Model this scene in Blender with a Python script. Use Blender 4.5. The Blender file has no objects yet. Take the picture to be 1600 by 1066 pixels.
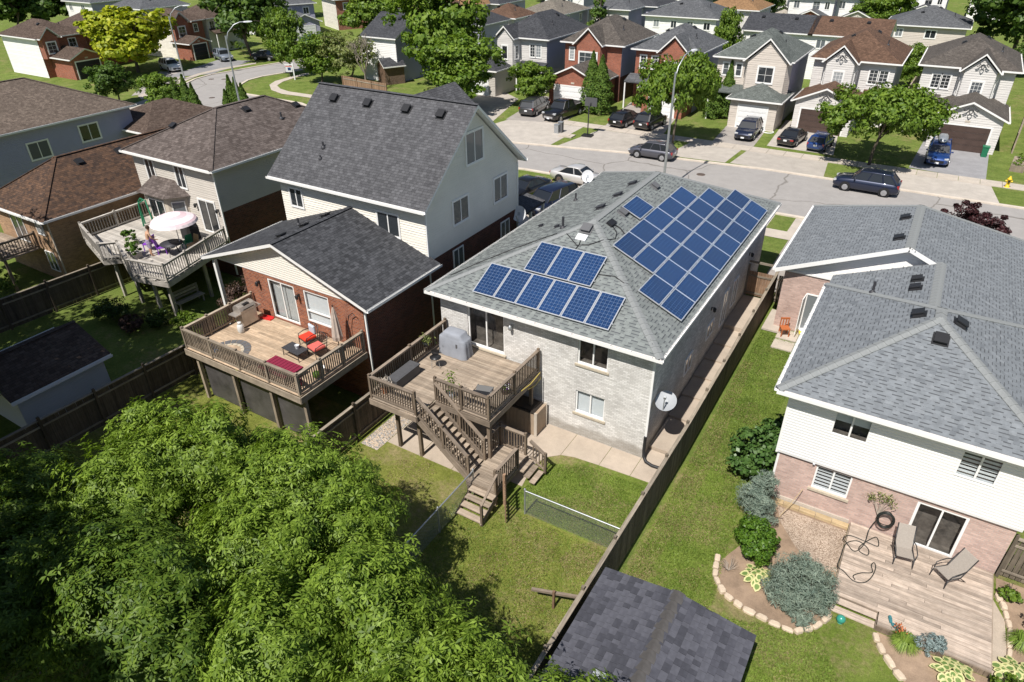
import bpy, math, random
import numpy as np
from mathutils import Vector, Matrix, Euler
random.seed(11)
rng = np.random.default_rng(11)
S = bpy.context.scene
COL = S.collection

# ---------------------------------------------------------------- camera, light, exposure
cd = bpy.data.cameras.new('camera')
cam = bpy.data.objects.new('camera', cd)
COL.objects.link(cam)
cd.sensor_width = 36.0
cd.lens = 24.0
cd.clip_start = 0.3
cd.clip_end = 1500
YAW, PITCH, ROLL = -0.5520, 0.5602, -0.0105
fw = Vector((math.sin(YAW) * math.cos(PITCH), math.cos(YAW) * math.cos(PITCH), -math.sin(PITCH)))
r0 = Vector((math.cos(YAW), -math.sin(YAW), 0))
u0 = r0.cross(fw)
rt = math.cos(ROLL) * r0 + math.sin(ROLL) * u0
up = -math.sin(ROLL) * r0 + math.cos(ROLL) * u0
mw = Matrix((rt, up, -fw)).transposed().to_4x4()
mw.translation = (0, 0, 19.4)
cam.matrix_world = mw
S.camera = cam
S.render.resolution_x, S.render.resolution_y = 1024, 682

w = bpy.data.worlds.new('World')
S.world = w
w.use_nodes = True
wn = w.node_tree
sky = wn.nodes.new('ShaderNodeTexSky')
sky.sky_type = 'NISHITA'
sky.sun_disc = False
SUN_EL = 56.0
sky.sun_elevation = math.radians(SUN_EL)
sky.sun_rotation = math.radians(182)
sky.air_density = 1.0
sky.dust_density = 0.6
bg = wn.nodes['Background']
bg.inputs['Strength'].default_value = 0.065
wn.links.new(sky.outputs[0], bg.inputs['Color'])
sl = bpy.data.lights.new('sun', 'SUN')
sl.energy = 4.8
sl.angle = math.radians(0.5)
sl.color = (1.0, 0.955, 0.89)
so = bpy.data.objects.new('sun', sl)
COL.objects.link(so)
az = math.radians(2.0)
e = math.radians(SUN_EL)
sd = Vector((math.sin(az) * math.cos(e), math.cos(az) * math.cos(e), -math.sin(e)))
so.rotation_euler = sd.to_track_quat('-Z', 'Y').to_euler()
so.location = (-10, -30, 60)
S.view_settings.view_transform = 'Standard'
S.view_settings.look = 'None'
S.view_settings.gamma = 1
S.view_settings.exposure = 0.37
S.view_settings.use_curve_mapping = False

def hz(y):
    return 0.0 if y <= 22 else (1.0 if y >= 38 else (y - 22) / 16.0)

# ---------------------------------------------------------------- materials
def srgb(r, g, b):
    f = lambda c: (c / 255 / 12.92) if c <= 10 else (((c / 255) + .055) / 1.055) ** 2.4
    return (f(r), f(g), f(b), 1)

class NT:
    def __init__(s, name):
        s.mat = bpy.data.materials.new(name)
        s.mat.use_nodes = True
        s.n = s.mat.node_tree.nodes
        s.l = s.mat.node_tree.links
        s.b = s.n['Principled BSDF']
        s._c = {}
    def node(s, t, **kw):
        x = s.n.new(t)
        for k, v in kw.items():
            if hasattr(x, k) and k not in x.inputs:
                setattr(x, k, v)
            else:
                s.put(x.inputs[k.replace('_', ' ') if k not in x.inputs else k], v)
        return x
    def put(s, inp, v):
        if isinstance(v, bpy.types.NodeSocket):
            s.l.new(v, inp)
        else:
            inp.default_value = v
    def co(s, kind='Object'):
        if kind not in s._c:
            if kind == 'UV':
                s._c[kind] = s.n.new('ShaderNodeUVMap').outputs[0]
            else:
                s._c[kind] = s.n.new('ShaderNodeTexCoord').outputs[kind]
        return s._c[kind]
    def mapped(s, scale, kind='Object'):
        m = s.n.new('ShaderNodeMapping')
        m.inputs['Scale'].default_value = scale
        s.l.new(s.co(kind), m.inputs[0])
        return m.outputs[0]
    def noise(s, scale, vec=None, detail=3, rough=.6):
        x = s.n.new('ShaderNodeTexNoise')
        x.inputs['Scale'].default_value = scale
        x.inputs['Detail'].default_value = detail
        x.inputs['Roughness'].default_value = rough
        s.l.new(vec if vec is not None else s.co(), x.inputs['Vector'])
        return x.outputs['Fac']
    def ramp(s, fac, stops):
        x = s.n.new('ShaderNodeValToRGB')
        e = x.color_ramp.elements
        while len(e) < len(stops):
            e.new(.5)
        for k, (p, c) in zip(e, stops):
            k.position = p
            k.color = c if not isinstance(c, (int, float)) else (c, c, c, 1)
        s.l.new(fac, x.inputs[0])
        return x.outputs[0]
    def mix(s, fac, a, b, mode='MIX'):
        x = s.n.new('ShaderNodeMix')
        x.data_type = 'RGBA'
        x.blend_type = mode
        s.put(x.inputs[0], fac)
        s.put(x.inputs[6], a)
        s.put(x.inputs[7], b)
        return x.outputs[2]
    def math(s, op, a, b=0.0, c=0.0):
        x = s.n.new('ShaderNodeMath')
        x.operation = op
        s.put(x.inputs[0], a)
        s.put(x.inputs[1], b)
        s.put(x.inputs[2], c)
        return x.outputs[0]
    def rand(s):
        if 'r' not in s._c:
            s._c['r'] = s.n.new('ShaderNodeObjectInfo').outputs['Random']
        return s._c['r']
    def bump(s, h, dist=.01, strength=1.0):
        x = s.n.new('ShaderNodeBump')
        x.inputs['Distance'].default_value = dist
        x.inputs['Strength'].default_value = strength
        s.l.new(h, x.inputs['Height'])
        s.l.new(x.outputs[0], s.b.inputs['Normal'])
    def out(s, col, rough=.7, spec=.3, metal=0.0):
        s.put(s.b.inputs['Base Color'], col)
        s.put(s.b.inputs['Roughness'], rough)
        s.put(s.b.inputs['Specular IOR Level'], spec)
        s.put(s.b.inputs['Metallic'], metal)
        return s.mat

def plain(name, c, rough=.55, spec=.4, metal=0.0, var=.06, scale=6, dirt=0.0):
    t = NT(name)
    n = t.noise(scale)
    a = tuple(x * (1 - var) for x in c[:3]) + (1,)
    b = tuple(min(1, x * (1 + var)) for x in c[:3]) + (1,)
    col = t.ramp(n, [(.3, a), (.7, b)])
    if dirt:
        d = t.ramp(t.noise(1.3, detail=5), [(.45, 0.0), (.75, dirt)])
        col = t.mix(d, col, (.09, .08, .065, 1))
    return t.out(col, rough, spec, metal)

def shingle(name, c1, c2, dark, bw=.26, rh=.14, grain=.35):
    t = NT(name)
    uv = t.co('UV')
    br = t.node('ShaderNodeTexBrick', offset=.37, offset_frequency=2, squash=.8, squash_frequency=3)
    t.l.new(uv, br.inputs['Vector'])
    for k, v in (('Scale', 1.0), ('Brick Width', bw), ('Row Height', rh), ('Mortar Size', .006), ('Mortar Smooth', .3), ('Bias', -.1),
                 ('Color1', c1), ('Color2', c2), ('Mortar', dark)):
        br.inputs[k].default_value = v
    b2 = t.node('ShaderNodeTexBrick', offset=.61, offset_frequency=2)
    t.l.new(uv, b2.inputs['Vector'])
    for k, v in (('Scale', 1.0), ('Brick Width', bw * .63), ('Row Height', rh), ('Mortar Size', .0), ('Bias', .35),
                 ('Color1', (1, 1, 1, 1)), ('Color2', (.6, .6, .6, 1)), ('Mortar', (.7, .7, .7, 1))):
        b2.inputs[k].default_value = v
    col = t.mix(.8, br.outputs['Color'], b2.outputs['Color'], 'MULTIPLY')
    n = t.ramp(t.noise(.5, detail=5), [(.3, 1 - grain * .5), (.7, 1.0)])
    col = t.mix(1.0, col, n, 'MULTIPLY')
    sp = t.ramp(t.noise(55, detail=1), [(.3, .8), (.7, 1.15)])
    col = t.mix(1.0, col, sp, 'MULTIPLY')
    sx = t.n.new('ShaderNodeSeparateXYZ')
    t.l.new(uv, sx.inputs[0])
    fr = t.math('FRACT', t.math('DIVIDE', sx.outputs[1], rh))
    hgt = t.math('ADD', t.math('SUBTRACT', 1.0, fr), t.math('MULTIPLY', b2.outputs['Fac'], 0.0))
    bw2 = t.n.new('ShaderNodeRGBToBW')
    t.l.new(b2.outputs['Color'], bw2.inputs[0])
    hgt = t.math('ADD', hgt, t.math('MULTIPLY', bw2.outputs[0], -.7))
    t.bump(hgt, .012, .9)
    return t.out(col, .9, .15)

def brick(name, c1, c2, mortar, bw=.22, rh=.075, soot=None):
    t = NT(name)
    uv = t.co('UV')
    br = t.node('ShaderNodeTexBrick', offset=.5)
    t.l.new(uv, br.inputs['Vector'])
    for k, v in (('Scale', 1.0), ('Brick Width', bw), ('Row Height', rh), ('Mortar Size', .007), ('Mortar Smooth', .2), ('Bias', 0.0),
                 ('Color1', c1), ('Color2', c2), ('Mortar', mortar)):
        br.inputs[k].default_value = v
    n = t.ramp(t.noise(.9, detail=5), [(.25, .78), (.7, 1.08)])
    col = t.mix(1.0, br.outputs['Color'], n, 'MULTIPLY')
    if soot:
        # stain band above the paving: a splash line that stays with the wall
        sx = t.n.new('ShaderNodeSeparateXYZ')
        t.l.new(uv, sx.inputs[0])
        z = t.math('ADD', sx.outputs[1], t.math('MULTIPLY', t.noise(1.1, detail=6), -.7))
        f = t.ramp(z, [(.0, .55), (.22, 0.0)])
        col = t.mix(f, col, soot)
    inv = t.math('SUBTRACT', 1.0, br.outputs['Fac'])
    t.bump(t.math('ADD', inv, t.math('MULTIPLY', t.noise(80), .25)), .008, .8)
    return t.out(col, .9, .15)

def siding(name, c, course=.115, var=.05):
    t = NT(name)
    uv = t.co('UV')
    sx = t.n.new('ShaderNodeSeparateXYZ')
    t.l.new(uv, sx.inputs[0])
    fr = t.math('FRACT', t.math('DIVIDE', sx.outputs[1], course))
    a = tuple(x * (1 - var) for x in c[:3]) + (1,)
    b = tuple(min(1, x * (1 + var)) for x in c[:3]) + (1,)
    col = t.ramp(t.noise(.7, detail=5), [(.3, a), (.7, b)])
    t.bump(t.math('SUBTRACT', 1.0, fr), .016, 1.0)
    return t.out(col, .5, .35)

def wood(name, c1, c2, axis='U', rough=.85, stripe=.0):
    """weathered timber: streaks along the board, each board its own tone"""
    t = NT(name)
    sc = {'U': (1.1, 26, 26), 'V': (26, 1.1, 26)}[axis]
    m = t.mapped(sc, 'UV')
    off = t.n.new('ShaderNodeVectorMath')
    off.operation = 'ADD'
    cmb = t.n.new('ShaderNodeCombineXYZ')
    rr = t.math('MULTIPLY', t.rand(), 90.0)
    for i in range(3):
        t.l.new(rr, cmb.inputs[i])
    t.l.new(m, off.inputs[0])
    t.l.new(cmb.outputs[0], off.inputs[1])
    n = t.noise(1.0, off.outputs[0], detail=4, rough=.65)
    col = t.ramp(n, [(.25, c1), (.75, c2)])
    pt = t.ramp(t.rand(), [(0, .72), (.5, .98), (1, 1.22)])
    col = t.mix(1.0, col, pt, 'MULTIPLY')
    blot = t.ramp(t.noise(2.2, detail=5), [(.35, .75), (.7, 1.1)])
    col = t.mix(1.0, col, blot, 'MULTIPLY')
    t.bump(n, .004, .7)
    return t.out(col, rough, .2)

def leafm(name, c1, c2, trans=.25, rough=.5, scale=.9):
    t = NT(name)
    n = t.noise(scale, detail=3)
    geo = t.n.new('ShaderNodeNewGeometry')
    f = t.math('ADD', t.math('MULTIPLY', n, .6), t.math('MULTIPLY', geo.outputs['Random Per Island'], .4))
    col = t.ramp(f, [(.28, c1), (.7, c2)])
    m = t.out(col, rough, .3)
    tr = t.n.new('ShaderNodeBsdfTranslucent')
    t.l.new(t.mix(1.0, col, (1.15, 1.2, .5, 1), 'MULTIPLY'), tr.inputs[0])
    mx = t.n.new('ShaderNodeMixShader')
    mx.inputs[0].default_value = trans
    t.l.new(t.b.outputs[0], mx.inputs[1])
    t.l.new(tr.outputs[0], mx.inputs[2])
    t.l.new(mx.outputs[0], t.n['Material Output'].inputs['Surface'])
    return m

def grass(name, g1, g2, dry1, dry2, dry):
    t = NT(name)
    a = t.ramp(t.noise(.9, detail=6, rough=.7), [(.3, g1), (.72, g2)])
    d = t.ramp(t.noise(3.1, detail=5, rough=.7), [(.3, dry1), (.7, dry2)])
    k = t.math('ADD', t.math('MULTIPLY', t.noise(.42, detail=7, rough=.72), .8), t.math('MULTIPLY', t.noise(6, detail=4), .3))
    f = t.ramp(k, [(.64 - dry, 0.0), (.80 - dry, .92)])
    col = t.mix(f, a, d)
    col = t.mix(1.0, col, t.ramp(t.noise(8.5, detail=5, rough=.75), [(.3, .72), (.7, 1.22)]), 'MULTIPLY')
    col = t.mix(t.ramp(t.noise(2.3, detail=6, rough=.8), [(.60, 0.0), (.74, .55)]), col, (g2[0] * .95, g2[1] * 1.25, g2[2], 1))
    fine = t.ramp(t.noise(26, detail=5, rough=.8), [(.28, .55), (.72, 1.35)])
    col = t.mix(1.0, col, fine, 'MULTIPLY')
    t.bump(t.math('ADD', t.noise(42, detail=4, rough=.8), t.math('MULTIPLY', t.noise(4), .8)), .05, 1.0)
    return t.out(col, .95, .1)

def concrete(name, c, var=.14, crack=True, stain=.25):
    t = NT(name)
    n = t.noise(1.2, detail=8, rough=.7)
    a = tuple(x * (1 - var) for x in c[:3]) + (1,)
    b = tuple(min(1, x * (1 + var)) for x in c[:3]) + (1,)
    col = t.ramp(n, [(.3, a), (.7, b)])
    col = t.mix(t.ramp(t.noise(.35, detail=6), [(.5, 0.0), (.75, stain)]), col, tuple(x * .55 for x in c[:3]) + (1,))
    if crack and name.startswith('road'):
        v = t.n.new('ShaderNodeTexVoronoi')
        v.feature = 'DISTANCE_TO_EDGE'
        v.inputs['Scale'].default_value = .11
        ad = t.n.new('ShaderNodeVectorMath')
        ad.operation = 'ADD'
        nz = t.n.new('ShaderNodeTexNoise')
        nz.inputs['Scale'].default_value = .5
        nz.inputs['Detail'].default_value = 6
        t.l.new(t.co(), nz.inputs['Vector'])
        t.l.new(t.co(), ad.inputs[0])
        t.l.new(nz.outputs['Color'], ad.inputs[1])
        t.l.new(ad.outputs[0], v.inputs['Vector'])
        col = t.mix(t.ramp(v.outputs[0], [(.002, .6), (.008, 0.0)]), col, (.1, .085, .07, 1))
    sp = t.ramp(t.noise(40, detail=2), [(.3, .88), (.7, 1.1)])
    col = t.mix(1.0, col, sp, 'MULTIPLY')
    tone = t.ramp(t.rand(), [(0, .93), (1, 1.05)])
    col = t.mix(1.0, col, tone, 'MULTIPLY')
    t.bump(t.noise(60, detail=4), .004, .6)
    return t.out(col, .9, .2)

def gravel(name, c1, c2, scale=18):
    t = NT(name)
    v = t.node('ShaderNodeTexVoronoi')
    v.inputs['Scale'].default_value = scale
    t.l.new(t.co(), v.inputs['Vector'])
    bw = t.n.new('ShaderNodeRGBToBW')
    t.l.new(v.outputs['Color'], bw.inputs[0])
    col = t.ramp(bw.outputs[0], [(.15, c1), (.8, c2)])
    col = t.mix(1.0, col, t.ramp(t.noise(1.0, detail=4), [(.3, .75), (.7, 1.1)]), 'MULTIPLY')
    t.bump(t.math('SUBTRACT', 1.0, v.outputs['Distance']), .03, 1.0)
    return t.out(col, .95, .15)

def glass(name, tint=(.84, .87, .88), gl=.12):
    t = NT(name)
    tr = t.n.new('ShaderNodeBsdfTransparent')
    tr.inputs[0].default_value = tint + (1,)
    gs = t.n.new('ShaderNodeBsdfGlossy')
    gs.inputs['Roughness'].default_value = .02
    fr = t.n.new('ShaderNodeLayerWeight')
    mx = t.n.new('ShaderNodeMixShader')
    t.l.new(t.math('MULTIPLY_ADD', t.math('POWER', fr.outputs['Facing'], 4.0), .6, .05), mx.inputs[0])
    t.l.new(tr.outputs[0], mx.inputs[1])
    t.l.new(gs.outputs[0], mx.inputs[2])
    t.l.new(mx.outputs[0], t.n['Material Output'].inputs['Surface'])
    return t.mat

def panes(name):
    """window glass far off: dark room or pale blind behind, different from window to window"""
    t = NT(name)
    col = t.ramp(t.rand(), [(.0, (.012, .015, .018, 1)), (.45, (.03, .036, .042, 1)), (.7, (.12, .135, .15, 1)), (1, (.32, .34, .35, 1))])
    t.b.inputs['Coat Weight'].default_value = 1.0
    t.b.inputs['Coat Roughness'].default_value = .03
    return t.out(col, .25, .5)

def paint(name, c, metal=.3):
    t = NT(name)
    t.b.inputs['Coat Weight'].default_value = 1.0
    t.b.inputs['Coat Roughness'].default_value = .04
    return t.out(c, .38, .5, metal)

def solar(name, k=.0):
    t = NT(name)
    uv = t.co('UV')
    vo = t.node('ShaderNodeTexVoronoi')
    vo.inputs['Scale'].default_value = 26
    t.l.new(t.co(), vo.inputs['Vector'])
    bw = t.n.new('ShaderNodeRGBToBW')
    t.l.new(vo.outputs['Color'], bw.inputs[0])
    cell = t.ramp(bw.outputs[0], [(.1, (.004, .022, .078, 1)), (.9, (.012, .050, .150, 1))])
    tone = t.ramp(t.rand(), [(0, .8), (1, 1.18)])
    cell = t.mix(1.0, cell, tone, 'MULTIPLY')
    sx = t.n.new('ShaderNodeSeparateXYZ')
    t.l.new(uv, sx.inputs[0])
    def line(sock, n, wd):
        f = t.math('FRACT', t.math('MULTIPLY', sock, n))
        d = t.math('ABSOLUTE', t.math('SUBTRACT', f, .5))
        return t.math('GREATER_THAN', d, .5 - wd)
    g = t.math('MAXIMUM', line(sx.outputs[0], 6.0, .030), line(sx.outputs[1], 10.0, .030))
    bus = t.math('MULTIPLY', line(sx.outputs[0], 12.0, .02), .3)
    col = t.mix(t.math('MAXIMUM', g, bus), cell, (.16, .215, .33, 1))
    t.b.inputs['Coat Weight'].default_value = .12
    t.b.inputs['Coat Roughness'].default_value = .05
    return t.out(col, .45, .2)

MT = {}
def mk(k, m):
    MT[k] = m
c4 = lambda r, g, b: (r, g, b, 1)
mk('sh_h1', shingle('shingle_grey_green', c4(.20, .216, .21), c4(.165, .178, .174), c4(.12, .125, .12)))
mk('sh_h1tab', plain('shingle_tab_grey_green', c4(.205, .222, .216), .92, .12, var=.1, scale=3.5))
mk('sh_h1tab2', plain('shingle_tab_grey_green_dark', c4(.172, .187, .184), .92, .12, var=.1, scale=3.5))
mk('sh_cap', plain('ridge_cap_grey', c4(.225, .235, .235), .92, .12, var=.12, scale=5))
mk('sh_rtab', plain('shingle_tab_blue_grey', c4(.18, .194, .208), .92, .12, var=.16, scale=4))
mk('sh_rtab2', plain('shingle_tab_blue_grey_dark', c4(.145, .157, .17), .92, .12, var=.16, scale=4))
mk('sh_rtab3', plain('shingle_tab_blue_grey_pale', c4(.20, .214, .228), .92, .12, var=.16, scale=4))
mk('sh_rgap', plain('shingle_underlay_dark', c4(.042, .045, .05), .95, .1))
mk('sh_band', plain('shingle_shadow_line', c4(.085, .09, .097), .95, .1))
mk('sh_shed', plain('shed_shingle_slate', c4(.088, .089, .105), .92, .12, var=.14, scale=5))
mk('sh_shed2', plain('shed_shingle_dark', c4(.055, .056, .067), .92, .12, var=.14, scale=5))
mk('sh_shed3', plain('shed_shingle_mid', c4(.07, .071, .085), .92, .12, var=.14, scale=5))
mk('sh_shedcap', plain('shed_ridge_brown_grey', c4(.082, .077, .074), .92, .12, var=.25, scale=2.5))
mk('sh_char', shingle('shingle_charcoal', c4(.105, .108, .118), c4(.05, .052, .058), c4(.025, .025, .027)))
mk('sh_tall', shingle('shingle_warm_grey', c4(.155, .155, .165), c4(.10, .10, .108), c4(.04, .04, .04)))
mk('sh_brown', shingle('shingle_brown', c4(.17, .125, .10), c4(.095, .066, .052), c4(.04, .03, .025)))
mk('sh_m3', shingle('shingle_taupe', c4(.20, .165, .15), c4(.115, .092, .082), c4(.045, .037, .033), bw=.3, rh=.17))
mk('sh_m2', shingle('shingle_mixed_red_brown', c4(.17, .10, .065), c4(.07, .05, .042), c4(.035, .027, .024)))
mk('sh_m1', shingle('shingle_tan_brown', c4(.235, .185, .15), c4(.15, .115, .093), c4(.06, .05, .042)))
mk('sh_grey', shingle('shingle_mid_grey', c4(.175, .18, .19), c4(.115, .12, .128), c4(.06, .06, .065)))
mk('sh_dkgrey', shingle('shingle_dark_grey', c4(.10, .103, .113), c4(.06, .062, .07), c4(.03, .03, .033)))
mk('sh_green', shingle('shingle_pale_green_grey', c4(.2, .22, .205), c4(.13, .145, .135), c4(.07, .075, .07)))
mk('sh_rbrown', shingle('shingle_red_brown', c4(.21, .125, .085), c4(.125, .075, .052), c4(.06, .04, .03)))
mk('sh_taupe', shingle('shingle_grey_brown', c4(.17, .148, .13), c4(.11, .096, .085), c4(.05, .045, .04)))
mk('sh_beige', shingle('shingle_beige', c4(.3, .265, .22), c4(.21, .185, .155), c4(.1, .09, .08)))
mk('sh_orange', shingle('shingle_orange_tan', c4(.42, .25, .13), c4(.3, .18, .095), c4(.15, .09, .05)))
mk('bk_white', brick('brick_pale_grey', c4(.78, .76, .73), c4(.57, .55, .52), c4(.47, .45, .42), soot=c4(.17, .145, .11)))
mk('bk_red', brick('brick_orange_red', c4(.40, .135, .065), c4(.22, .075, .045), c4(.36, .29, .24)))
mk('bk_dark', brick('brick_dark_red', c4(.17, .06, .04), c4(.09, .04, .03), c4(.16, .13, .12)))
mk('bk_pink', brick('brick_pale_pink', c4(.62, .44, .375), c4(.46, .32, .275), c4(.50, .44, .40)))
mk('bk_tan', brick('brick_tan', c4(.47, .29, .165), c4(.31, .19, .115), c4(.42, .33, .25)))
mk('bk_row', brick('brick_red_house', c4(.39, .125, .07), c4(.27, .09, .055), c4(.33, .25, .21)))
mk('sd_white', siding('siding_white', c4(.80, .79, .77)))
mk('sd_cream', siding('siding_cream', c4(.76, .72, .64)))
mk('sd_grey', siding('siding_pale_grey', c4(.60, .60, .60)))
mk('sd_beige', siding('siding_beige', c4(.56, .50, .44)))
mk('sd_taupe', siding('siding_taupe', c4(.52, .48, .43)))
mk('sd_light', siding('siding_light_warm_grey', c4(.60, .575, .55)))
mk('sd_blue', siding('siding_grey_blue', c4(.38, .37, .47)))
mk('trim', plain('white_trim', c4(.80, .79, .77), .4, .4, var=.03))
mk('board', plain('white_siding_board', c4(.80, .795, .785), .5, .35, var=.03, scale=1.2))
mk('board_c', plain('cream_siding_board', c4(.76, .73, .665), .5, .35, var=.03, scale=1.2))
mk('gutter_in', plain('gutter_inside_weathered', c4(.40, .33, .29), .7, .3, var=.3, scale=4))
mk('stone', plain('concrete_sill', c4(.46, .40, .31), .9, .2, var=.12, scale=9))
mk('black', plain('black_plastic', c4(.018, .018, .02), .5, .4))
mk('blackm', plain('black_metal', c4(.02, .02, .022), .4, .5))
mk('vent', plain('vent_dark_grey', c4(.042, .042, .048), .55, .4))
mk('ventg', plain('vent_grey', c4(.12, .12, .125), .55, .4))
mk('alu', plain('aluminium', c4(.72, .73, .75), .35, .5, .6, var=.04))
mk('galv', plain('galvanised_steel', c4(.46, .48, .50), .45, .5, .7, var=.1))
mk('steel', plain('stainless_steel', c4(.42, .38, .34), .38, .5, .55, var=.15, scale=3))
mk('glass', glass('window_glass'))
mk('pane', panes('window_pane'))
mk('dark', plain('dim_room', c4(.13, .11, .095), .8, .1, var=.5, scale=2.5))
mk('curtain', plain('pale_curtain', c4(.55, .55, .54), .9, .1, var=.08))
mk('blind', plain('white_blind', c4(.72, .73, .74), .7, .2, var=.04))
mk('dish', plain('dish_grey', c4(.33, .345, .365), .55, .3, var=.05))
mk('dishw', plain('dish_white', c4(.66, .67, .69), .5, .3, var=.05))
mk('cell', solar('solar_cells'))
mk('w_deck1', wood('deck_board_weathered', c4(.22, .165, .12), c4(.47, .39, .305)))
mk('w_deck2', wood('deck_board_tan', c4(.36, .255, .165), c4(.58, .45, .325)))
mk('w_deckR', wood('deck_board_pale_pink', c4(.29, .225, .175), c4(.57, .475, .395)))
mk('w_rail', wood('rail_brown_grey', c4(.13, .095, .067), c4(.27, .21, .155), 'V'))
mk('w_railh', wood('rail_top_brown_grey', c4(.17, .13, .098), c4(.34, .275, .215)))
mk('w_rail2', wood('rail_grey_tan', c4(.22, .175, .13), c4(.40, .33, .255), 'V'))
mk('w_rail2h', wood('rail_top_grey_tan', c4(.25, .20, .15), c4(.46, .385, .30)))
mk('w_rail3', wood('rail_pale_grey', c4(.33, .30, .26), c4(.52, .48, .43), 'V'))
mk('w_rail3h', wood('rail_top_pale_grey', c4(.36, .33, .29), c4(.56, .52, .47)))
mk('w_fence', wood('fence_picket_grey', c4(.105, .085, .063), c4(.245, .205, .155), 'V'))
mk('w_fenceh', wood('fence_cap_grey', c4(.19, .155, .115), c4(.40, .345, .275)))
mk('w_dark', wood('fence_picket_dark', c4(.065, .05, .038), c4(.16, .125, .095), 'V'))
mk('w_new', wood('fence_reddish', c4(.20, .12, .075), c4(.38, .25, .165), 'V'))
mk('w_timber', wood('timber_edging', c4(.35, .25, .13), c4(.55, .43, .27)))
mk('conc', concrete('concrete_path', c4(.43, .36, .29)))
mk('conc2', concrete('concrete_walk', c4(.46, .405, .345), stain=.12))
mk('conc3', concrete('concrete_drive', c4(.42, .38, .335), stain=.2))
mk('drive', concrete('driveway_aged_asphalt', c4(.34, .31, .285), stain=.3))
mk('tarmac', concrete('driveway_tarmac', c4(.27, .265, .27), stain=.3))
mk('road', concrete('road_pale_asphalt', c4(.345, .325, .308), var=.08, stain=.15))
mk('kerb', concrete('kerb_concrete', c4(.56, .49, .41), stain=.1))
mk('gravel', gravel('river_gravel', c4(.20, .17, .14), c4(.55, .49, .43), 20))
mk('pea', gravel('pea_gravel', c4(.27, .20, .145), c4(.55, .44, .35), 30))
mk('soil', concrete('soil', c4(.30, .215, .15), var=.3, stain=.5))
mk('rock', concrete('pale_stone', c4(.58, .47, .355), var=.25, stain=.3))
mk('lawn', grass('lawn_grass', c4(.105, .155, .030), c4(.205, .255, .062), c4(.25, .21, .09), c4(.36, .29, .15), .06))
mk('lawn_near', grass('lawn_mown', c4(.12, .175, .026), c4(.235, .295, .062), c4(.25, .205, .09), c4(.37, .30, .16), .13))
mk('lawn_dry', grass('lawn_dry', c4(.145, .172, .03), c4(.275, .29, .07), c4(.28, .23, .105), c4(.40, .33, .17), .09))
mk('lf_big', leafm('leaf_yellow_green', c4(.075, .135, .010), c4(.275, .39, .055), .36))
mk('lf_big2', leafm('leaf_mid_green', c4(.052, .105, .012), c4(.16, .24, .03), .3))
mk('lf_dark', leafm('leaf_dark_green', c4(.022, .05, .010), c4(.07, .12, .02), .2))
mk('lf_mid', leafm('leaf_green', c4(.075, .145, .015), c4(.20, .29, .037), .3, scale=.5))
mk('lf_deep', leafm('leaf_deep_green', c4(.042, .092, .014), c4(.12, .195, .03), .28, scale=.5))
mk('lf_yel', leafm('leaf_golden', c4(.19, .26, .012), c4(.45, .46, .03), .3, scale=.6))
mk('lf_beige', leafm('leaf_beige_bloom', c4(.11, .15, .035), c4(.27, .29, .10), .25, scale=.7))
mk('lf_cedar', leafm('cedar_green', c4(.05, .105, .014), c4(.125, .20, .026), .2, .7, scale=1.2))
mk('lf_jun', leafm('juniper_blue_green', c4(.10, .145, .115), c4(.25, .30, .235), .12, .7, scale=1.6))
mk('lf_box', leafm('boxwood_green', c4(.04, .10, .010), c4(.12, .22, .022), .22, .45, scale=1.6))
mk('lf_vib', leafm('viburnum_green', c4(.035, .085, .018), c4(.095, .17, .04), .2, .4, scale=1.6))
mk('lf_red', leafm('leaf_burgundy', c4(.022, .010, .012), c4(.085, .03, .033), .2, .5, scale=1.2))
mk('lf_smoke', leafm('leaf_smoky_purple', c4(.04, .025, .022), c4(.13, .08, .06), .2, .6, scale=1.2))
mk('lf_grass', leafm('blade_green', c4(.11, .185, .025), c4(.26, .35, .065), .25))
mk('lf_dry', leafm('blade_dry', c4(.24, .19, .085), c4(.42, .34, .18), .2))
mk('lf_blue', leafm('leaf_blue_spruce', c4(.12, .17, .17), c4(.28, .34, .33), .1, .7))
mk('bark', wood('bark_grey_brown', c4(.07, .055, .042), c4(.19, .155, .125), 'V'))
mk('barkp', wood('bark_pale', c4(.24, .20, .16), c4(.42, .36, .30), 'V'))
mk('tyre', plain('tyre_rubber', c4(.02, .02, .02), .85, .2))
mk('rim', plain('alloy_rim', c4(.45, .45, .46), .35, .5, .6))
mk('hubdark', plain('steel_rim_brown', c4(.16, .12, .10), .5, .4, .4))
mk('cglass', paint('car_glass', c4(.008, .010, .013), 0))
mk('head', paint('headlight_lens', c4(.55, .56, .57), .2))
mk('tail', paint('taillight_red', c4(.30, .012, .012), 0))
mk('plate', plain('number_plate', c4(.75, .76, .78), .5, .3))
mk('p_black', paint('paint_black', c4(.008, .008, .010)))
mk('p_dkgrey', paint('paint_dark_grey', c4(.055, .056, .062), .5))
mk('p_grey', paint('paint_grey', c4(.105, .105, .125), .5))
mk('p_navy', paint('paint_navy', c4(.012, .018, .045), .4))
mk('p_blue', paint('paint_blue', c4(.012, .05, .20), .4))
mk('p_silver', paint('paint_silver', c4(.60, .58, .56), .35))
mk('p_sblue', paint('paint_silver_blue', c4(.28, .32, .38), .5))
mk('p_white', paint('paint_white', c4(.75, .75, .75), 0))
mk('cush', plain('red_cushion', c4(.62, .055, .03), .9, .1, var=.1))
mk('cushp', plain('pink_red_cushion', c4(.60, .13, .11), .9, .1, var=.1))
mk('pillow', plain('grey_blue_pillow', c4(.45, .50, .55), .9, .1, var=.15, scale=12))
mk('burg', plain('burgundy_fabric', c4(.21, .022, .05), .85, .15, var=.1))
mk('cover', plain('grey_cover_fabric', c4(.27, .285, .32), .8, .2, var=.08, scale=3))
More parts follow.
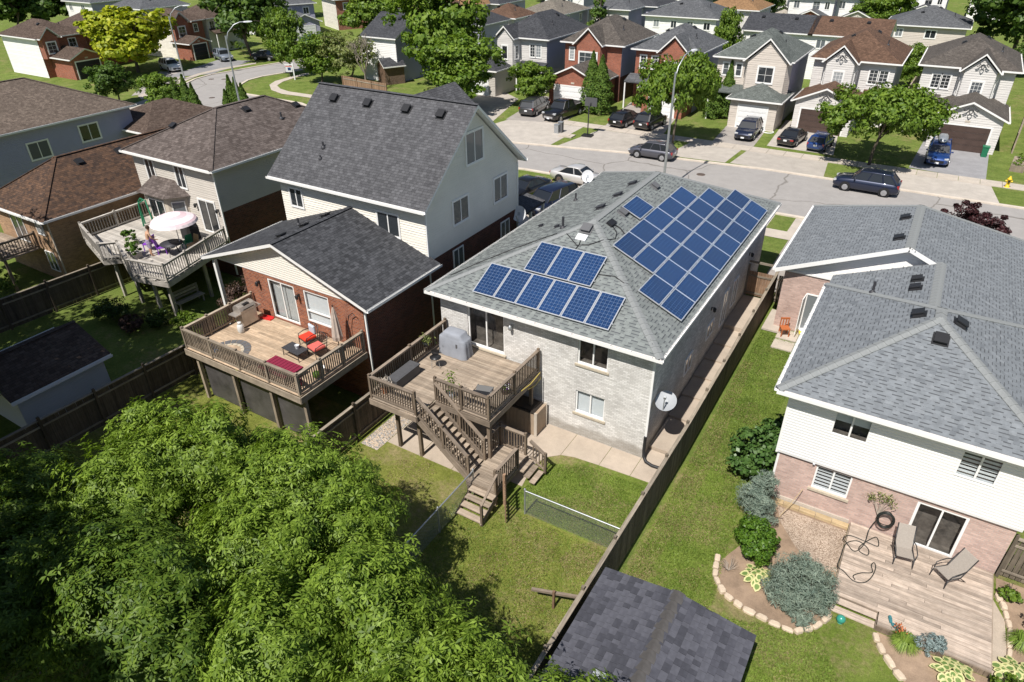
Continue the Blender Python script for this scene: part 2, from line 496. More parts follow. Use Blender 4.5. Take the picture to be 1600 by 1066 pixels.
mk('boxg', plain('dark_grey_resin', c4(.085, .085, .09), .6, .3, var=.08))
mk('storage', plain('tan_resin', c4(.35, .265, .19), .7, .25, var=.06))
mk('storaged', plain('dark_brown_resin', c4(.03, .024, .02), .6, .3))
mk('umb', plain('umbrella_taupe', c4(.46, .385, .33), .9, .1, var=.12, scale=7))
mk('umbw', plain('umbrella_pink_white', c4(.80, .70, .72), .9, .1, var=.04))
mk('umbp', plain('umbrella_mauve_stripe', c4(.66, .50, .53), .9, .1, var=.04))
mk('sling', plain('sling_taupe', c4(.31, .275, .24), .85, .15, var=.08, scale=20))
mk('hose', plain('hose_black_green', c4(.018, .022, .020), .45, .4))
mk('hosey', plain('hose_yellow', c4(.50, .40, .10), .6, .3))
mk('teal', plain('teal_glaze', c4(.04, .26, .20), .25, .5))
mk('tealp', plain('teal_foam', c4(.05, .17, .19), .8, .2))
mk('redp', plain('red_plastic', c4(.55, .03, .03), .5, .3))
mk('orange', plain('orange_wood_chair', c4(.42, .13, .045), .6, .3))
mk('yellow', plain('yellow_plastic', c4(.75, .62, .06), .5, .3))
mk('hydy', plain('hydrant_yellow', c4(.72, .48, .03), .5, .3))
mk('white', plain('white_plastic', c4(.78, .78, .78), .4, .4))
mk('tank', plain('propane_tank_grey_white', c4(.60, .60, .58), .4, .4, var=.1))
mk('green', plain('green_plastic', c4(.02, .16, .08), .5, .3))
mk('bluep', plain('blue_plastic', c4(.03, .22, .55), .5, .3))
mk('purple', plain('purple_plastic', c4(.22, .05, .45), .5, .3))
mk('skin', plain('skin', c4(.50, .30, .20), .6, .3, var=.05))
mk('hair', plain('hair_brown', c4(.05, .032, .02), .8, .2))
mk('shorts', plain('patterned_shorts', c4(.30, .24, .36), .9, .1, var=.6, scale=25))
mk('gdoor', plain('garage_door_white', c4(.78, .78, .77), .45, .35, var=.02))
mk('gdoorb', plain('garage_door_brown', c4(.075, .05, .042), .5, .3, var=.15, scale=2))
mk('gdoork', plain('garage_door_black', c4(.02, .02, .026), .5, .3))
mk('hosta', leafm('hosta_cream', c4(.50, .50, .21), c4(.66, .62, .33), .2, .5))
mk('hostag', leafm('hosta_green', c4(.13, .22, .06), c4(.24, .33, .10), .2, .5))
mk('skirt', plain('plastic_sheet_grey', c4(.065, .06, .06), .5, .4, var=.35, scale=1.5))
mk('brownbrick', brick('brick_brown_shed', c4(.20, .12, .08), c4(.13, .08, .055), c4(.2, .17, .14)))
mk('tan', plain('tan_trim', c4(.50, .44, .37), .6, .3))

# ---------------------------------------------------------------- mesh builder and object helpers
class MB:
    def __init__(s):
        s.v, s.f, s.m, s.s = [], [], [], []
        s.lap = 0
    def poly(s, pts, m=0, sm=False):
        n = len(s.v)
        s.v += [tuple(p) for p in pts]
        s.f.append(tuple(range(n, n + len(pts))))
        s.m.append(m)
        s.s.append(sm)
    def faces(s, vs, fs, m=0, sm=False):
        n = len(s.v)
        s.v += [tuple(p) for p in vs]
        for f in fs:
            s.f.append(tuple(i + n for i in f))
            s.m.append(m)
            s.s.append(sm)
    def box(s, x0, y0, z0, x1, y1, z1, m=0, bottom=True):
        v = [(x0, y0, z0), (x1, y0, z0), (x1, y1, z0), (x0, y1, z0), (x0, y0, z1), (x1, y0, z1), (x1, y1, z1), (x0, y1, z1)]
        f = [(4, 5, 6, 7), (0, 1, 5, 4), (1, 2, 6, 5), (2, 3, 7, 6), (3, 0, 4, 7)]
        if bottom:
            f.append((3, 2, 1, 0))
        s.faces(v, f, m)
    def obox(s, c, ax, ay, az, m=0):
        c, ax, ay, az = Vector(c), Vector(ax), Vector(ay), Vector(az)
        v = [c + a * ax + b * ay + d * az for d in (-1, 1) for a, b in ((-1, -1), (1, -1), (1, 1), (-1, 1))]
        s.faces(v, [(4, 5, 6, 7), (0, 1, 5, 4), (1, 2, 6, 5), (2, 3, 7, 6), (3, 0, 4, 7), (3, 2, 1, 0)], m)
    def bar(s, p, q, wd, ht, m=0):
        """beam from p to q, wd wide (sideways) and ht deep (up)"""
        p, q = Vector(p), Vector(q)
        d = q - p
        h = Vector((d.y, -d.x, 0))
        if h.length < 1e-4:
            h = Vector((1, 0, 0))
        h.normalize()
        n = h.cross(d).normalized()
        s.obox((p + q) / 2, d / 2, h * wd / 2, n * ht / 2, m)
    def tube(s, pts, r, n=6, m=0, caps=True, r1=None):
        pts = [Vector(p) for p in pts]
        rings = []
        for i, p in enumerate(pts):
            d = (pts[min(i + 1, len(pts) - 1)] - pts[max(i - 1, 0)]).normalized()
            a = d.cross(Vector((0, 0, 1)))
            if a.length < 1e-3:
                a = Vector((1, 0, 0))
            a.normalize()
            b = d.cross(a)
            rr = r if r1 is None else r + (r1 - r) * i / max(1, len(pts) - 1)
            rings.append([p + rr * (math.cos(2 * math.pi * k / n) * a + math.sin(2 * math.pi * k / n) * b) for k in range(n)])
        s.loft(rings, m, True, caps)
    def loft(s, rings, m=0, sm=True, caps=True):
        n = len(rings[0])
        vs = [p for r in rings for p in r]
        fs = []
        for i in range(len(rings) - 1):
            for k in range(n):
                a, b = i * n + k, i * n + (k + 1) % n
                fs.append((a, b, b + n, a + n))
        s.faces(vs, fs, m, sm)
        if caps:
            s.faces(rings[0], [tuple(range(n))[::-1]], m)
            s.faces(rings[-1], [tuple(range(n))], m)
    def lathe(s, prof, c=(0, 0, 0), n=12, m=0, sm=True):
        c = Vector(c)
        rings = [[c + Vector((r * math.cos(2 * math.pi * k / n), r * math.sin(2 * math.pi * k / n), z)) for k in range(n)] for r, z in prof]
        s.loft(rings, m, sm, True)
    def ext(s, pts, d, m=0, sm=False):
        """polygon (3d, planar) pushed along vector d"""
        d = Vector(d)
        a = [Vector(p) for p in pts]
        b = [p + d for p in a]
        n = len(a)
        s.faces(a + b, [tuple(range(n))[::-1], tuple(range(n, 2 * n))] + [(i, (i + 1) % n, (i + 1) % n + n, i + n) for i in range(n)], m, sm)
    def mesh(s, name, mats):
        me = bpy.data.meshes.new(name)
        me.from_pydata([tuple(v) for v in s.v], [], s.f)
        for k in (mats if isinstance(mats, (list, tuple)) else [mats]):
            me.materials.append(MT[k])
        me.polygons.foreach_set('material_index', s.m)
        me.polygons.foreach_set('use_smooth', s.s)
        autouv(me)
        return me
    def build(s, name, mats, parent=None, loc=None, rz=None):
        return link(name, s.mesh(name, mats), parent, loc, rz)

def autouv(me):
    nl = len(me.loops)
    if not nl:
        return
    co = np.empty(len(me.vertices) * 3)
    me.vertices.foreach_get('co', co)
    co = co.reshape(-1, 3)
    vi = np.empty(nl, np.int32)
    me.loops.foreach_get('vertex_index', vi)
    nrm = np.empty(len(me.polygons) * 3)
    me.polygons.foreach_get('normal', nrm)
    nrm = nrm.reshape(-1, 3)
    tot = np.empty(len(me.polygons), np.int32)
    me.polygons.foreach_get('loop_total', tot)
    pn = np.repeat(nrm, tot, axis=0)
    u = np.stack([-pn[:, 1], pn[:, 0], np.zeros(nl)], 1)
    ln = np.linalg.norm(u, axis=1)
    flat = ln < .03
    u[flat] = (1, 0, 0)
    ln[flat] = 1
    u /= ln[:, None]
    v = np.cross(pn, u)
    v[flat] = (0, 1, 0)
    p = co[vi]
    uv = np.stack([(p * u).sum(1), (p * v).sum(1)], 1)
    lay = me.uv_layers.new(name='UVMap')
    lay.data.foreach_set('uv', uv.ravel())

def link(name, data, parent=None, loc=None, rz=None):
    o = bpy.data.objects.new(name, data)
    COL.objects.link(o)
    if parent is not None:
        o.parent = parent
    if loc is not None:
        o.location = loc
    if rz is not None:
        o.rotation_euler = (0, 0, rz)
    return o

def tag(o, label=None, cat=None, group=None, kind=None):
    if label: o['label'] = label
    if cat: o['category'] = cat
    if group: o['group'] = group
    if kind: o['kind'] = kind
    return o

def thing(name, label, cat, loc=(0, 0, 0), rz=0, group=None):
    o = link(name, None, None, loc, rz)
    o.empty_display_size = .3
    return tag(o, label, cat, group)

def copy_tree(o, parent=None):
    c = o.copy()
    COL.objects.link(c)
    if parent is not None:
        c.parent = parent
    for ch in list(o.children):
        copy_tree(ch, c)
    return c

_boxes = {}
def piece(name, parent, mat, c, size, rot=None):
    """one box-shaped piece (board, picket, baluster): alike pieces share their mesh"""
    key = (name, mat, tuple(round(x, 3) for x in size))
    if key not in _boxes:
        mb = MB()
        a, b, d = (x / 2 for x in size)
        mb.box(-a, -b, -d, a, b, d)
        _boxes[key] = mb.mesh(name, mat)
    o = link(name, _boxes[key], parent, c)
    if rot is not None:
        o.rotation_euler = rot
    return o

def beam(name, parent, mat, p, q, wd, ht):
    """box piece laid from p to q, its long side along local x"""
    p, q = Vector(p), Vector(q)
    d = q - p
    rz = math.atan2(d.y, d.x)
    ry = -math.atan2(d.z, math.hypot(d.x, d.y))
    return piece(name, parent, mat, (p + q) / 2, (round(d.length, 2), wd, ht), (0, ry, rz))

def rail_run(root, p, q, zt=1.05, gap=.13, bal=.038, mats=('w_rail', 'w_railh'), posts=(1, 1), pw=.1, cap=.14, every=None, skip_low=False, over=.08):
    """railing from floor point p to floor point q (slopes allowed): posts, balusters, top and bottom rails"""
    p, q = Vector(p), Vector(q)
    d = q - p
    L = math.hypot(d.x, d.y)
    up = Vector((0, 0, 1))
    rz = math.atan2(d.y, d.x)
    beam('top_rail', root, mats[1], p + up * (zt - .02), q + up * (zt - .02), cap, .04)
    beam('upper_rail', root, mats[1], p + up * (zt - .085), q + up * (zt - .085), .04, .09)
    beam('bottom_rail', root, mats[1], p + up * .12, q + up * .12, .04, .09)
    n = max(2, int(L / gap))
    for i in range(1, n):
        c = p + d * (i / n)
        piece('baluster', root, mats[0], c + up * (zt * .5 + .01), (bal, bal, zt - .19), (0, 0, rz))
    ks = []
    if every:
        m = max(1, round(L / every))
        ks = [i / m for i in range(1, m)]
    if posts[0]: ks.append(0.0)
    if posts[1]: ks.append(1.0)
    for k in ks:
        c = p + d * k
        piece('post', root, mats[0], c + up * (zt * .5 + over / 2), (pw, pw, zt + over), (0, 0, rz))

def deck_boards(root, x0, x1, y0, y1, z, mat, bw=.135, gap=.007, splits=(), th=.035):
    n = round((y1 - y0) / (bw + gap))
    pitch = (y1 - y0) / n
    for i in range(n):
        y = y0 + (i + .5) * pitch
        xs = [x0, x1]
        if splits:
            xs = sorted(set([x0, x1] + [splits[i % len(splits)]]))
        for a, b in zip(xs, xs[1:]):
            o = piece('deck_board', root, mat, ((a + b) / 2, y, z - th / 2 + random.uniform(-.003, .003)), (round(b - a - .006, 2), round(pitch - gap, 3), th))

def fence(root, p, q, h=1.8, pw=.14, gap=.006, mats=('w_fence', 'w_fenceh'), post=2.4, side=1, top=True, pose=.25, ground=hz, boards_top=.0):
    """board fence following the ground: pickets, posts, rails and a flat cap"""
    p, q = Vector(p), Vector(q)
    d = q - p
    L = d.length
    t = d / L
    nrm = Vector((-t.y, t.x)) * side
    rz = math.atan2(t.y, t.x)
    n = int(L / (pw + gap))
    for i in range(n):
        c = p + t * ((i + .5) * L / n)
        g = ground(c.y)
        hh = h - boards_top
        piece('picket', root, mats[0], (c.x + nrm.x * .03, c.y + nrm.y * .03, g + .05 + hh / 2), (pw, .02, round(hh, 2)), (0, random.uniform(-.006, .006), rz))
    m = max(1, round(L / post))
    pts = [p + t * (L * i / m) for i in range(m + 1)]
    for a in pts:
        piece('post', root, mats[0], (a.x - nrm.x * .03, a.y - nrm.y * .03, ground(a.y) + (h + pose) / 2), (.1, .1, round(h + pose, 2)), (0, 0, rz))
    for a, b in zip(pts, pts[1:]):
        ga, gb = ground(a.y), ground(b.y)
        for zz in (.3, h - .25):
            beam('rail', root, mats[1], (a.x - nrm.x * .0, a.y - nrm.y * .0, ga + zz), (b.x, b.y, gb + zz), .038, .085)
        if top:
            beam('cap_rail', root, mats[1], (a.x, a.y, ga + h + .075), (b.x, b.y, gb + h + .075), .14, .038)

# ---------------------------------------------------------------- walls, windows, roofs
def cells(L, z0, z1, holes):
    xs = sorted(set([0, L] + [h[0] for h in holes] + [h[1] for h in holes]))
    zs = sorted(set([z0, z1] + [h[2] for h in holes] + [h[3] for h in holes]))
    for a, b in zip(xs, xs[1:]):
        for c, d in zip(zs, zs[1:]):
            mx, mz = (a + b) / 2, (c + d) / 2
            if not any(h[0] < mx < h[1] and h[2] < mz < h[3] for h in holes):
                yield a, b, c, d

def wall_face(mb, p, q, z0, z1, holes=(), m=0, reveal=.1):
    """wall from p to q (seen from its right-hand side outwards = d x up), with real openings"""
    p, q = Vector((p[0], p[1], 0)), Vector((q[0], q[1], 0))
    d = (q - p)
    L = d.length
    d.normalize()
    n = Vector((d.y, -d.x, 0))
    P = lambda x, z, k=0: p + d * x - n * k + Vector((0, 0, z))
    for a, b, c, e_ in cells(L, z0, z1, holes):
        if mb.lap:
            k = max(1, round((e_ - c) / mb.lap))
            for i in range(k):
                za, zb_ = c + (e_ - c) * i / k, c + (e_ - c) * (i + 1) / k
                mb.poly([P(a, za, -.022), P(b, za, -.022), P(b, zb_, -.002), P(a, zb_, -.002)], m)
                mb.poly([P(a, za, 0), P(b, za, 0), P(b, za, -.022), P(a, za, -.022)], m)
            continue
        mb.poly([P(a, c), P(b, c), P(b, e_), P(a, e_)], m)
    for x0, x1, a, b in holes:
        k = reveal
        mb.poly([P(x0, a), P(x0, a, k), P(x0, b, k), P(x0, b)][::-1], m)
        mb.poly([P(x1, a), P(x1, a, k), P(x1, b, k), P(x1, b)], m)
        mb.poly([P(x0, a), P(x1, a), P(x1, a, k), P(x0, a, k)][::1], m)
        mb.poly([P(x0, b), P(x1, b), P(x1, b, k), P(x0, b, k)][::-1], m)

def lap_tri(mb, a, b, c, m=0):
    """gable triangle a-b (base) and c (tip), outward side to the right of a->b, in courses if mb.lap"""
    a, b, c = Vector(a), Vector(b), Vector(c)
    d = (b - a).normalized()
    n = Vector((d.y, -d.x, 0))
    if not mb.lap:
        mb.poly([a, b, c], m)
        return
    k = max(2, round((c.z - a.z) / mb.lap))
    for i in range(k):
        f, g = i / k, (i + 1) / k
        p, q, r, s = a.lerp(c, f), b.lerp(c, f), b.lerp(c, g), a.lerp(c, g)
        mb.poly([p + n * .022, q + n * .022, r + n * .002, s + n * .002] if i < k - 1 else [p + n * .022, q + n * .022, c], m)
        mb.poly([p, q, q + n * .022, p + n * .022], m)

def window(root, c, u, wd, ht, style='slide', frame=.05, proud=.02, deep=False, sill=False, trimw=0.0, mat='trim', inside='dark', name='window', muntin=None, paneh=None):
    """window centred at c on a wall whose horizontal direction is u (outward = u x up)"""
    c, u = Vector(c), Vector((u[0], u[1], 0)).normalized()
    n = Vector((u.y, -u.x, 0))
    up = Vector((0, 0, 1))
    mb = MB()
    dp = .06
    if not deep:
        proud = max(proud, .055)
    o = n * (proud - dp / 2)
    def fr(x0, x1, z0, z1, k=0.0, t=dp):
        mb.obox(c + o + n * k + u * ((x0 + x1) / 2) + up * ((z0 + z1) / 2), u * (x1 - x0) / 2, n * t / 2, up * (z1 - z0) / 2)
    W, H = wd / 2, ht / 2
    fr(-W, W, H - frame, H); fr(-W, W, -H, -H + frame)
    fr(-W, -W + frame, -H + frame, H - frame); fr(W - frame, W, -H + frame, H - frame)
    if style == 'slide':
        fr(-.03, .03, -H + frame, H - frame, -.004)
    elif style == 'hung':
        fr(-W + frame, W - frame, -.025, .025, -.004)
    elif style == 'third':
        fr(-W + frame, W - frame, -H * .3 - .03, -H * .3 + .03, -.004)
    if muntin:
        nx, nz = muntin
        for i in range(1, nx):
            x = -W + wd * i / nx
            fr(x - .014, x + .014, -H + frame, H - frame, -.008, .03)
        for i in range(1, nz):
            z = -H + ht * i / nz
            fr(-W + frame, W - frame, z - .014, z + .014, -.009, .03)
    if trimw:
        t = trimw
        fr(-W - t, W + t, H, H + t, .012); fr(-W - t, W + t, -H - t, -H, .012)
        fr(-W - t, -W, -H, H, .010); fr(W, W + t, -H, H, .010)
    w_ = mb.build(name, mat, root)
    g = MB()
    k = (o - n * .012) if deep else n * .029
    g.poly([c + k - u * (W - frame) - up * (H - frame), c + k + u * (W - frame) - up * (H - frame),
            c + k + u * (W - frame) + up * (H - frame), c + k - u * (W - frame) + up * (H - frame)])
    g.build('pane', 'glass' if deep else 'pane', w_)
    if deep:
        b = MB()
        D = .45
        P = lambda x, z, k: c + o + u * x + up * z - n * k
        b.poly([P(-W, -H, D), P(W, -H, D), P(W, H, D), P(-W, H, D)])
        b.poly([P(-W, -H, .035), P(-W, -H, D), P(-W, H, D), P(-W, H, .035)])
        b.poly([P(W, -H, .035), P(W, -H, D), P(W, H, D), P(W, H, .035)])
        b.poly([P(-W, -H, .035), P(W, -H, .035), P(W, -H, D), P(-W, -H, D)])
        b.poly([P(-W, H, .035), P(W, H, .035), P(W, H, D), P(-W, H, D)])
        b.build('room', 'dark', w_)
        if inside == 'curtain':
            b = MB()
            N = 26
            for i in range(N):
                x0, x1 = -W + .05 + (wd - .1) * i / N, -W + .05 + (wd - .1) * (i + 1) / N
                b.poly([P(x0, -H, .16 + .04 * (i % 2)), P(x1, -H, .16 + .04 * ((i + 1) % 2)), P(x1, H, .16 + .04 * ((i + 1) % 2)), P(x0, H, .16 + .04 * (i % 2))])
            b.build('curtain', 'curtain', w_)
        if inside == 'zebra' or inside == 'halfblind':
            N = 7
            for i in range(N):
                z0 = -H + ht * i / N
                if inside == 'halfblind' and i < N * .55:
                    continue
                b = MB()
                fr_ = .62 if inside == 'zebra' else 1.0
                b.poly([P(-W, z0, .09), P(W, z0, .09), P(W, z0 + ht / N * fr_, .09), P(-W, z0 + ht / N * fr_, .09)])
                b.build('blind', 'blind', w_)
        if inside == 'blind':
            b = MB()
            b.poly([P(-W, -H, .09), P(W, -H, .09), P(W, H, .09), P(-W, H, .09)])
            b.build('blind', 'blind', w_)
    if sill:
        s_ = MB()
        s_.obox(c + n * .03 - up * (H + .055) , u * (W + .09), n * .09, up * .05)
        s_.build('sill', 'stone', w_)
    return w_

def roof_planes(kind, x0, x1, y0, y1, z, k):
    """top faces of a roof; hip: four slopes; gx / gy: gable with the ridge along x / y"""
    if kind == 'hip':
        a = min(x1 - x0, y1 - y0) / 2
        h = z + a * k
        if x1 - x0 < y1 - y0:
            xm = (x0 + x1) / 2
            A, B = (xm, y0 + a, h), (xm, y1 - a, h)
            return [[(x0, y0, z), (x1, y0, z), A], [(x1, y0, z), (x1, y1, z), B, A], [(x1, y1, z), (x0, y1, z), B], [(x0, y1, z), (x0, y0, z), A, B]], [(A, B), ((x0, y0, z), A), ((x1, y0, z), A), ((x1, y1, z), B), ((x0, y1, z), B)]
        ym = (y0 + y1) / 2
        A, B = (x0 + a, ym, h), (x1 - a, ym, h)
        return [[(x0, y0, z), (x1, y0, z), B, A], [(x1, y0, z), (x1, y1, z), B], [(x1, y1, z), (x0, y1, z), A, B], [(x0, y1, z), (x0, y0, z), A]], [(A, B), ((x0, y0, z), A), ((x1, y0, z), B), ((x1, y1, z), B), ((x0, y1, z), A)]
    if kind == 'gx':
        ym = (y0 + y1) / 2
        h = z + (y1 - y0) / 2 * k
        return [[(x0, y0, z), (x1, y0, z), (x1, ym, h), (x0, ym, h)], [(x1, y1, z), (x0, y1, z), (x0, ym, h), (x1, ym, h)]], [((x0, ym, h), (x1, ym, h))]
    xm = (x0 + x1) / 2
    h = z + (x1 - x0) / 2 * k
    return [[(x0, y1, z), (x0, y0, z), (xm, y0, h), (xm, y1, h)], [(x1, y0, z), (x1, y1, z), (xm, y1, h), (xm, y0, h)]], [((xm, y0, h), (xm, y1, h))]

def roof(root, kind, x0, x1, y0, y1, z, k, mat, fascia='trim', soff=True, name='roof', caps=None, capw=.26, gutter=True):
    pl, rid = roof_planes(kind, x0, x1, y0, y1, z, k)
    mb = MB()
    for p in pl:
        mb.poly(p, 0)
    t = .03
    r = mb.build(name, mat, root)
    fb = MB()
    f = .16
    lo = z - f
    e = .004
    if kind == 'hip':
        for a, b in (((x0, y0), (x1, y0)), ((x1, y0), (x1, y1)), ((x1, y1), (x0, y1)), ((x0, y1), (x0, y0))):
            fb.poly([(a[0], a[1], lo), (b[0], b[1], lo), (b[0], b[1], z - e), (a[0], a[1], z - e)])
        fb.poly([(x0, y0, lo), (x0, y1, lo), (x1, y1, lo), (x1, y0, lo)])
    else:
        # raking boards and eave boards
        def rk(pts):
            fb.poly([(p[0], p[1], p[2] - f) for p in pts] + [(p[0], p[1], p[2] - e) for p in pts][::-1])
        for p in pl:
            n = len(p)
            for i in range(n):
                a, b = p[i], p[(i + 1) % n]
                if (a, b) in rid or (b, a) in rid or (a[2] > z + .01 and b[2] > z + .01):
                    continue
                rk([a, b])
            fb.poly([(q[0], q[1], q[2] - f) for q in p][::-1])
    fb.build('fascia', fascia, r)
    if gutter:
        gw = .11
        runs = []
        if kind == 'hip' or kind == 'gx':
            runs += [((x0, y0), (x1, y0), (0, -1)), ((x0, y1), (x1, y1), (0, 1))]
        if kind == 'hip' or kind == 'gy':
            runs += [((x0, y0), (x0, y1), (-1, 0)), ((x1, y0), (x1, y1), (1, 0))]
        for a, b, n in runs:
            ax, ay = a[0] + n[0] * gw * .5, a[1] + n[1] * gw * .5
            bx, by = b[0] + n[0] * gw * .5, b[1] + n[1] * gw * .5
            g = MB()
            g.bar((ax, ay, z - .125), (bx, by, z - .125), gw, .012)
            ox, oy = n[0] * gw * .5, n[1] * gw * .5
            g.bar((ax + ox, ay + oy, z - .07), (bx + ox, by + oy, z - .07), .012, .12)
            g.build('gutter', fascia, r)
    if caps:
        cb = MB()
        for a, b in rid:
            cb.bar((a[0], a[1], a[2] + .012), (b[0], b[1], b[2] + .012), capw, .012)
        cb.build('ridge_cap', caps, r)
    return r

def roof_vent(root, c, n, mat='vent', s=.36, h=.13):
    """square attic vent sitting on a slope whose normal is n"""
    c, n = Vector(c), Vector(n).normalized()
    a = n.cross(Vector((0, 0, 1)))
    if a.length < .05:
        a = Vector((1, 0, 0))
    a.normalize()
    b = n.cross(a)
    mb = MB()
    q = s / 2
    mb.obox(c + n * .012, a * q * 1.25, b * q * 1.25, n * .01)
    lo = [c + n * .02 + a * x * q * .9 + b * y * q * .9 for x, y in ((-1, -1), (1, -1), (1, 1), (-1, 1))]
    hi = [c + n * h + a * x * q * .75 + b * y * q * .75 for x, y in ((-1, -1), (1, -1), (1, 1), (-1, 1))]
    mb.loft([lo, hi], 0, False)
    mb.obox(c + n * (h + .012), a * q, b * q, n * .02)
    return mb.build('roof_vent', mat, root)

def pipe(root, c, n=(0, 0, 1), r=.05, h=.4, mat='vent'):
    mb = MB()
    c, n = Vector(c), Vector(n).normalized()
    mb.tube([c - Vector((0, 0, .02)), c + Vector((0, 0, h))], r, 8)
    mb.lathe([(r * 2.6, -.01), (r * 2.4, .05), (r * 1.1, .12)], c, 8)
    return mb.build('vent_pipe', mat, root)

def shingle_tabs(pts, tabs, stuff_name, root, under, course=.145, cap=None, tw=(.14, .30), th=.012, skip=.42, prob=(.62, .25), band=None):
    """laminated shingles as real tabs: raised pieces in courses over a planar slope polygon (pts, first edge = eave)"""
    p = [Vector(q) for q in pts]
    u = (p[1] - p[0]).normalized()
    n = (p[1] - p[0]).cross(p[2] - p[0]).normalized()
    v = n.cross(u)
    q2 = [((a - p[0]).dot(u), (a - p[0]).dot(v)) for a in p]
    top = max(b for a, b in q2)
    mb = MB()
    def span(vv):
        xs = []
        for (a, b), (c, d) in zip(q2, q2[1:] + q2[:1]):
            if (b - vv) * (d - vv) < 0:
                xs.append(a + (c - a) * (vv - b) / (d - b))
        return (min(xs), max(xs)) if len(xs) >= 2 else None
    k = 0
    v0 = 0.0
    while v0 < top - .03:
        v1 = min(v0 + course, top)
        s0 = span(v0 + .01)
        s1 = span(v1 - .005)
        if s0 and s1:
            a = max(s0[0], s1[0])
            b = min(s0[1], s1[1])
            x = a - random.uniform(0, .3)
            while x < b:
                wd = random.uniform(*tw)
                gp = random.uniform(.06, skip)
                xa, xb = max(a, x), min(b, x + wd)
                if xb - xa > .05:
                    m = random.random()
                    m = 0 if m < prob[0] else (1 if m < prob[0] + prob[1] else 2)
                    P = lambda X, Y, Z: p[0] + u * X + v * Y + n * Z
                    z = th * random.uniform(.8, 1.2)
                    yl = v0 - .004
                    mb.faces([P(xa, yl, z), P(xb, yl, z), P(xb, v1 + .01, .004), P(xa, v1 + .01, .004), P(xa, yl, 0), P(xb, yl, 0)],
                             [(0, 1, 2, 3), (4, 5, 1, 0), (5, 2, 1), (0, 3, 4)], min(m, len(tabs) - (2 if band else 1)))
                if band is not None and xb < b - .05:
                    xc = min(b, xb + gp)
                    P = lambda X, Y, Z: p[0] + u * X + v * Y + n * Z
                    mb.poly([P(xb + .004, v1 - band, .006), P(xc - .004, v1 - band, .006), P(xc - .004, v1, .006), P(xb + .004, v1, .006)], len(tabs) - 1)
                x += wd + gp
        v0 += course
        k += 1
    o = mb.build(stuff_name, tabs, root)
    o['kind'] = 'stuff'
    return o

def cap_run(root, a, b, mat, wd=.30, ln=.25, lift=.03, slope=.42):
    """overlapping ridge-cap shingles from a (low) to b (high), each one a piece"""
    a, b = Vector(a), Vector(b)
    d = b - a
    L = d.length
    d.normalize()
    h = Vector((d.y, -d.x, 0)).normalized()
    up = h.cross(d)
    if up.z < 0:
        up = -up
    key = ('cap', mat, wd, ln, slope)
    if key not in _boxes:
        mb = MB()
        for sgn in (-1, 1):
            e = sgn * wd / 2
            mb.poly([(0, 0, .025), (0, e, .025 - abs(e) * slope), (ln * 1.2, e, .006 - abs(e) * slope), (ln * 1.2, 0, .006)][::(-1 if sgn > 0 else 1)])
            mb.poly([(0, 0, .025), (0, e, .025 - abs(e) * slope), (0, e, -.01 - abs(e) * slope), (0, 0, -.01)])
            mb.poly([(0, e, .025 - abs(e) * slope), (ln * 1.2, e, .006 - abs(e) * slope), (ln * 1.2, e, -.012 - abs(e) * slope), (0, e, -.012 - abs(e) * slope)])
        _boxes[key] = mb.mesh('ridge_cap', mat)
    N = int(L / ln)
    R = Matrix((d, up.cross(d), up)).transposed().to_euler()
    for i in range(N):
        o = link('ridge_cap', _boxes[key], root, a + d * (i * L / N) + up * lift)
        o.rotation_euler = R

# ---------------------------------------------------------------- foliage
def leaf_cloud(pts, nrm, L, W, name, fold=.25, droop=.35, t=None):
    """many small leaves, one folded blade per point; pts, nrm are numpy arrays"""
    n = len(pts)
    if t is None:
        t = rng.normal(size=(n, 3))
    t = t - nrm * (t * nrm).sum(1)[:, None] * (.999 if droop != 0 else .6)
    t /= np.linalg.norm(t, axis=1)[:, None] + 1e-9
    t[:, 2] -= droop
    t /= np.linalg.norm(t, axis=1)[:, None] + 1e-9
    b = np.cross(nrm, t)
    b /= np.linalg.norm(b, axis=1)[:, None] + 1e-9
    nn = np.cross(t, b)
    s = rng.uniform(.65, 1.3, n)[:, None]
    l, w_ = L * s, W * s
    a = pts - t * l * .5
    c = pts + t * l * .5 - nn * l * .12
    d = pts + b * w_ * .5 + nn * w_ * fold
    e_ = pts - b * w_ * .5 + nn * w_ * fold
    v = np.stack([a, d, c, e_], 1).reshape(-1, 3)
    me = bpy.data.meshes.new(name)
    me.vertices.add(4 * n)
    me.vertices.foreach_set('co', v.ravel().astype(np.float32))
    idx = np.arange(4 * n, dtype=np.int32).reshape(n, 4)
    me.loops.add(4 * n)
    me.loops.foreach_set('vertex_index', idx.ravel())
    me.polygons.add(n)
    me.polygons.foreach_set('loop_start', np.arange(0, 4 * n, 4, dtype=np.int32))
    me.polygons.foreach_set('loop_total', np.full(n, 4, np.int32))
    me.update(calc_edges=True)
    return me

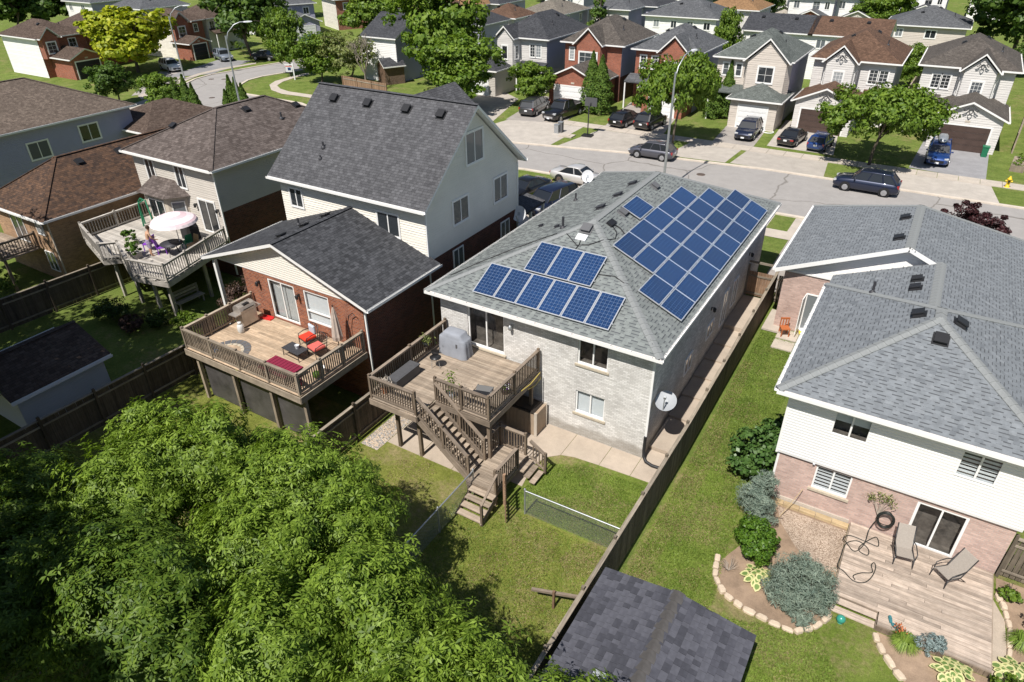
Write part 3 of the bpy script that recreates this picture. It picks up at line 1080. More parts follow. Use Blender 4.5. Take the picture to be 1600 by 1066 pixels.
def crown_points(blobs, n, clump=.22, ncl=26, flat=.8, inner=.25, tight=.33):
    """leaf positions gathered in clumps over a few ellipsoid lobes ((cx,cy,cz),(rx,ry,rz))"""
    P, N = [], []
    wts = np.array([b[1][0] * b[1][1] + b[1][0] * b[1][2] for b in blobs])
    wts = wts / wts.sum()
    for (c, r), wt in zip(blobs, wts):
        c, r = np.array(c, float), np.array(r, float)
        k = max(6, int(ncl))
        d = rng.normal(size=(k, 3))
        d[:, 2] = d[:, 2] * flat + .25
        d /= np.linalg.norm(d, axis=1)[:, None]
        rad = rng.uniform(.62, 1.02, k)
        rad[: int(k * inner)] *= rng.uniform(.35, .8, int(k * inner))
        cc = c + d * r * rad[:, None]
        m = int(n * wt)
        which = rng.integers(0, k, m)
        size = rng.uniform(.55, 1.35, k) * clump * float(np.mean(r))
        g = rng.normal(size=(m, 3))
        g /= np.linalg.norm(g, axis=1)[:, None]
        rr = rng.uniform(0, 1, m) ** tight
        off = g * (rr * size[which])[:, None] * np.array([1.15, 1.15, .8])
        p = cc[which] + off
        nr = g * .7 + d[which] * .6 + rng.normal(size=(m, 3)) * .45
        nr[:, 2] += .45
        nr /= np.linalg.norm(nr, axis=1)[:, None]
        P.append(p)
        N.append(nr)
    return np.concatenate(P), np.concatenate(N)

def sprays(P, N, L, W, name, k=6):
    """compound leaves: k drooping leaflets round every twig tip"""
    n = len(P)
    u = np.cross(N, rng.normal(size=(n, 3)))
    u /= np.linalg.norm(u, axis=1)[:, None] + 1e-9
    v = np.cross(N, u)
    pts, nr, tt = [], [], []
    sz = rng.uniform(.7, 1.35, n)[:, None]
    for i in range(k):
        a = 2 * np.pi * (i + rng.uniform(-.25, .25, n)) / k
        d = u * np.cos(a)[:, None] + v * np.sin(a)[:, None] + N * .35
        d[:, 2] -= .45
        d /= np.linalg.norm(d, axis=1)[:, None]
        m = N * .9 + rng.normal(size=(n, 3)) * .25
        m[:, 2] += .4
        m -= d * (m * d).sum(1)[:, None]
        m /= np.linalg.norm(m, axis=1)[:, None] + 1e-9
        pts.append(P + d * L * .62 * sz)
        nr.append(m)
        tt.append(d)
    return leaf_cloud(np.concatenate(pts), np.concatenate(nr), L * np.tile(sz, (k, 1)), W * np.tile(sz, (k, 1)), name, .12, 0.0, np.concatenate(tt))

def shoot_points(blobs, n, k=60, spread=.17):
    """twig tips set along shoots that fan out of each lobe, leaving gaps between the shoots"""
    P, N = [], []
    w_ = np.array([b[1][0] * b[1][1] for b in blobs])
    w_ = w_ / w_.sum()
    for (c, r), f in zip(blobs, w_):
        c, r = np.array(c, float), np.array(r, float)
        kk = max(14, int(k * min(1, r[0] / 1.9) ** 1.5))
        d = rng.normal(size=(kk, 3))
        d[:, 2] = d[:, 2] * .8 + .35
        d /= np.linalg.norm(d, axis=1)[:, None]
        ln = rng.uniform(.72, 1.22, kk)
        m = int(n * f)
        i = rng.integers(0, kk, m)
        s = rng.uniform(.3, 1, m) ** .7
        rm = float(r.mean())
        jit = rng.normal(size=(m, 3)) * (spread * rm * (1.25 - s) + .05)[:, None]
        p = c + d[i] * r * (ln[i] * s)[:, None] + jit
        p[:, 2] += .12 * rm * s ** 2
        nr = d[i] * .9 + jit * 1.2 / rm + rng.normal(size=(m, 3)) * .3
        nr[:, 2] += .35
        nr /= np.linalg.norm(nr, axis=1)[:, None]
        P.append(p)
        N.append(nr)
    return np.concatenate(P), np.concatenate(N)

def leaf_obj(name, me, mat, parent):
    me.materials.append(MT[mat])
    return link(name, me, parent)

def trunk_mesh(h, r, limbs, tips, mat, parent, base=(0, 0, 0), bend=.15):
    mb = MB()
    b = Vector(base)
    top = b + Vector((random.uniform(-bend, bend), random.uniform(-bend, bend), h))
    mb.tube([b - Vector((0, 0, .15)), b + (top - b) * .35 + Vector((random.uniform(-.05, .05), 0, 0)), top], r, 8, r1=r * .55)
    for i in range(limbs):
        s = b + (top - b) * random.uniform(.55, 1.0)
        t = Vector(random.choice(tips))
        t = t + Vector((random.uniform(-.4, .4), random.uniform(-.4, .4), random.uniform(-.2, .3)))
        mid = s + (t - s) * .5 + Vector((0, 0, .25))
        mb.tube([s, mid, t], r * .4, 5, r1=r * .08)
    return mb.build('trunk', mat, parent)

def tree(name, label, loc, blobs, n, L, W, mat, th=2.0, tr=.12, bark='bark', group=None, cat='tree', limbs=7, spray=0, **kw):
    t = thing(name, label, cat, loc, 0, group)
    p, nr = shoot_points(blobs, n, **kw) if spray else crown_points(blobs, n, **kw)
    leaf_obj('crown', sprays(p, nr, L, W, 'crown', spray) if spray else leaf_cloud(p, nr, L, W, 'crown'), mat, t)
    if th:
        trunk_mesh(th, tr, limbs, [b[0] for b in blobs], bark, t)
    return t

def column_shrub(name, label, loc, h, r, mat, n=1800, L=.13, W=.05, group=None, cat='shrub'):
    t = thing(name, label, cat, loc, 0, group)
    z = rng.uniform(0.02, 1, n) ** .8
    a = rng.uniform(0, 2 * np.pi, n)
    prof = np.minimum(1, (1 - z) * 1.55 + .03) * (.82 + .18 * np.minimum(1, z * 8)) * (1 + .14 * np.sin(a * 5 + z * 23) + .08 * np.sin(z * 41))
    rr = r * prof * rng.uniform(.72, 1.05, n)
    p = np.stack([rr * np.cos(a), rr * np.sin(a), z * h], 1)
    nr = np.stack([np.cos(a), np.sin(a), np.full(n, .5)], 1) + rng.normal(size=(n, 3)) * .35
    nr /= np.linalg.norm(nr, axis=1)[:, None]
    leaf_obj('foliage', leaf_cloud(p, nr, L, W, 'foliage', droop=-.7), mat, t)
    mb = MB()
    mb.tube([(0, 0, -.1), (0, 0, h * .8)], r * .2, 6, r1=.02)
    mb.build('stem', 'bark', t)
    return t

# ================================================================ SETTING
def sheet(name, pts, z, mat, kind='structure', parent=None, thick=0.0):
    mb = MB()
    p = [(q[0], q[1], (z(q[1]) if callable(z) else z)) for q in pts]
    a = sum(p[i][0] * p[(i + 1) % len(p)][1] - p[(i + 1) % len(p)][0] * p[i][1] for i in range(len(p)))
    if a < 0:
        p = p[::-1]
    if thick:
        mb.ext([(x, y, zz - thick) for x, y, zz in p], (0, 0, thick))
    else:
        mb.poly(p)
    o = mb.build(name, mat, parent)
    if kind and parent is None:
        o['kind'] = kind
    return o

g = MB()
ys = [-60, 22, 38, 700]
for i in range(3):
    g.poly([(-700, ys[i], hz(ys[i])), (400, ys[i], hz(ys[i])), (400, ys[i + 1], hz(ys[i + 1])), (-700, ys[i + 1], hz(ys[i + 1]))])
tag(g.build('ground', 'lawn'), kind='structure')
R = 1.006
far_k = [(70, 60.2), (20, 59.4), (7, 59), (-11, 58.8), (-22, 57.6), (-28.8, 56.1), (-38, 54.2), (-50, 52.0), (-63.10, 56.61), (-70.12, 56.78), (-72.94, 56.78), (-75.32, 57.89), (-77.31, 59.76), (-78.91, 62.46), (-79.16, 65.15), (-78.53, 67.96), (-77.66, 71.51), (-76.71, 78.64), (-78.14, 95.45), (-76.90, 116.87)]
near_k = [(70, 50.4), (20, 49.6), (-7.7, 49.2), (-28.6, 48.8), (-42, 45.5), (-55, 41), (-66, 35), (-78, 27)]
left_k = [(-96, 34), (-70.87, 42.51), (-76.56, 47.70), (-80.30, 51.53), (-83.21, 54.79), (-85.82, 59.61), (-86.44, 62.64), (-85.92, 65.97), (-85.31, 70.59), (-84.21, 76.35), (-83.29, 85.69), (-84.80, 103.80), (-85.63, 125.51)]
sheet('road', far_k + left_k[::-1] + near_k[::-1], R, 'road')
def kerb_line(pts, name='kerb'):
    mb = MB()
    for a, b in zip(pts, pts[1:]):
        mb.bar((a[0], a[1], 1.02), (b[0], b[1], 1.02), .34, .14)
    tag(mb.build(name, 'kerb'), kind='structure')
kerb_line(far_k)
kerb_line(near_k)
kerb_line(left_k)
# straight pavement on the far side, slab by slab
wk = tag(link('pavement', None), kind='structure')
for i in range(64):
    x = -34 + i * 1.5
    y = 64.1 + max(0, x - 8) * .012
    piece('slab', wk, 'conc2', (x, y, 1.0), (1.47, 1.5, .07))
sheet('pavement', [(-61.63, 59.23), (-65.77, 59.19), (-68.86, 59.03), (-71.63, 59.92), (-74.19, 61.91), (-75.37, 63.94), (-75.71, 67.04), (-75.57, 70.07), (-74.68, 69.31), (-74.69, 66.65), (-74.17, 64.15), (-73.02, 62.12), (-71.21, 60.99), (-68.97, 60.37), (-65.98, 60.43), (-62.68, 60.52)], 1.03, 'conc2')
sheet('pavement', [(-26, 44.4), (30, 45.6), (30, 47.0), (-26, 45.8)], 1.03, 'conc2')
sheet('pavement', [(-83.56, 49.72), (-85.05, 53.36), (-87.01, 57.56), (-88.77, 62.37), (-89.09, 66.36), (-88.14, 71.88), (-87.33, 71.17), (-87.91, 65.41), (-87.48, 61.58), (-85.22, 56.73), (-82.89, 52.48), (-81.21, 48.73)], 1.03, 'conc2')
# driveways
def drive(pts, mat, z=1.014):
    sheet('driveway', pts, z, mat)
drive([(-0.93, 65.26), (-0.33, 78.56), (4.74, 72.59), (4.63, 64.54)], 'tarmac')
drive([(-2.1, 59.3), (-1.8, 63.4), (5.0, 63.5), (5.6, 59.3)], 'conc3', 1.010)
drive([(-12.74, 65.82), (-13.30, 76.01), (-8.03, 75.57), (-6.96, 65.73)], 'conc3')
drive([(-14.2, 59.1), (-13.9, 63.4), (-7.0, 63.4), (-6.6, 59.1)], 'conc3', 1.010)
drive([(-17.50, 64.55), (-17.97, 71.08), (-14.09, 70.80), (-13.64, 63.47)], 'drive')
drive([(-19.8, 58.5), (-19.2, 63.3), (-14.4, 63.4), (-14.6, 59)], 'conc3', 1.010)
drive([(-28.37, 63.57), (-30.35, 75.53), (-23.64, 72.64), (-22.07, 62.95)], 'drive')
drive([(-29.5, 56.4), (-28.4, 63.3), (-20.6, 63.3), (-20.4, 57.9)], 'conc3', 1.010)
drive([(-38.72, 62.05), (-40.50, 73.57), (-33.49, 72.03), (-32.85, 63.58)], 'drive')
drive([(-40.0, 54), (-38.2, 63.3), (-30.3, 63.3), (-30.2, 56)], 'conc3', 1.010)
drive([(-48.58, 65.39), (-47.00, 73.93), (-42.31, 70.69), (-39.47, 60.73)], 'conc3')
drive([(-90.40, 58.05), (-95.00, 70.53), (-89.82, 72.73), (-86.81, 62.94)], 'tarmac', 1.016)
drive([(-84.25, 49.34), (-94.77, 60.63), (-91.55, 62.39), (-82.83, 53.33)], 'drive', 1.012)
drive([(-70.89, 40.19), (-80.00, 46.14), (-81.48, 50.87), (-72.09, 43.95)], 'conc3', 1.018)
# near side: driveway of the house with the panels and of the house right of it
drive([(-6.2, 37), (-6.2, 48.9), (-.4, 49.0), (-.4, 40.5), (-4.2, 40.5), (-4.2, 37)], 'drive')
drive([(-6.6, 46.2), (-6.6, 49.0), (-3.4, 49.05), (-3.4, 46.2)], 'conc2', 1.018)
drive([(-24, 33.5), (-24, 48.7), (-17.6, 48.8), (-17.6, 33.5)], 'conc3')
drive([(-12, 40), (-12, 48.9), (-8, 48.9), (-8, 40)], 'conc3')
for q in ((-15.38, 54.90) + ('iron manhole cover in the road near the tall street lamp',), (-83.91, 60.65) + ('left one of two small manhole covers side by side in the bend',),
          (-82.39, 61.49) + ('right one of two small manhole covers side by side in the bend',), (-74.68, 53.49) + ('manhole cover in the bend nearest to the taupe roof',)):
    mb = MB()
    mb.lathe([(.36, 0), (.36, .012), (.30, .02), (.28, .015)], (q[0], q[1], R), 14)
    tag(mb.build('manhole_cover', 'hubdark'), q[2], 'manhole', 'manhole covers in the road')

# near lawns with their own turf
sheet('lawn', [(-10.9, 16.0), (-5.35, 16.0), (-5.35, 21.6), (-10.9, 21.6)], .004, 'lawn_near')
sheet('lawn', [(-40, -20), (-5.4, -20), (-5.4, 16.0), (-10.9, 16.0), (-10.9, 17.5), (-17.5, 17.5), (-27.9, 17.5)], .004, 'lawn_dry')
sheet('lawn', [(-5.1, -20), (12, -20), (12, 22), (-5.1, 22)], .004, 'lawn_near')
# concrete round the back of the house with the panels
pat = tag(link('patio', None), kind='structure')
xs = [-16.6, -14.9, -13.2, -11.9]
for a, b in zip(xs, xs[1:]):
    for c, d in ((16.55, 18.6), (18.6, 20.9)):
        piece('slab', pat, 'conc', ((a + b) / 2, (c + d) / 2, -.01), (round(b - a - .02, 2), round(d - c - .02, 2), .06))
for pts in ([(-11.89, 17.2), (-10.2, 17.2), (-10.42, 18.5), (-10.2, 19.2), (-9.75, 19.62), (-9.75, 21.19), (-11.89, 21.19)],
            [(-9.73, 19.64), (-9.2, 19.8), (-8.1, 19.88), (-8.1, 21.19), (-9.73, 21.19)],
            [(-8.08, 19.88), (-6.75, 19.95), (-6.75, 21.19), (-8.08, 21.19)],
            [(-6.73, 19.95), (-5.42, 20.0), (-5.42, 21.9), (-6.73, 21.9)]):
    sheet('slab', pts, .022, 'conc', None, pat, .06)
path = tag(link('side_path', None), kind='structure')
py = [21.93, 24.2, 25.9, 27.5, 29.1, 30.6, 32.2, 36.0]
for i, (a, b) in enumerate(zip(py, py[1:])):
    zt = hz(b) + .05
    piece('slab', path, 'conc', (-6.06, (a + b) / 2, zt - .2), (1.30, round(b - a + .02, 2), .4))
gr = sheet('gravel', [(-17.55, 15.9), (-16.62, 15.9), (-16.62, 21.0), (-17.55, 21.0)], .012, 'gravel')
n = 1500
mb = MB()
for i in range(n):
    x, y = random.uniform(-17.5, -16.65), random.uniform(15.95, 20.6)
    s = random.uniform(.02, .05)
    a = random.random() * 3
    mb.faces([(x + s * math.cos(a), y + s * math.sin(a), .012), (x + s * math.cos(a + 2.1), y + s * math.sin(a + 2.1), .012), (x + s * math.cos(a + 4.2), y + s * math.sin(a + 4.2), .012), (x, y, .012 + s)],
             [(0, 1, 3), (1, 2, 3), (2, 0, 3)], random.choice((0, 0, 1)))
tag(mb.build('gravel', ['rock', 'galv']), kind='stuff')

def grass_tufts(name, region, n, h, mat, z=0.0):
    """short blades scattered over a polygon"""
    xs_ = [p[0] for p in region]
    ys_ = [p[1] for p in region]
    P = []
    x = rng.uniform(min(xs_), max(xs_), n * 2)
    y = rng.uniform(min(ys_), max(ys_), n * 2)
    ok = np.zeros(n * 2, bool)
    j = len(region) - 1
    for i in range(len(region)):
        xi, yi = region[i]
        xj, yj = region[j]
        c = ((yi > y) != (yj > y)) & (x < (xj - xi) * (y - yi) / (yj - yi + 1e-9) + xi)
        ok ^= c
        j = i
    x, y = x[ok][:n], y[ok][:n]
    m = len(x)
    zz = np.array([hz(v) for v in y]) + z + h * .4
    nr = rng.normal(size=(m, 3)) * .5
    nr[:, 2] = .35
    nr /= np.linalg.norm(nr, axis=1)[:, None]
    me = leaf_cloud(np.stack([x, y, zz], 1), nr, h * 1.6, .018, name, fold=.1, droop=-1.0)
    o = leaf_obj(name, me, mat, None)
    o['kind'] = 'stuff'
grass_tufts('grass_blades', [(-10.2, 16.1), (-5.5, 16.1), (-5.5, 19.7), (-8.5, 19.6), (-9.9, 18.9)], 24000, .045, 'lf_grass')
grass_tufts('grass_blades', [(-12, 9), (-5.5, 9), (-5.5, 15.9), (-12, 15.9)], 26000, .05, 'lf_grass')
grass_tufts('grass_blades', [(-4.9, 14.2), (-1.9, 14.2), (-2.4, 20), (-2.6, 34), (-4.9, 34)], 60000, .05, 'lf_grass')
grass_tufts('grass_blades', [(0, 12.5), (2.6, 14), (1.2, 16.4), (-1.6, 15.4)], 14000, .05, 'lf_grass')
grass_tufts('grass_blades', [(-4.98, 13.7), (-4.3, 13.7), (-4.05, 22), (-4.5, 30), (-4.98, 30)], 9000, .045, 'lf_dry')
for x, y, r, n in ((-3.3, 14.6, .7, 900), (-3.0, 16.4, .5, 500), (-3.5, 18.7, .8, 900), (-2.9, 20.2, .6, 500), (-3.4, 22.6, .9, 1000), (-3.7, 26.0, .8, 800), (-8.2, 14.6, 1.3, 1800), (-6.6, 15.0, .9, 1200), (-9.2, 13.2, .8, 900), (-7.2, 12.6, .9, 1000), (-7.0, 18.2, .7, 500), (.9, 14.2, .6, 500), (-14.5, 15.4, 1.2, 1200)):
    grass_tufts('grass_blades', [(x + r * random.uniform(.5, 1.1) * math.cos(k * .7), y + 1.3 * r * random.uniform(.5, 1.1) * math.sin(k * .7)) for k in range(9)], n, .045, 'lf_dry')

# ================================================================ HOUSE WITH THE SOLAR PANELS
K = .449
h1 = thing('house', 'pale brick house with blue solar panels on its grey hip roof', 'house', (-11.8, 30, 0))
inv = Matrix.Translation((11.8, -30, 0))
def under(root):
    """children are given in world coordinates: undo the root's offset"""
    for c in list(root.children):
        if 'pl' not in c:
            c.matrix_parent_inverse = Matrix.Translation(-root.location)
            c['pl'] = 1
X0, X1, Y0, Y1 = -16.8, -6.73, 21.2, 39.0
mb = MB()
doorH = (-15.35 - X0, -13.45 - X0, 2.93, 4.98)
winU = (-9.92 - X0, -8.58 - X0, 3.72, 4.92)
winL = (-9.92 - X0, -8.58 - X0, 1.22, 2.36)
wall_face(mb, (X0, Y0), (X1, Y0), -.1, 5.3, [doorH, winU, winL], 0, .12)
wall_face(mb, (X1, Y0), (X1, Y1), -.1, 5.3, [], 0)
wall_face(mb, (X1, Y1), (X0, Y1), -.1, 5.3, [], 0)
wall_face(mb, (X0, Y1), (X0, Y0), -.1, 5.3, [], 0)
mb.build('wall', 'bk_white', h1)
for hole, ins, st in ((winU, None, 'slide'), (winL, 'blind', 'slide')):
    window(h1, (X0 + (hole[0] + hole[1]) / 2, Y0 + .06, (hole[2] + hole[3]) / 2), (1, 0), hole[1] - hole[0], hole[3] - hole[2], st, .06, .0, True, True, inside=ins)
dw = window(h1, (X0 + (doorH[0] + doorH[1]) / 2, Y0 + .06, (doorH[2] + doorH[3]) / 2), (1, 0), 1.9, 2.05, 'slide', .07, .0, True, name='patio_door')
mb = MB()
mb.box(-15.45, Y0 - .1, 2.86, -13.35, Y0 + .02, 2.925)
mb.build('door_sill', 'stone', h1)
# side wall: small windows in the shade and a lamp
for y, z, wd, ht in ((26.2, 1.9, 1.0, .9), (29.3, 2.1, 1.1, .8), (31.6, 2.2, .9, 2.0), (33.4, 2.3, .9, 1.6)):
    window(h1, (X1, y, z), (0, 1), wd, ht, 'slide', .05, .03)
RX0, RX1, RY0, RY1, RZ = -17.25, -6.34, 20.8, 39.4, 5.35
r1 = roof(h1, 'hip', RX0, RX1, RY0, RY1, RZ, K, 'sh_h1tab2')
pl, rid = roof_planes('hip', RX0, RX1, RY0, RY1, RZ, K)
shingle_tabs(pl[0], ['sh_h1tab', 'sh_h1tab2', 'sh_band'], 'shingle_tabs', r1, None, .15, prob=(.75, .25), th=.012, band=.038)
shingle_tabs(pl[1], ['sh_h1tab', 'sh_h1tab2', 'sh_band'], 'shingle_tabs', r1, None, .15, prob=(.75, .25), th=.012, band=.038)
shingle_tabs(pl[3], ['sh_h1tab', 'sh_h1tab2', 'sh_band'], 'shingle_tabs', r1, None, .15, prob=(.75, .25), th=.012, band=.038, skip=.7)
for a, b in rid:
    cap_run(r1, a, b, 'sh_cap', .34, .29, .012, .3)
# open gutter along the back with its hangers
gt = MB()
gt.box(RX0, RY0 - .13, RZ - .12, RX1 + .13, RY0, RZ - .105)
gt.box(RX0, RY0 - .145, RZ - .12, RX1 + .13, RY0 - .13, RZ + .005)
gt2 = gt.build('rear_gutter', 'trim', h1)
gi = MB()
gi.box(RX0 + .02, RY0 - .128, RZ - .103, RX1, RY0 - .004, RZ - .06)
gi.build('gutter_bed', 'gutter_in', gt2)
for i in range(13):
    x = RX0 + .5 + i * .84
    piece('gutter_hanger', gt2, 'trim', (x, RY0 - .07, RZ - .002), (.025, .13, .012))
for i in range(22):
    piece('gutter_hanger', gt2, 'trim', (RX1 + .06, RY0 + .5 + i * .84, RZ - .02), (.12, .025, .012))
mb = MB()
mb.bar((X1 + .05, Y0 + .02, 1.15), (X1 + .05, Y0 + .02, 5.15), .09, .07)
mb.bar((X1 + .05, Y0 + .02, 5.12), (RX1 + .02, RY0 - .06, 5.24), .08, .07)
ds = mb.build('downspout', 'trim', h1)
mb = MB()
mb.tube([(X1 + .05, Y0 - .02, 1.2), (X1 + .05, Y0 - .03, .5), (X1 + .1, Y0 - .1, .22), (X1 + .25, Y0 - .22, .10), (X1 + .55, Y0 - .3, .08), (X1 + 1.0, Y0 - .27, .08)], .07, 10)
mb.build('drain_hose', 'black', ds)
nl, nr_, nb = (-K, 0, 1), (K, 0, 1), (0, -K, 1)
zl = lambda x: RZ + K * (x - RX0)
zr = lambda x: RZ + K * (RX1 - x)
zb = lambda y: RZ + K * (y - RY0)
for x, y in ((-12.51, 32.4), (-12.45, 30.4), (-12.5, 28.5)):
    roof_vent(r1, (x, y, zl(x)), nl, 'vent', .42, .1)
for x, y in ((-13.88, 26.7), (-15.34, 27.8)):
    roof_vent(r1, (x, y, zl(x)), nl, 'vent', .22, .08)
pipe(r1, (-15.66, 32.2, zl(-15.66)), nl, .05, .42)
pipe(r1, (-13.33, 26.2, zl(-13.33)), nl, .06, .55)
roof_vent(r1, (-11.88, 25.7, zb(25.7)), nb, 'ventg', .45, .13)
roof_vent(r1, (-11.3, 32.3, zr(-11.3)), nr_, 'ventg', .4, .12)
roof_vent(r1, (-11.27, 28.2, zr(-11.27)), nr_, 'ventg', .4, .12)
mb = MB()
mb.obox((-11.86, 25.15, zb(25.15) + .05), Vector((.24, 0, 0)), Vector((0, .16, .16 * K)), Vector((0, -.02, .045)))
mb.build('cable_plate', 'white', r1)
mb = MB()
mb.obox((-11.2, 26.8, zr(-11.2) + .07), Vector((.13, 0, -.13 * K)), Vector((0, .26, 0)), Vector((.02, 0, .05)))
mb.build('junction_box', 'black', r1)
cb = MB()
def on(x, y, o=.03):
    return (x, y, min(zl(x), zr(x), zb(y)) + o)
cb.tube([on(-16.9, 22.2), on(-16.2, 23.2), on(-15, 24.3), on(-14, 24.9), on(-13.2, 25.3), on(-12.6, 25.2), on(-11.9, 24.75), on(-11.4, 24.9), on(-10.9, 25.3), on(-10.6, 25.9), on(-10.75, 26.4), on(-11.1, 26.7)], .022, 6)
cb.tube([on(-11.86, 25.1, .08), on(-11.8, 24.8), on(-11.85, 24.5)], .022, 6)
cb.tube([on(-10.25, 23.6), on(-9.6, 23.7), on(-9.1, 23.5), on(-8.9, 23.6)], .022, 6)
cb.tube([on(-11.1, 26.8, .08), on(-10.8, 26.9), on(-10.5, 26.7)], .03, 6)
cb.build('cable', 'black', r1)
under(h1)

# solar panels: every panel a thing of its own
def solar_mesh():
    w2, l2 = .50 * 1.045, .83 * 1.035
    f = MB()
    t = .04
    f.box(-w2, -l2, -.02, w2, -l2 + t, .02); f.box(-w2, l2 - t, -.02, w2, l2, .02)
    f.box(-w2, -l2 + t, -.02, -w2 + t, l2 - t, .02); f.box(w2 - t, -l2 + t, -.02, w2, l2 - t, .02)
    c = MB()
    c.poly([(-w2 + t, -l2 + t, .012), (w2 - t, -l2 + t, .012), (w2 - t, l2 - t, .012), (-w2 + t, l2 - t, .012)])
    cm = c.mesh('cell_sheet', 'cell')
    cm.uv_layers[0].data.foreach_set('uv', [0, 0, 1, 0, 1, 1, 0, 1])
    out = [('frame', f.mesh('frame', 'alu')), ('cell_sheet', cm)]
    for s in (-1, 1):
        b = MB()
        b.box(-w2 - .03, s * .5 - .02, -.085, w2 + .03, s * .5 + .02, -.022)
        out.append(('mounting_rail', b.mesh('mounting_rail', 'alu')))
    return out
SM = solar_mesh()
def solar_panel(c, ax, ay, label, group):
    ax, ay = Vector(ax).normalized(), Vector(ay).normalized()
    n = ax.cross(ay)
    t = thing('solar_panel', label, 'solar panel', c, 0, group)
    t.rotation_euler = Matrix((ax, ay, n)).transposed().to_euler()
    for nm, me in SM:
        link(nm, me, t)
ORD = ['first', 'second', 'third', 'fourth', 'fifth', 'sixth', 'seventh', 'eighth']
sB = math.hypot(1, K)
def rear_pt(x, v, o=.13):
    y = RY0 + v / sB
    n = Vector((0, -K, 1)).normalized()
    return Vector((x, y, zb(y))) + n * o
def right_pt(y, v, o=.13):
    x = RX1 - v / sB
    n = Vector((K, 0, 1)).normalized()
    return Vector((x, y, zr(x))) + n * o
GR, GS = 'solar panels on the back slope', 'solar panels on the right-hand slope'
for i in range(6):
    solar_panel(rear_pt(-15.03 + 1.062 * (i + .5), 1.345), (1, 0, 0), (0, 1, K), 'upright solar panel, %s from the left in the lower row over the back gutter' % ORD[i], GR)
for i in range(3):
    solar_panel(rear_pt(-13.45 + 1.062 * (i + .5), 3.14), (1, 0, 0), (0, 1, K), 'upright solar panel, %s of the three in the upper row on the back slope' % ['left', 'middle', 'right'][i], GR)
rows = [(.78, range(8), 'row along the side gutter'), (1.85, range(8), 'second row from the side gutter'), (2.92, range(1, 7), 'third row from the side gutter'), (3.99, range(1, 6), 'topmost row of the side array')]
for v, cols, nm in rows:
    for j, i in enumerate(cols):
        solar_panel(right_pt(23.47 + 1.715 * (i + .5), v), (-1, 0, K), (0, -1, 0), 'solar panel %s from near end, %s' % (ORD[j], nm), GS)
solar_panel(right_pt(29.28, 5.1), (-1, 0, K), (0, -1, 0), 'single solar panel alone above the side array near the ridge', GS)

# satellite dishes
def dish(label, c, aim, r, mat, foot, mat2='galv'):
    t = thing('satellite_dish', label, 'satellite dish', c)
    a = Vector(aim).normalized()
    s = a.cross(Vector((0, 0, 1))).normalized()
    u_ = s.cross(a)
    mb = MB()
    rings = []
    for k in range(6):
        q = r * k / 5
        d = -.22 * r * (1 - (k / 5) ** 2)
        rings.append([s * q * math.cos(2 * math.pi * j / 24) + u_ * 1.08 * q * math.sin(2 * math.pi * j / 24) + a * d for j in range(24)])
    rings[0] = [p * .999 + s * .004 * math.cos(j) for j, p in enumerate(rings[0])]
    mb.loft(rings, 0, True, False)
    back = [[p - a * .02 for p in q] for q in rings[::-1]]
    mb.loft(back, 0, True, False)
    mb.build('reflector', mat, t)
    mb = MB()
    mb.tube([-u_ * r * .95, a * r * .75 - u_ * r * .55, a * r * 1.05 - u_ * r * .3], .018 + r * .02, 6)
    mb.obox(a * r * 1.1 - u_ * r * .27, s * .05, a * .08, u_ * .04)
    mb.build('feed_arm', mat2, t)
    mb = MB()
    f = Vector(foot) - Vector(c)
    mb.tube([-a * .25 * r, f * .5 - a * .3 * r, f], .03, 8)
    mb.obox(-a * .26 * r, s * .08, u_ * .1, a * .04)
    mb.build('mast', mat2, t)
    return t
dish('large grey satellite dish on the side wall over the concrete path', (-6.27, 21.95, 2.7), (.05, -.45, .88), .43, 'dish', (-6.73, 22.35, 2.1))
dish('white satellite dish on the far left eave of the solar panel house', (-17.25, 37.0, 5.75), (.25, -.9, .35), .36, 'dishw', (-17.15, 37.1, 5.3))

def wall_lamp(label, c, n, mat='blackm', group=None):
    t = thing('wall_lamp', label, 'lamp', c, 0, group)
    n = Vector(n)
    mb = MB()
    mb.obox(n * .02, Vector((-n.y, n.x, 0)) * .05, n * .02, Vector((0, 0, .08)))
    mb.bar(n * .03 + Vector((0, 0, .05)), n * .16 + Vector((0, 0, .1)), .02, .02)
    mb.build('bracket', mat, t)
    mb = MB()
    mb.lathe([(.02, .10), (.085, .04), (.07, -.12), (.03, -.16)], n * .17, 8)
    mb.build('lantern', mat, t)
    return t
wall_lamp('small grey wall lamp on pale brick beside the patio door', (-13.05, 21.2, 4.55), (0, -1, 0), 'galv')
wall_lamp('black wall lamp high on the shaded side wall', (-6.73, 29.0, 3.4), (1, 0, 0))
wall_lamp('black wall lamp on the side wall above the wooden gate', (-6.73, 35.6, 3.6), (1, 0, 0))

# ================================================================ DECK OF THE SOLAR PANEL HOUSE
d1 = thing('deck', 'raised weathered brown deck with stairs on the pale brick house', 'deck', (-14, 18.5, 0))
Z = 2.85
deck_boards(d1, -16.55, -11.6, 17.1, 21.08, Z, 'w_deck1')
deck_boards(d1, -16.55, -14.2, 15.9, 17.09, Z, 'w_deck1')
def skirt(root, p, q, z, mat='w_railh', h=.26):
    beam('rim_board', root, mat, (p[0], p[1], z - .05 - h / 2), (q[0], q[1], z - .05 - h / 2), .045, h)
for p, q in (((-16.58, 15.87), (-14.2, 15.87)), ((-14.17, 15.87), (-14.17, 17.05)), ((-14.15, 17.07), (-11.55, 17.07)), ((-11.57, 17.07), (-11.57, 21.1)), ((-16.58, 15.87), (-16.58, 21.1))):
    skirt(d1, p, q, Z)
for y in (18, 19, 20):
    beam('joist', d1, 'w_rail', (-16.5, y, Z - .2), (-11.6, y, Z - .2), .05, .2)
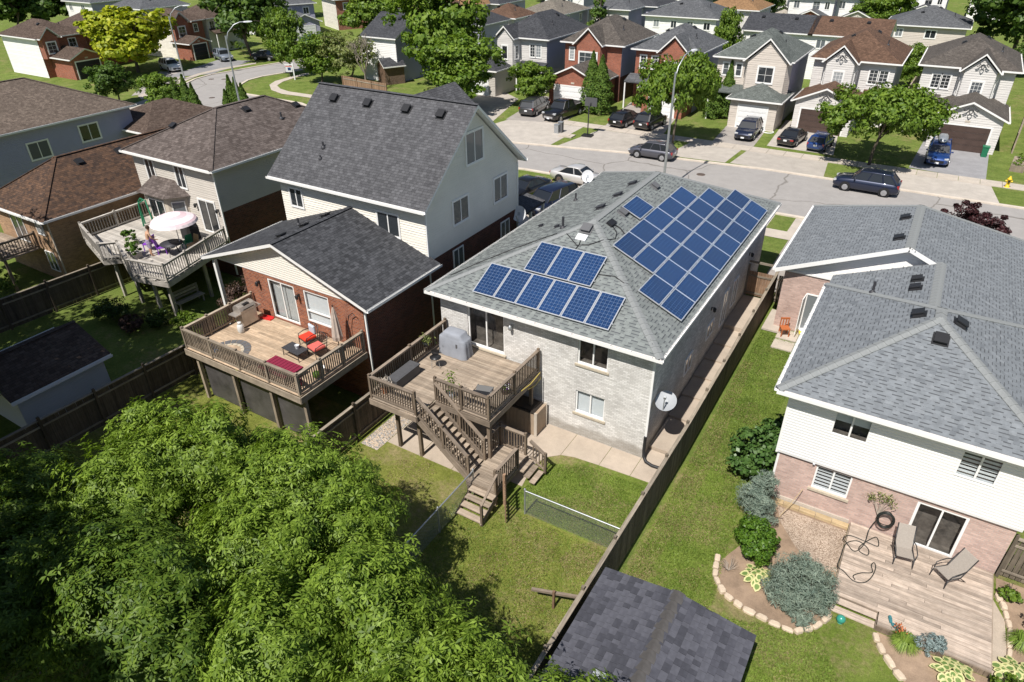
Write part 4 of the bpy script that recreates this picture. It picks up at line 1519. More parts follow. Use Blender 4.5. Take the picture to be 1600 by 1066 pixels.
for x, y in ((-15.91, 16.65), (-14.75, 16.63), (-11.75, 17.3), (-11.75, 20.6), (-16.45, 19.5), (-14.2, 17.3)):
    piece('support_post', d1, 'w_rail', (x, y, (Z - .3) / 2), (.14, .14, Z - .3))
beam('beam', d1, 'w_railh', (-16.4, 16.65, Z - .42), (-14.3, 16.65, Z - .42), .09, .24)
rr = dict(gap=.125)
rail_run(d1, (-16.5, 15.95, Z), (-14.25, 15.95, Z), posts=(1, 1), **rr)
rail_run(d1, (-16.5, 21.05, Z), (-16.5, 15.95, Z), posts=(1, 0), every=2.5, **rr)
rail_run(d1, (-14.15, 17.15, Z), (-11.65, 17.15, Z), posts=(1, 1), every=1.4, **rr)
rail_run(d1, (-11.65, 17.15, Z), (-11.65, 21.0, Z), posts=(0, 1), every=2.0, **rr)
# stairs down to the landing
ZL = .75
sx0, sx1 = -14.12, -11.95
N = 11
for i in range(N):
    f = (i + .5) / N
    z = Z - (Z - ZL) * (i + 1) / (N + 0)
    x = sx0 + (sx1 - sx0) * f
    piece('tread', d1, 'w_deck1', (x, 16.5, z), (.27, 1.02, .04))
for y in (15.93, 17.06):
    beam('stringer', d1, 'w_railh', (sx0, y, Z - .28), (sx1 + .1, y, ZL - .16), .05, .28)
for y in (15.93, 17.08):
    rail_run(d1, (sx0, y, Z - .1), (sx1 + .1, y, ZL + .02), zt=1.02, posts=(0, 1), every=1.1, **rr)
# landing and lower steps
px0, px1, py0, py1 = -11.85, -10.5, 15.75, 18.2
n = 18
for i in range(n):
    y = py0 + (i + .5) * (py1 - py0) / n
    piece('deck_board', d1, 'w_deck1', ((px0 + px1) / 2, y, ZL - .018), (round(px1 - px0, 2), .128, .035))
for p, q in (((px0, py0), (px1, py0)), ((px1, py0), (px1, py1)), ((px0, py1), (px1, py1)), ((px0, py0), (px0, py1))):
    skirt(d1, p, q, ZL, h=.18)
for x in (px0 + .06, px1 - .06):
    for y in (py0 + .06, py1 - .06):
        piece('support_post', d1, 'w_rail', (x, y, .3), (.1, .1, .6))
rail_run(d1, (px1, py0, ZL), (px1, 17.35, ZL), posts=(1, 1), **rr)
rail_run(d1, (px0 + .05, 18.18, ZL), (px1 - .1, 18.18, ZL), posts=(1, 1), **rr)
rail_run(d1, (px0, 17.2, ZL), (px0, 18.15, ZL), posts=(0, 0), **rr)
for i in range(4):
    z = ZL - .16 * (i + 1)
    piece('tread', d1, 'w_deck1', (-11.0, py0 - .16 - .28 * i, z + .02), (1.15, .27, .04))
for x in (-11.58, -10.44):
    beam('stringer', d1, 'w_railh', (x, py0, ZL - .2), (x, py0 - 1.15, .02), .05, .22)
beam('hand_rail', d1, 'w_railh', (-10.42, py0, ZL + .98), (-10.42, py0 - 1.1, 1.05), .09, .04)
piece('post', d1, 'w_rail', (-10.42, py0 - 1.1, .53), (.09, .09, 1.06))
for i in range(3):
    z = ZL - .19 * (i + 1)
    piece('tread', d1, 'w_deck1', (px1 + .14 + .25 * i, 17.78, z + .02), (.25, .8, .04))
rail_run(d1, (px1 + .1, 18.2, ZL - .12), (px1 + .8, 18.2, .18), zt=.95, posts=(0, 1), **rr)
under(d1)

# open slatted gate by the lower steps
t = thing('gate', 'brown slatted wooden gate standing open beside the lower deck steps', 'gate', (-9.95, 15.6, 0))
p, q = Vector((-10.25, 16.0, 0)), Vector((-9.72, 15.2, 0))
d = (q - p)
for i in range(6):
    f = i / 5
    c = p + d * f
    piece('slat', t, 'w_new', (c.x, c.y, .78), (.06, .035, 1.35), (0, 0, math.atan2(d.y, d.x)))
for z in (.3, 1.2):
    beam('cross_bar', t, 'w_new', p + Vector((0, 0, z)), q + Vector((0, 0, z)), .05, .09)
piece('gate_post', t, 'w_new', (p.x, p.y, .8), (.1, .1, 1.6))
under(t)

# things on this deck
t = thing('grill_cover', 'grey fabric cover draped over a barbecue on the weathered deck', 'barbecue', (-15.45, 20.35, Z))
mb = MB()
rings = []
for z, ex, ey in ((0, .74, .38), (.25, .72, .365), (.55, .70, .35), (.86, .69, .345), (.90, .66, .33), (.97, .52, .32), (1.12, .46, .31), (1.16, .42, .26), (1.165, .2, .1)):
    ring = []
    for k in range(40):
        a = 2 * math.pi * k / 40
        c_, s_ = math.cos(a), math.sin(a)
        q = 1 / max(abs(c_) ** 7 + abs(s_) ** 7, 1e-6) ** (1 / 7)
        wv = 1 + (.045 if z < .6 else .01) * math.sin(k * 2.1 + z * 3) * (1 - z * .6)
        ring.append(Vector((ex * c_ * q * wv, ey * s_ * q * wv, z)))
    rings.append(ring)
mb.loft(rings, 0, True)
mb.build('cover', 'cover', t)
mb = MB()
mb.obox((.3, -.345, .62), (.05, 0, 0), (0, .012, 0), (0, 0, .1))
mb.build('handle_flap', 'boxg', t)
mb = MB()
mb.box(-.55, -.25, -.001, -.49, -.19, .05); mb.box(.49, -.25, -.001, .55, -.19, .05); mb.box(.49, .19, -.001, .55, .25, .05); mb.box(-.55, .19, -.001, -.49, .25, .05)
mb.build('feet', 'black', t)
t = thing('storage_bench', 'long low dark grey storage box against the deck railing', 'box', (-16.12, 17.55, Z))
mb = MB()
mb.box(-.24, -.75, 0, .24, .75, .42)
mb.build('body', 'boxg', t)
mb = MB()
mb.box(-.27, -.78, .42, .27, .78, .47)
for i in range(5):
    mb.box(-.2, -.7 + i * .29, .47, .2, -.48 + i * .29, .478)
mb.build('lid', 'boxg', t)
t = thing('planter', 'pot of dry straw coloured stalks in the deck corner', 'plant', (-16.25, 16.45, Z))
mb = MB()
mb.lathe([(.11, 0), (.15, .24), (.16, .25), (.13, .25), (.12, .2)], n=12)
mb.build('pot', 'orange', t)
n = 160
p = rng.normal(size=(n, 3)) * (.11, .11, .12) + (0, 0, .48)
leaf_obj('stalks', leaf_cloud(p, rng.normal(size=(n, 3)), .22, .03, 'stalks', droop=-.8), 'tan', t)
t = thing('hanging_planter', 'dark basket planter with pale sprigs hung on the left deck rail', 'plant', (-16.3, 19.4, Z))
mb = MB()
mb.lathe([(.10, .62), (.18, .78), (.2, .84), (.17, .84), (.15, .74)], n=12)
mb.bar((0, 0, .84), (-.2, 0, 1.02), .02, .02)
mb.build('basket', 'black', t)
n = 120
p = rng.normal(size=(n, 3)) * (.12, .12, .1) + (0, 0, .95)
leaf_obj('sprigs', leaf_cloud(p, rng.normal(size=(n, 3)), .12, .04, 'sprigs'), 'lf_beige', t)
t = thing('plant_stand', 'small round black table on thin legs near the middle of the deck', 'table', (-15.55, 19.0, Z))
mb = MB()
mb.lathe([(.0, .50), (.24, .50), (.25, .52), (.0, .53)], n=18)
mb.build('top', 'blackm', t)
for a in (0, 2.1, 4.2):
    mb = MB()
    mb.tube([(.16 * math.cos(a), .16 * math.sin(a), .5), (.2 * math.cos(a), .2 * math.sin(a), 0)], .012, 5)
    mb.build('leg', 'galv', t)
t = thing('lounge_chair', 'black folded lounge chair lying by the front deck railing', 'chair', (-12.75, 18.3, Z))
t.scale = (.8, .8, .6)
mb = MB()
mb.obox((0, -.1, .22), (.42, .12, .0), (-.05, .2, .03), (0, 0, .02))
mb.build('seat', 'black', t)
mb = MB()
mb.obox((.05, .25, .35), (.42, .12, 0), (-.03, .12, .16), (0, -.02, .015))
mb.build('backrest', 'black', t)
for x in (-.42, .42):
    mb = MB()
    mb.tube([(x, -.3, 0), (x, -.05, .26), (x + .05, .35, .5)], .02, 6)
    mb.tube([(x, .25, 0), (x, 0, .24)], .02, 6)
    mb.build('frame', 'blackm', t)
t = thing('potted_plant', 'bucket planter with purple and white flowers by the right railing', 'plant', (-12.0, 18.9, Z))
mb = MB()
mb.lathe([(.13, 0), (.18, .28), (.19, .3), (.16, .3), (.15, .24)], n=14)
mb.build('pot', 'hubdark', t)
for k, (m, q) in enumerate((('purple', 40), ('white', 40), ('lf_mid', 60))):
    p = rng.normal(size=(q, 3)) * (.09, .09, .05) + (.02 * k, 0, .36)
    leaf_obj('flowers' if k < 2 else 'leaves', leaf_cloud(p, rng.normal(size=(q, 3)), .07, .06, 'flowers'), m, t)
t = thing('potted_plant', 'tall thin green plant in a pot behind the stair railing', 'plant', (-13.7, 17.55, Z))
mb = MB()
mb.lathe([(.1, 0), (.14, .25), (.12, .25), (.11, .2)], n=12)
mb.build('pot', 'galv', t)
n = 150
p = rng.normal(size=(n, 3)) * (.13, .13, .28) + (0, 0, .75)
leaf_obj('leaves', leaf_cloud(p, rng.normal(size=(n, 3)), .12, .05, 'leaves'), 'lf_mid', t)
mb = MB()
mb.tube([(-11.52, 19.4, Z - .02), (-11.5, 20.1, Z - .1), (-11.5, 20.9, Z), (-11.48, 20.95, Z - .3), (-11.5, 20.5, Z - .42), (-11.5, 19.9, Z - .25)], .018, 6)
tag(mb.build('hose', 'hosey'), 'yellow hose looped over the right edge of the deck', 'hose')
# storage shed under the deck
t = thing('storage_box', 'tan resin storage shed with a dark lid beneath the deck corner', 'shed', (-12.0, 20.55, 0))
mb = MB()
mb.box(-.75, -.4, 0.03, .78, .45, 1.2)
for i in range(8):
    mb.box(-.70 + i * .18, -.415, .1, -.57 + i * .18, -.4, 1.15)
mb.build('body', 'storage', t)
mb = MB()
mb.box(-.6, -.43, 1.2, .65, .48, 1.25)
mb.box(-.45, -.35, 1.25, .5, .4, 1.29)
mb.build('lid', 'storaged', t)
mb = MB()
mb.box(.68, -.44, 0.03, .82, -.4, 1.28); mb.box(.68, .45, 0.03, .82, .49, 1.28)
mb.build('corner_trim', 'tan', t)

# chain link fences
def chain_fence(label, p, q, h=1.2, posts=3):
    t = thing('chain_link_fence', label, 'fence', (p[0], p[1], 0))
    p, q = Vector((p[0], p[1], 0)), Vector((q[0], q[1], 0))
    d = q - p
    L = d.length
    up = Vector((0, 0, 1))
    mb = MB()
    mb.tube([p + up * h, q + up * h], .028, 8)
    mb.build('top_rail', 'galv', t)
    for i in range(posts):
        c = p + d * i / (posts - 1)
        mb = MB()
        mb.tube([c, c + up * (h + .05)], .035, 8)
        mb.lathe([(.045, h + .04), (.045, h + .09), (.01, h + .12)], c, 8)
        mb.build('post', 'galv', t)
    mb = MB()
    s = .075
    n = int((L + h) / s)
    for sg in (1, -1):
        for i in range(-int(h / s), int(L / s) + 1):
            a0, b0 = i * s, i * s + h
            za, zb_ = (0.03, h) if sg > 0 else (h, .03)
            if a0 < 0:
                f = -a0 / h
                a0, za = 0, za + (zb_ - za) * f
            if b0 > L:
                f = (L - (i * s)) / h if i * s >= 0 else (L - a0) / (b0 - a0)
                zb_ = (0.03 + (h - .03) * f) if sg > 0 else (h - (h - .03) * f)
                b0 = L
            if b0 - a0 < .02:
                continue
            A = p + d * (a0 / L) + up * za
            B = p + d * (b0 / L) + up * zb_
            mb.bar(A, B, .0045, .0045)
    o = mb.build('wire_mesh', 'galv', t)
    o['kind'] = 'stuff'
    under(t)
chain_fence('short chain link fence across the lawn to the board fence', (-9.36, 16.0), (-5.5, 16.1), posts=2)
chain_fence('chain link fence running from the deck steps under the tree', (-11.62, 15.9), (-11.55, 9.0), posts=4)

# ================================================================ TALL HOUSE AND ITS BRICK FAMILY ROOM
h2 = thing('house', 'tall house with a steep grey gable roof and bluish shaded siding', 'house', (-23.7, 27.4, 0))
A0, A1, B0, B1 = -28.4, -19.0, 23.25, 31.55
mb = MB()
mb.box(A0, B0, -.1, A1, B1, 5.28)
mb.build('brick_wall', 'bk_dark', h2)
def gable_walls(root, x0, x1, y0, y1, z0, z1, zp, axis, mat, name='siding_wall', holes=()):
    mb = MB()
    mb.lap = .13
    wall_face(mb, (x0, y0), (x1, y0), z0, z1, holes, 0, .08)
    wall_face(mb, (x1, y0), (x1, y1), z0, z1, [], 0)
    wall_face(mb, (x1, y1), (x0, y1), z0, z1, [], 0)
    wall_face(mb, (x0, y1), (x0, y0), z0, z1, [], 0)
    if axis == 'x':
        ym = (y0 + y1) / 2
        lap_tri(mb, (x1, y0, z1), (x1, y1, z1), (x1, ym, zp))
        lap_tri(mb, (x0, y1, z1), (x0, y0, z1), (x0, ym, zp))
    else:
        xm = (x0 + x1) / 2
        lap_tri(mb, (x0, y0, z1), (x1, y0, z1), (xm, y0, zp))
        lap_tri(mb, (x1, y1, z1), (x0, y1, z1), (xm, y1, zp))
    return mb.build(name, mat, root)
kt = .828
gable_walls(h2, A0 - .03, A1 + .03, B0 - .03, B1 + .03, 5.25, 8.0, 8.0 + kt * 4.15 + .1, 'x', 'sd_cream')
r2 = roof(h2, 'gx', -28.85, -18.6, 22.83, 31.95, 8.0, kt, 'sh_tall', caps='sh_tall')
zt = lambda y: 8.0 + kt * (y - 22.83)
for x in (-27.2, -24.9, -22.4, -20.3):
    roof_vent(r2, (x, 26.75, zt(26.75)), (0, -kt, 1), 'black', .42, .14)
pipe(r2, (-26.2, 24.5, zt(24.5)), r=.05, h=.3)
pipe(r2, (-26.0, 24.0, zt(24.0)), r=.04, h=.2)
# gable-end windows (shaded side) and the cream back wall
window(h2, (A1 + .03, 27.45, 9.75), (0, 1), 1.5, 1.55, 'slide', .06, .03, trimw=.05)
window(h2, (A1 + .03, 26.05, 6.95), (0, 1), 1.35, 1.25, 'slide', .06, .03, trimw=.05)
window(h2, (A1 + .03, 29.75, 6.95), (0, 1), 1.35, 1.35, 'slide', .06, .03, trimw=.05)
window(h2, (A1, 25.7, 4.1), (0, 1), .9, 1.9, 'slide', .06, .03)
window(h2, (A1, 30.2, 4.1), (0, 1), .9, 1.7, 'slide', .06, .03)
window(h2, (-27.35, B0 - .03, 6.95), (1, 0), .9, 1.0, 'slide', .05, .03, trimw=.05)
window(h2, (-21.2, B0 - .03, 6.75), (1, 0), 1.35, 1.15, 'slide', .05, .03, trimw=.05)
for y in (B0, B1 - .05):
    mb = MB()
    mb.bar((A1 + .06, y, .5), (A1 + .06, y, 7.85), .08, .07)
    mb.build('downspout', 'trim', h2)
# porch roof over the side door, front wing behind
mb = MB()
mb.ext([(A1 - 1.2, 31.75, 4.8), (A1 + .15, 31.75, 4.55), (A1 + .15, 34.6, 4.55), (A1 - 1.2, 34.6, 4.8)], (0, 0, .16))
mb.build('porch_roof', 'sh_tall', h2)
for x, y in ((A1 + .05, 33.0), (A1 + .05, 34.5)):
    piece('porch_post', h2, 'trim', (x, y, 2.75), (.14, .14, 3.6))
mb = MB()
mb.box(-27.8, B1, .8, -20.8, 33.1, 7.9)
mb.build('front_wall', 'bk_dark', h2)
roof(h2, 'gy', -28.3, -20.3, 29.5, 33.5, 8.0, .80, 'sh_tall', name='roof')
mb = MB()
mb.box(A1 - 1.6, 31.6, .9, A1 - .25, 31.75, 7.8)
mb.build('brick_pier', 'bk_dark', h2)
# family room
FX0, FX1, FY = -26.55, -18.95, 18.5
KF = (7.2 - 5.35) / 5.2
mb = MB()
door = (-24.9 - FX0, -23.15 - FX0, 2.9, 4.98)
win = (-22.55 - FX0, -21.0 - FX0, 3.35, 4.98)
wall_face(mb, (FX0, FY), (FX1, FY), -.1, 5.22, [door, win], 0, .1)
wall_face(mb, (FX0, B0), (FX0, FY), -.1, 5.22, [], 0)
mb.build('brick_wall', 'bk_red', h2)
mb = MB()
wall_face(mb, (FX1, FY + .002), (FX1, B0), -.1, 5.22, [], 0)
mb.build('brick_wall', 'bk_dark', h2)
window(h2, (FX0 + (door[0] + door[1]) / 2, FY + .05, 3.94), (1, 0), 1.75, 2.08, 'slide', .08, .03, True, inside='curtain', name='patio_door', trimw=.06)
window(h2, (FX0 + (win[0] + win[1]) / 2, FY + .05, 4.165), (1, 0), 1.55, 1.63, 'third', .07, .03, True, inside='blind', trimw=.06)
# cream boards in the gable, each one a piece
xm, z0 = -23.45, 5.2
for i in range(16):
    za = z0 + i * .115
    if za > 7.0:
        break
    half = (7.16 - za - .26) / KF
    xa, xb = max(-28.6, xm - half), min(-18.75, xm + half)
    if xb - xa > .2:
        piece('siding_board', h2, 'board_c', ((xa + xb) / 2, FY - .02, za + .06), (round(xb - xa, 2), .022, .122), (.12, 0, 0))
mb = MB()
mb.box(-28.65, FY - .03, 5.16, -18.8, FY + .02, 5.21)
mb.build('gable_trim', 'trim', h2)
mb = MB()
mb.poly([(-28.65, FY + .01, 5.2), (-18.7, FY + .01, 5.2), (xm, FY + .01, 7.1)])
mb.build('gable_wall', 'sd_cream', h2)
r3 = roof(h2, 'gy', -28.85, -18.3, 18.05, 23.3, 5.33, KF * .98, 'sh_char', caps='sh_char')
zf = lambda x: 5.33 + KF * .98 * (x + 28.85)
for y in (19.2, 20.6, 22.0):
    roof_vent(r3, (-24.1, y, zf(-24.1)), (-KF, 0, 1), 'black', .4, .1)
pipe(r3, (-25.2, 21.2, zf(-25.2)), r=.05, h=.35)
piece('porch_post', h2, 'trim', (-28.35, 18.35, 2.6), (.16, .16, 5.2))
mb = MB()
mb.bar((FX1 + .06, FY + .05, .3), (FX1 + .06, FY + .05, 5.2), .08, .07)
mb.build('downspout', 'trim', h2)
under(h2)
dish('white satellite dish on a post beside the tall house porch', (-18.75, 31.3, 5.0), (.25, -.9, .3), .42, 'dishw', (-18.9, 31.4, 4.2))
wall_lamp('black lantern on orange brick left of the sliding door', (-25.5, FY, 4.6), (0, -1, 0))
wall_lamp('black lantern on orange brick between the sliding door and window', (-22.85, FY, 4.6), (0, -1, 0))

# ---- its deck
d2 = thing('deck', 'raised tan plank deck with balustrade behind the orange brick wall', 'deck', (-22.5, 16.5, 0))
Z2 = 2.9
deck_boards(d2, -26.2, -18.98, 14.45, 18.4, Z2, 'w_deck2', splits=(-22.3, -23.5, -21.0, -24.4, -22.9))
for p, q in (((-26.24, 14.4), (-18.94, 14.4)), ((-18.94, 14.4), (-18.94, 18.4)), ((-26.24, 14.4), (-26.24, 18.4))):
    beam('rim_board', d2, 'w_rail2h', (p[0], p[1], Z2 - .2), (q[0], q[1], Z2 - .2), .05, .3)
for x in (-26.0, -23.6, -21.2, -19.15):
    piece('support_post', d2, 'w_rail2', (x, 14.75, 1.3), (.15, .15, 2.6))
for y in (16.0, 17.4):
    beam('joist', d2, 'w_rail', (-26.1, y, Z2 - .2), (-19.0, y, Z2 - .2), .05, .25)
r_ = dict(mats=('w_rail2', 'w_rail2h'), gap=.115, zt=1.0)
rail_run(d2, (-26.15, 14.5, Z2), (-19.05, 14.5, Z2), posts=(1, 1), every=1.8, **r_)
rail_run(d2, (-19.05, 14.5, Z2), (-19.05, 18.35, Z2), posts=(0, 1), every=1.35, **r_)
rail_run(d2, (-26.15, 18.35, Z2), (-26.15, 14.5, Z2), posts=(1, 0), every=1.5, **r_)
n = 30
for i in range(n):
    piece('picket', d2, 'w_rail2', (-26.2, 14.6 + 3.7 * i / (n - 1), Z2 + .48), (.02, .1, .82))
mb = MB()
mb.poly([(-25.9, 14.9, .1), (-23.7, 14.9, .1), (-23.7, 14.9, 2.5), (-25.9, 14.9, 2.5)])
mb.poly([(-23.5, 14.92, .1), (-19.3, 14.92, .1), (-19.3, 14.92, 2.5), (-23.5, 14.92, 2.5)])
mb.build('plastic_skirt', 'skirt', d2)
under(d2)
# lower dark side fence between the two houses
t = thing('fence', 'dark board fence between the tan deck and the weathered deck', 'fence', (-17.75, 12, 0))
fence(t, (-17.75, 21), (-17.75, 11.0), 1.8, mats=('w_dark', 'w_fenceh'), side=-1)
under(t)

# barbecue
t = thing('barbecue', 'stainless steel gas barbecue at the left rail of the tan deck', 'barbecue', (-25.45, 17.35, Z2), math.radians(90))
mb = MB()
mb.box(-.42, -.26, .1, .42, .26, .78)
mb.build('cabinet', 'steel', t)
for s in (-1, 1):
    mb = MB()
    mb.box(s * .58 - .16, -.25, .76, s * .58 + .16, .25, .81)
    mb.build('side_shelf', 'steel', t)
    for y in (-.2, .2):
        mb = MB()
        mb.tube([(s * .38, y - .02, .06), (s * .38, y + .02, .06)], .06, 8)
        mb.build('wheel', 'black', t)
mb = MB()
pr = [(-.28, .80), (-.28, .92), (-.2, 1.08), (-.02, 1.15), (.18, 1.12), (.27, 1.0), (.28, .80)]
mb.ext([(-.44, y, z) for y, z in pr], (.88, 0, 0))
mb.build('hood', 'steel', t)
mb = MB()
mb.box(-.3, -.335, .95, .3, -.31, .985)
mb.box(-.16, -.20, 1.09, .16, -.05, 1.155)
mb.build('handle', 'black', t)
t = thing('propane_tank', 'pale grey propane tank standing beside the stainless barbecue', 'gas tank', (-25.1, 16.65, Z2))
mb = MB()
mb.lathe([(.12, 0), (.13, .03), (.155, .08), (.155, .33), (.11, .42), (.05, .45), (.05, .47), (.09, .47), (.09, .54), (.02, .54)], n=16)
mb.build('tank', 'tank', t)
mb = MB()
mb.lathe([(.03, .45), (.03, .51), (.0, .52)], n=8)
mb.build('valve', 'black', t)
t = thing('tray', 'flat red plastic tray on the deck by the orange brick wall', 'tray', (-25.05, 18.15, Z2), .15)
mb = MB()
mb.box(-.32, -.14, 0, .32, .14, .05); mb.box(-.32, -.14, .05, .32, -.11, .1); mb.box(-.32, .11, .05, .32, .14, .1)
mb.build('tray_body', 'redp', t)
def patio_chair(label, loc, rz, cush, pillow):
    t = thing('patio_chair', label, 'chair', loc, rz, None)
    mb = MB()
    mb.box(-.29, -.30, .30, .29, .28, .36)
    mb.build('seat_frame', 'blackm', t)
    mb = MB()
    mb.loft([[Vector((x * a, y * a - .02, z)) for x, y in ((-.28, -.3), (.28, -.3), (.28, .27), (-.28, .27))] for z, a in ((.36, .93), (.40, 1), (.46, 1), (.50, .93))], 0, False)
    mb.build('seat_cushion', cush, t)
    mb = MB()
    mb.tube([(-.28, .28, .3), (-.28, .40, .88), (0, .43, .95), (.28, .40, .88), (.28, .28, .3)], .02, 6)
    for x in (-.14, 0, .14):
        mb.tube([(x, .28, .34), (x, .41, .9)], .01, 5)
    mb.build('backrest', 'blackm', t)
    for s in (-1, 1):
        mb = MB()
        mb.tube([(s * .31, .34, .60), (s * .34, 0, .62), (s * .33, -.28, .56), (s * .31, -.31, .3), (s * .30, -.30, 0)], .02, 6)
        mb.build('armrest', 'blackm', t)
        mb = MB()
        mb.tube([(s * .28, .28, .34), (s * .29, .33, 0)], .018, 6)
        mb.build('leg', 'blackm', t)
    if pillow:
        mb = MB()
        rings = [[Vector((x * a, .24 + dy - (z - .5) * -.25, .72 + z * 0 + zz * a)) for x, zz in ((-.22, -.2), (.22, -.2), (.22, .2), (-.22, .2))] for dy, a, z in ((-.06, .75, .5), (-.02, 1, .5), (.04, 1, .5), (.08, .75, .5))]
        mb.loft(rings, 0, False)
        mb.build('pillow', 'pillow', t)
    return t
patio_chair('black metal patio chair with red cushion and grey pillow', (-21.55, 17.5, Z2), math.radians(-12), 'cush', True)
patio_chair('black metal patio chair with pink cushion in front of the closed umbrella', (-20.6, 17.1, Z2), math.radians(-12), 'cushp', False)
t = thing('coffee_table', 'low black slatted metal coffee table in front of the red chairs', 'table', (-21.35, 16.5, Z2), -.08)
mb = MB()
mb.box(-.55, -.3, .38, .55, .3, .41)
mb.build('table_top', 'vent', t)
for x in (-.5, .5):
    for y in (-.26, .26):
        mb = MB()
        mb.tube([(x, y, .38), (x * 1.04, y * 1.04, 0)], .018, 6)
        mb.build('leg', 'blackm', t)
mb = MB()
mb.tube([(-.5, -.26, .12), (.5, -.26, .12)], .012, 5); mb.tube([(-.5, .26, .12), (.5, .26, .12)], .012, 5)
mb.build('stretcher', 'blackm', t)
t = thing('tin_pot', 'small white metal pot on the black coffee table', 'pot', (-21.25, 16.55, Z2 + .41))
mb = MB()
mb.lathe([(.07, 0), (.1, .16), (.105, .17), (.09, .16), (.06, .02)], n=12)
mb.build('pot_body', 'dishw', t)
t = thing('patio_umbrella', 'closed taupe patio umbrella standing before the orange brick wall', 'umbrella', (-20.05, 17.85, Z2))
mb = MB()
rings = []
for z, r in ((.55, .17), (.75, .2), (1.2, .16), (1.7, .11), (2.05, .06), (2.2, .025)):
    rings.append([Vector((r * (1 + .28 * (k % 2)) * math.cos(2 * math.pi * k / 16), r * (1 + .28 * (k % 2)) * math.sin(2 * math.pi * k / 16), z)) for k in range(16)])
mb.loft(rings, 0, False)
mb.build('canopy', 'umb', t)
mb = MB()
mb.tube([(0, 0, 0), (0, 0, 2.3)], .024, 8)
mb.build('pole', 'blackm', t)
mb = MB()
mb.lathe([(.27, 0), (.27, .05), (.06, .09), (.05, .2)], n=16)
mb.build('base', 'black', t)
mb = MB()
c0 = Vector((-19.5, 18.2, Z2))
mb.tube([c0 + Vector((-.28, .1, 0)), c0 + Vector((-.28, .1, 1.2)), c0 + Vector((-.15, .12, 1.65)), c0 + Vector((.1, .12, 1.85)), c0 + Vector((.22, .12, 1.75))], .02, 6)
tag(mb.build('crook', 'blackm'), 'thin black curved metal hanger against the orange brick wall', 'hook')
t = thing('bench', 'low burgundy striped lounger pad at the front deck corner', 'lounger', (-20.6, 15.15, Z2), -.02)
for i in range(9):
    piece('slat', t, 'burg', (-.95 + i * .19, 0, .40), (.17, 1.0, .05))
for x in (-.85, .55):
    for y in (-.42, .42):
        piece('leg', t, 'blackm', (x, y, .19), (.05, .05, .38))
t = thing('doormat', 'half round stone patterned mat at the front railing', 'mat', (-24.25, 15.05, Z2 + .006))
for k, (ri, ro, m) in enumerate(((0.0, .60, 'w_deck2'), (.60, .72, 'tan'), (.72, 1.0, 'galv'))):
    if k == 0:
        continue
    N = 9 if k == 1 else 11
    for i in range(N):
        a, b = math.pi * i / N + .02, math.pi * (i + 1) / N - .02
        mb = MB()
        q = [(rr_ * math.cos(w_) , rr_ * math.sin(w_) * 1.15, 0) for rr_, w_ in ((ri, a), (ro, a), (ro, (a + b) / 2), (ro, b), (ri, b), (ri, (a + b) / 2))]
        mb.ext(q, (0, 0, .012))
        mb.build('stone', 'stone' if k == 1 else 'ventg', t)
for nm, lab, cat, c, m, s in (('toy_ball', 'pink toy ball in the right front deck corner', 'ball', (-19.55, 15.0), 'burg', .16), ('toy_ball', 'pale green toy ball by the right deck railing', 'ball', (-19.35, 15.75), 'lf_box', .17), ('toy_bucket', 'white toy bucket by the right deck railing', 'bucket', (-19.4, 16.15), 'white', .15)):
    t = thing(nm, lab, cat, (c[0], c[1], Z2))
    mb = MB()
    if nm == 'toy_ball':
        mb.lathe([(.01, 0)] + [(s * math.sin(math.pi * k / 8), s - s * math.cos(math.pi * k / 8)) for k in range(1, 8)] + [(.01, 2 * s)], n=12)
    else:
        mb.lathe([(s * .7, 0), (s, s * 2), (s * 1.05, s * 2), (s * .9, s * 1.9), (s * .6, .05)], n=12)
    mb.build('shell', m, t)
t = thing('toy', 'bright blue plastic toy behind the front deck railing', 'toy', (-24.7, 14.85, Z2))
for i in range(6):
    a = i * math.pi / 3
    mb = MB()
    mb.tube([(0, 0, .35), (.12 * math.cos(a), .05 * math.sin(a), .35 + .14 * math.sin(a)), (.22 * math.cos(a), .07, .35 + .25 * math.sin(a))], .045, 6)
    mb.build('petal', 'bluep', t)
mb = MB()
mb.tube([(0, .02, 0), (0, .02, .38)], .02, 6)
mb.build('stake', 'bluep', t)

# ================================================================ HOUSE ON THE RIGHT
h3 = thing('house', 'white sided house over pale pink brick with a blue grey hip roof', 'house', (1, 27, 0))
wx0, wx1, wy = -1.68, 5.84, 21.7
mb = MB()
low = (-.33 - wx0, .9 - wx0, 1.14, 2.2)
pd = (3.0 - wx0, 4.56 - wx0, .14, 2.12)
wall_face(mb, (wx0, wy), (wx1, wy), -.1, 2.36, [low, pd], 0, .1)
wall_face(mb, (wx1, wy), (wx1, 30), -.1, 5.2, [], 0)
wall_face(mb, (wx0, 30), (wx0, wy), -.1, 5.2, [], 0)
mb.build('brick_wall', 'bk_pink', h3)
w_ = window(h3, (wx0 + (low[0] + low[1]) / 2, wy + .05, (low[2] + low[3]) / 2), (1, 0), 1.23, 1.06, 'slide', .06, .02, True, True, inside='zebra')
dr = window(h3, (wx0 + (pd[0] + pd[1]) / 2, wy + .05, (pd[2] + pd[3]) / 2), (1, 0), 1.56, 1.98, 'slide', .09, .03, True, name='patio_door')
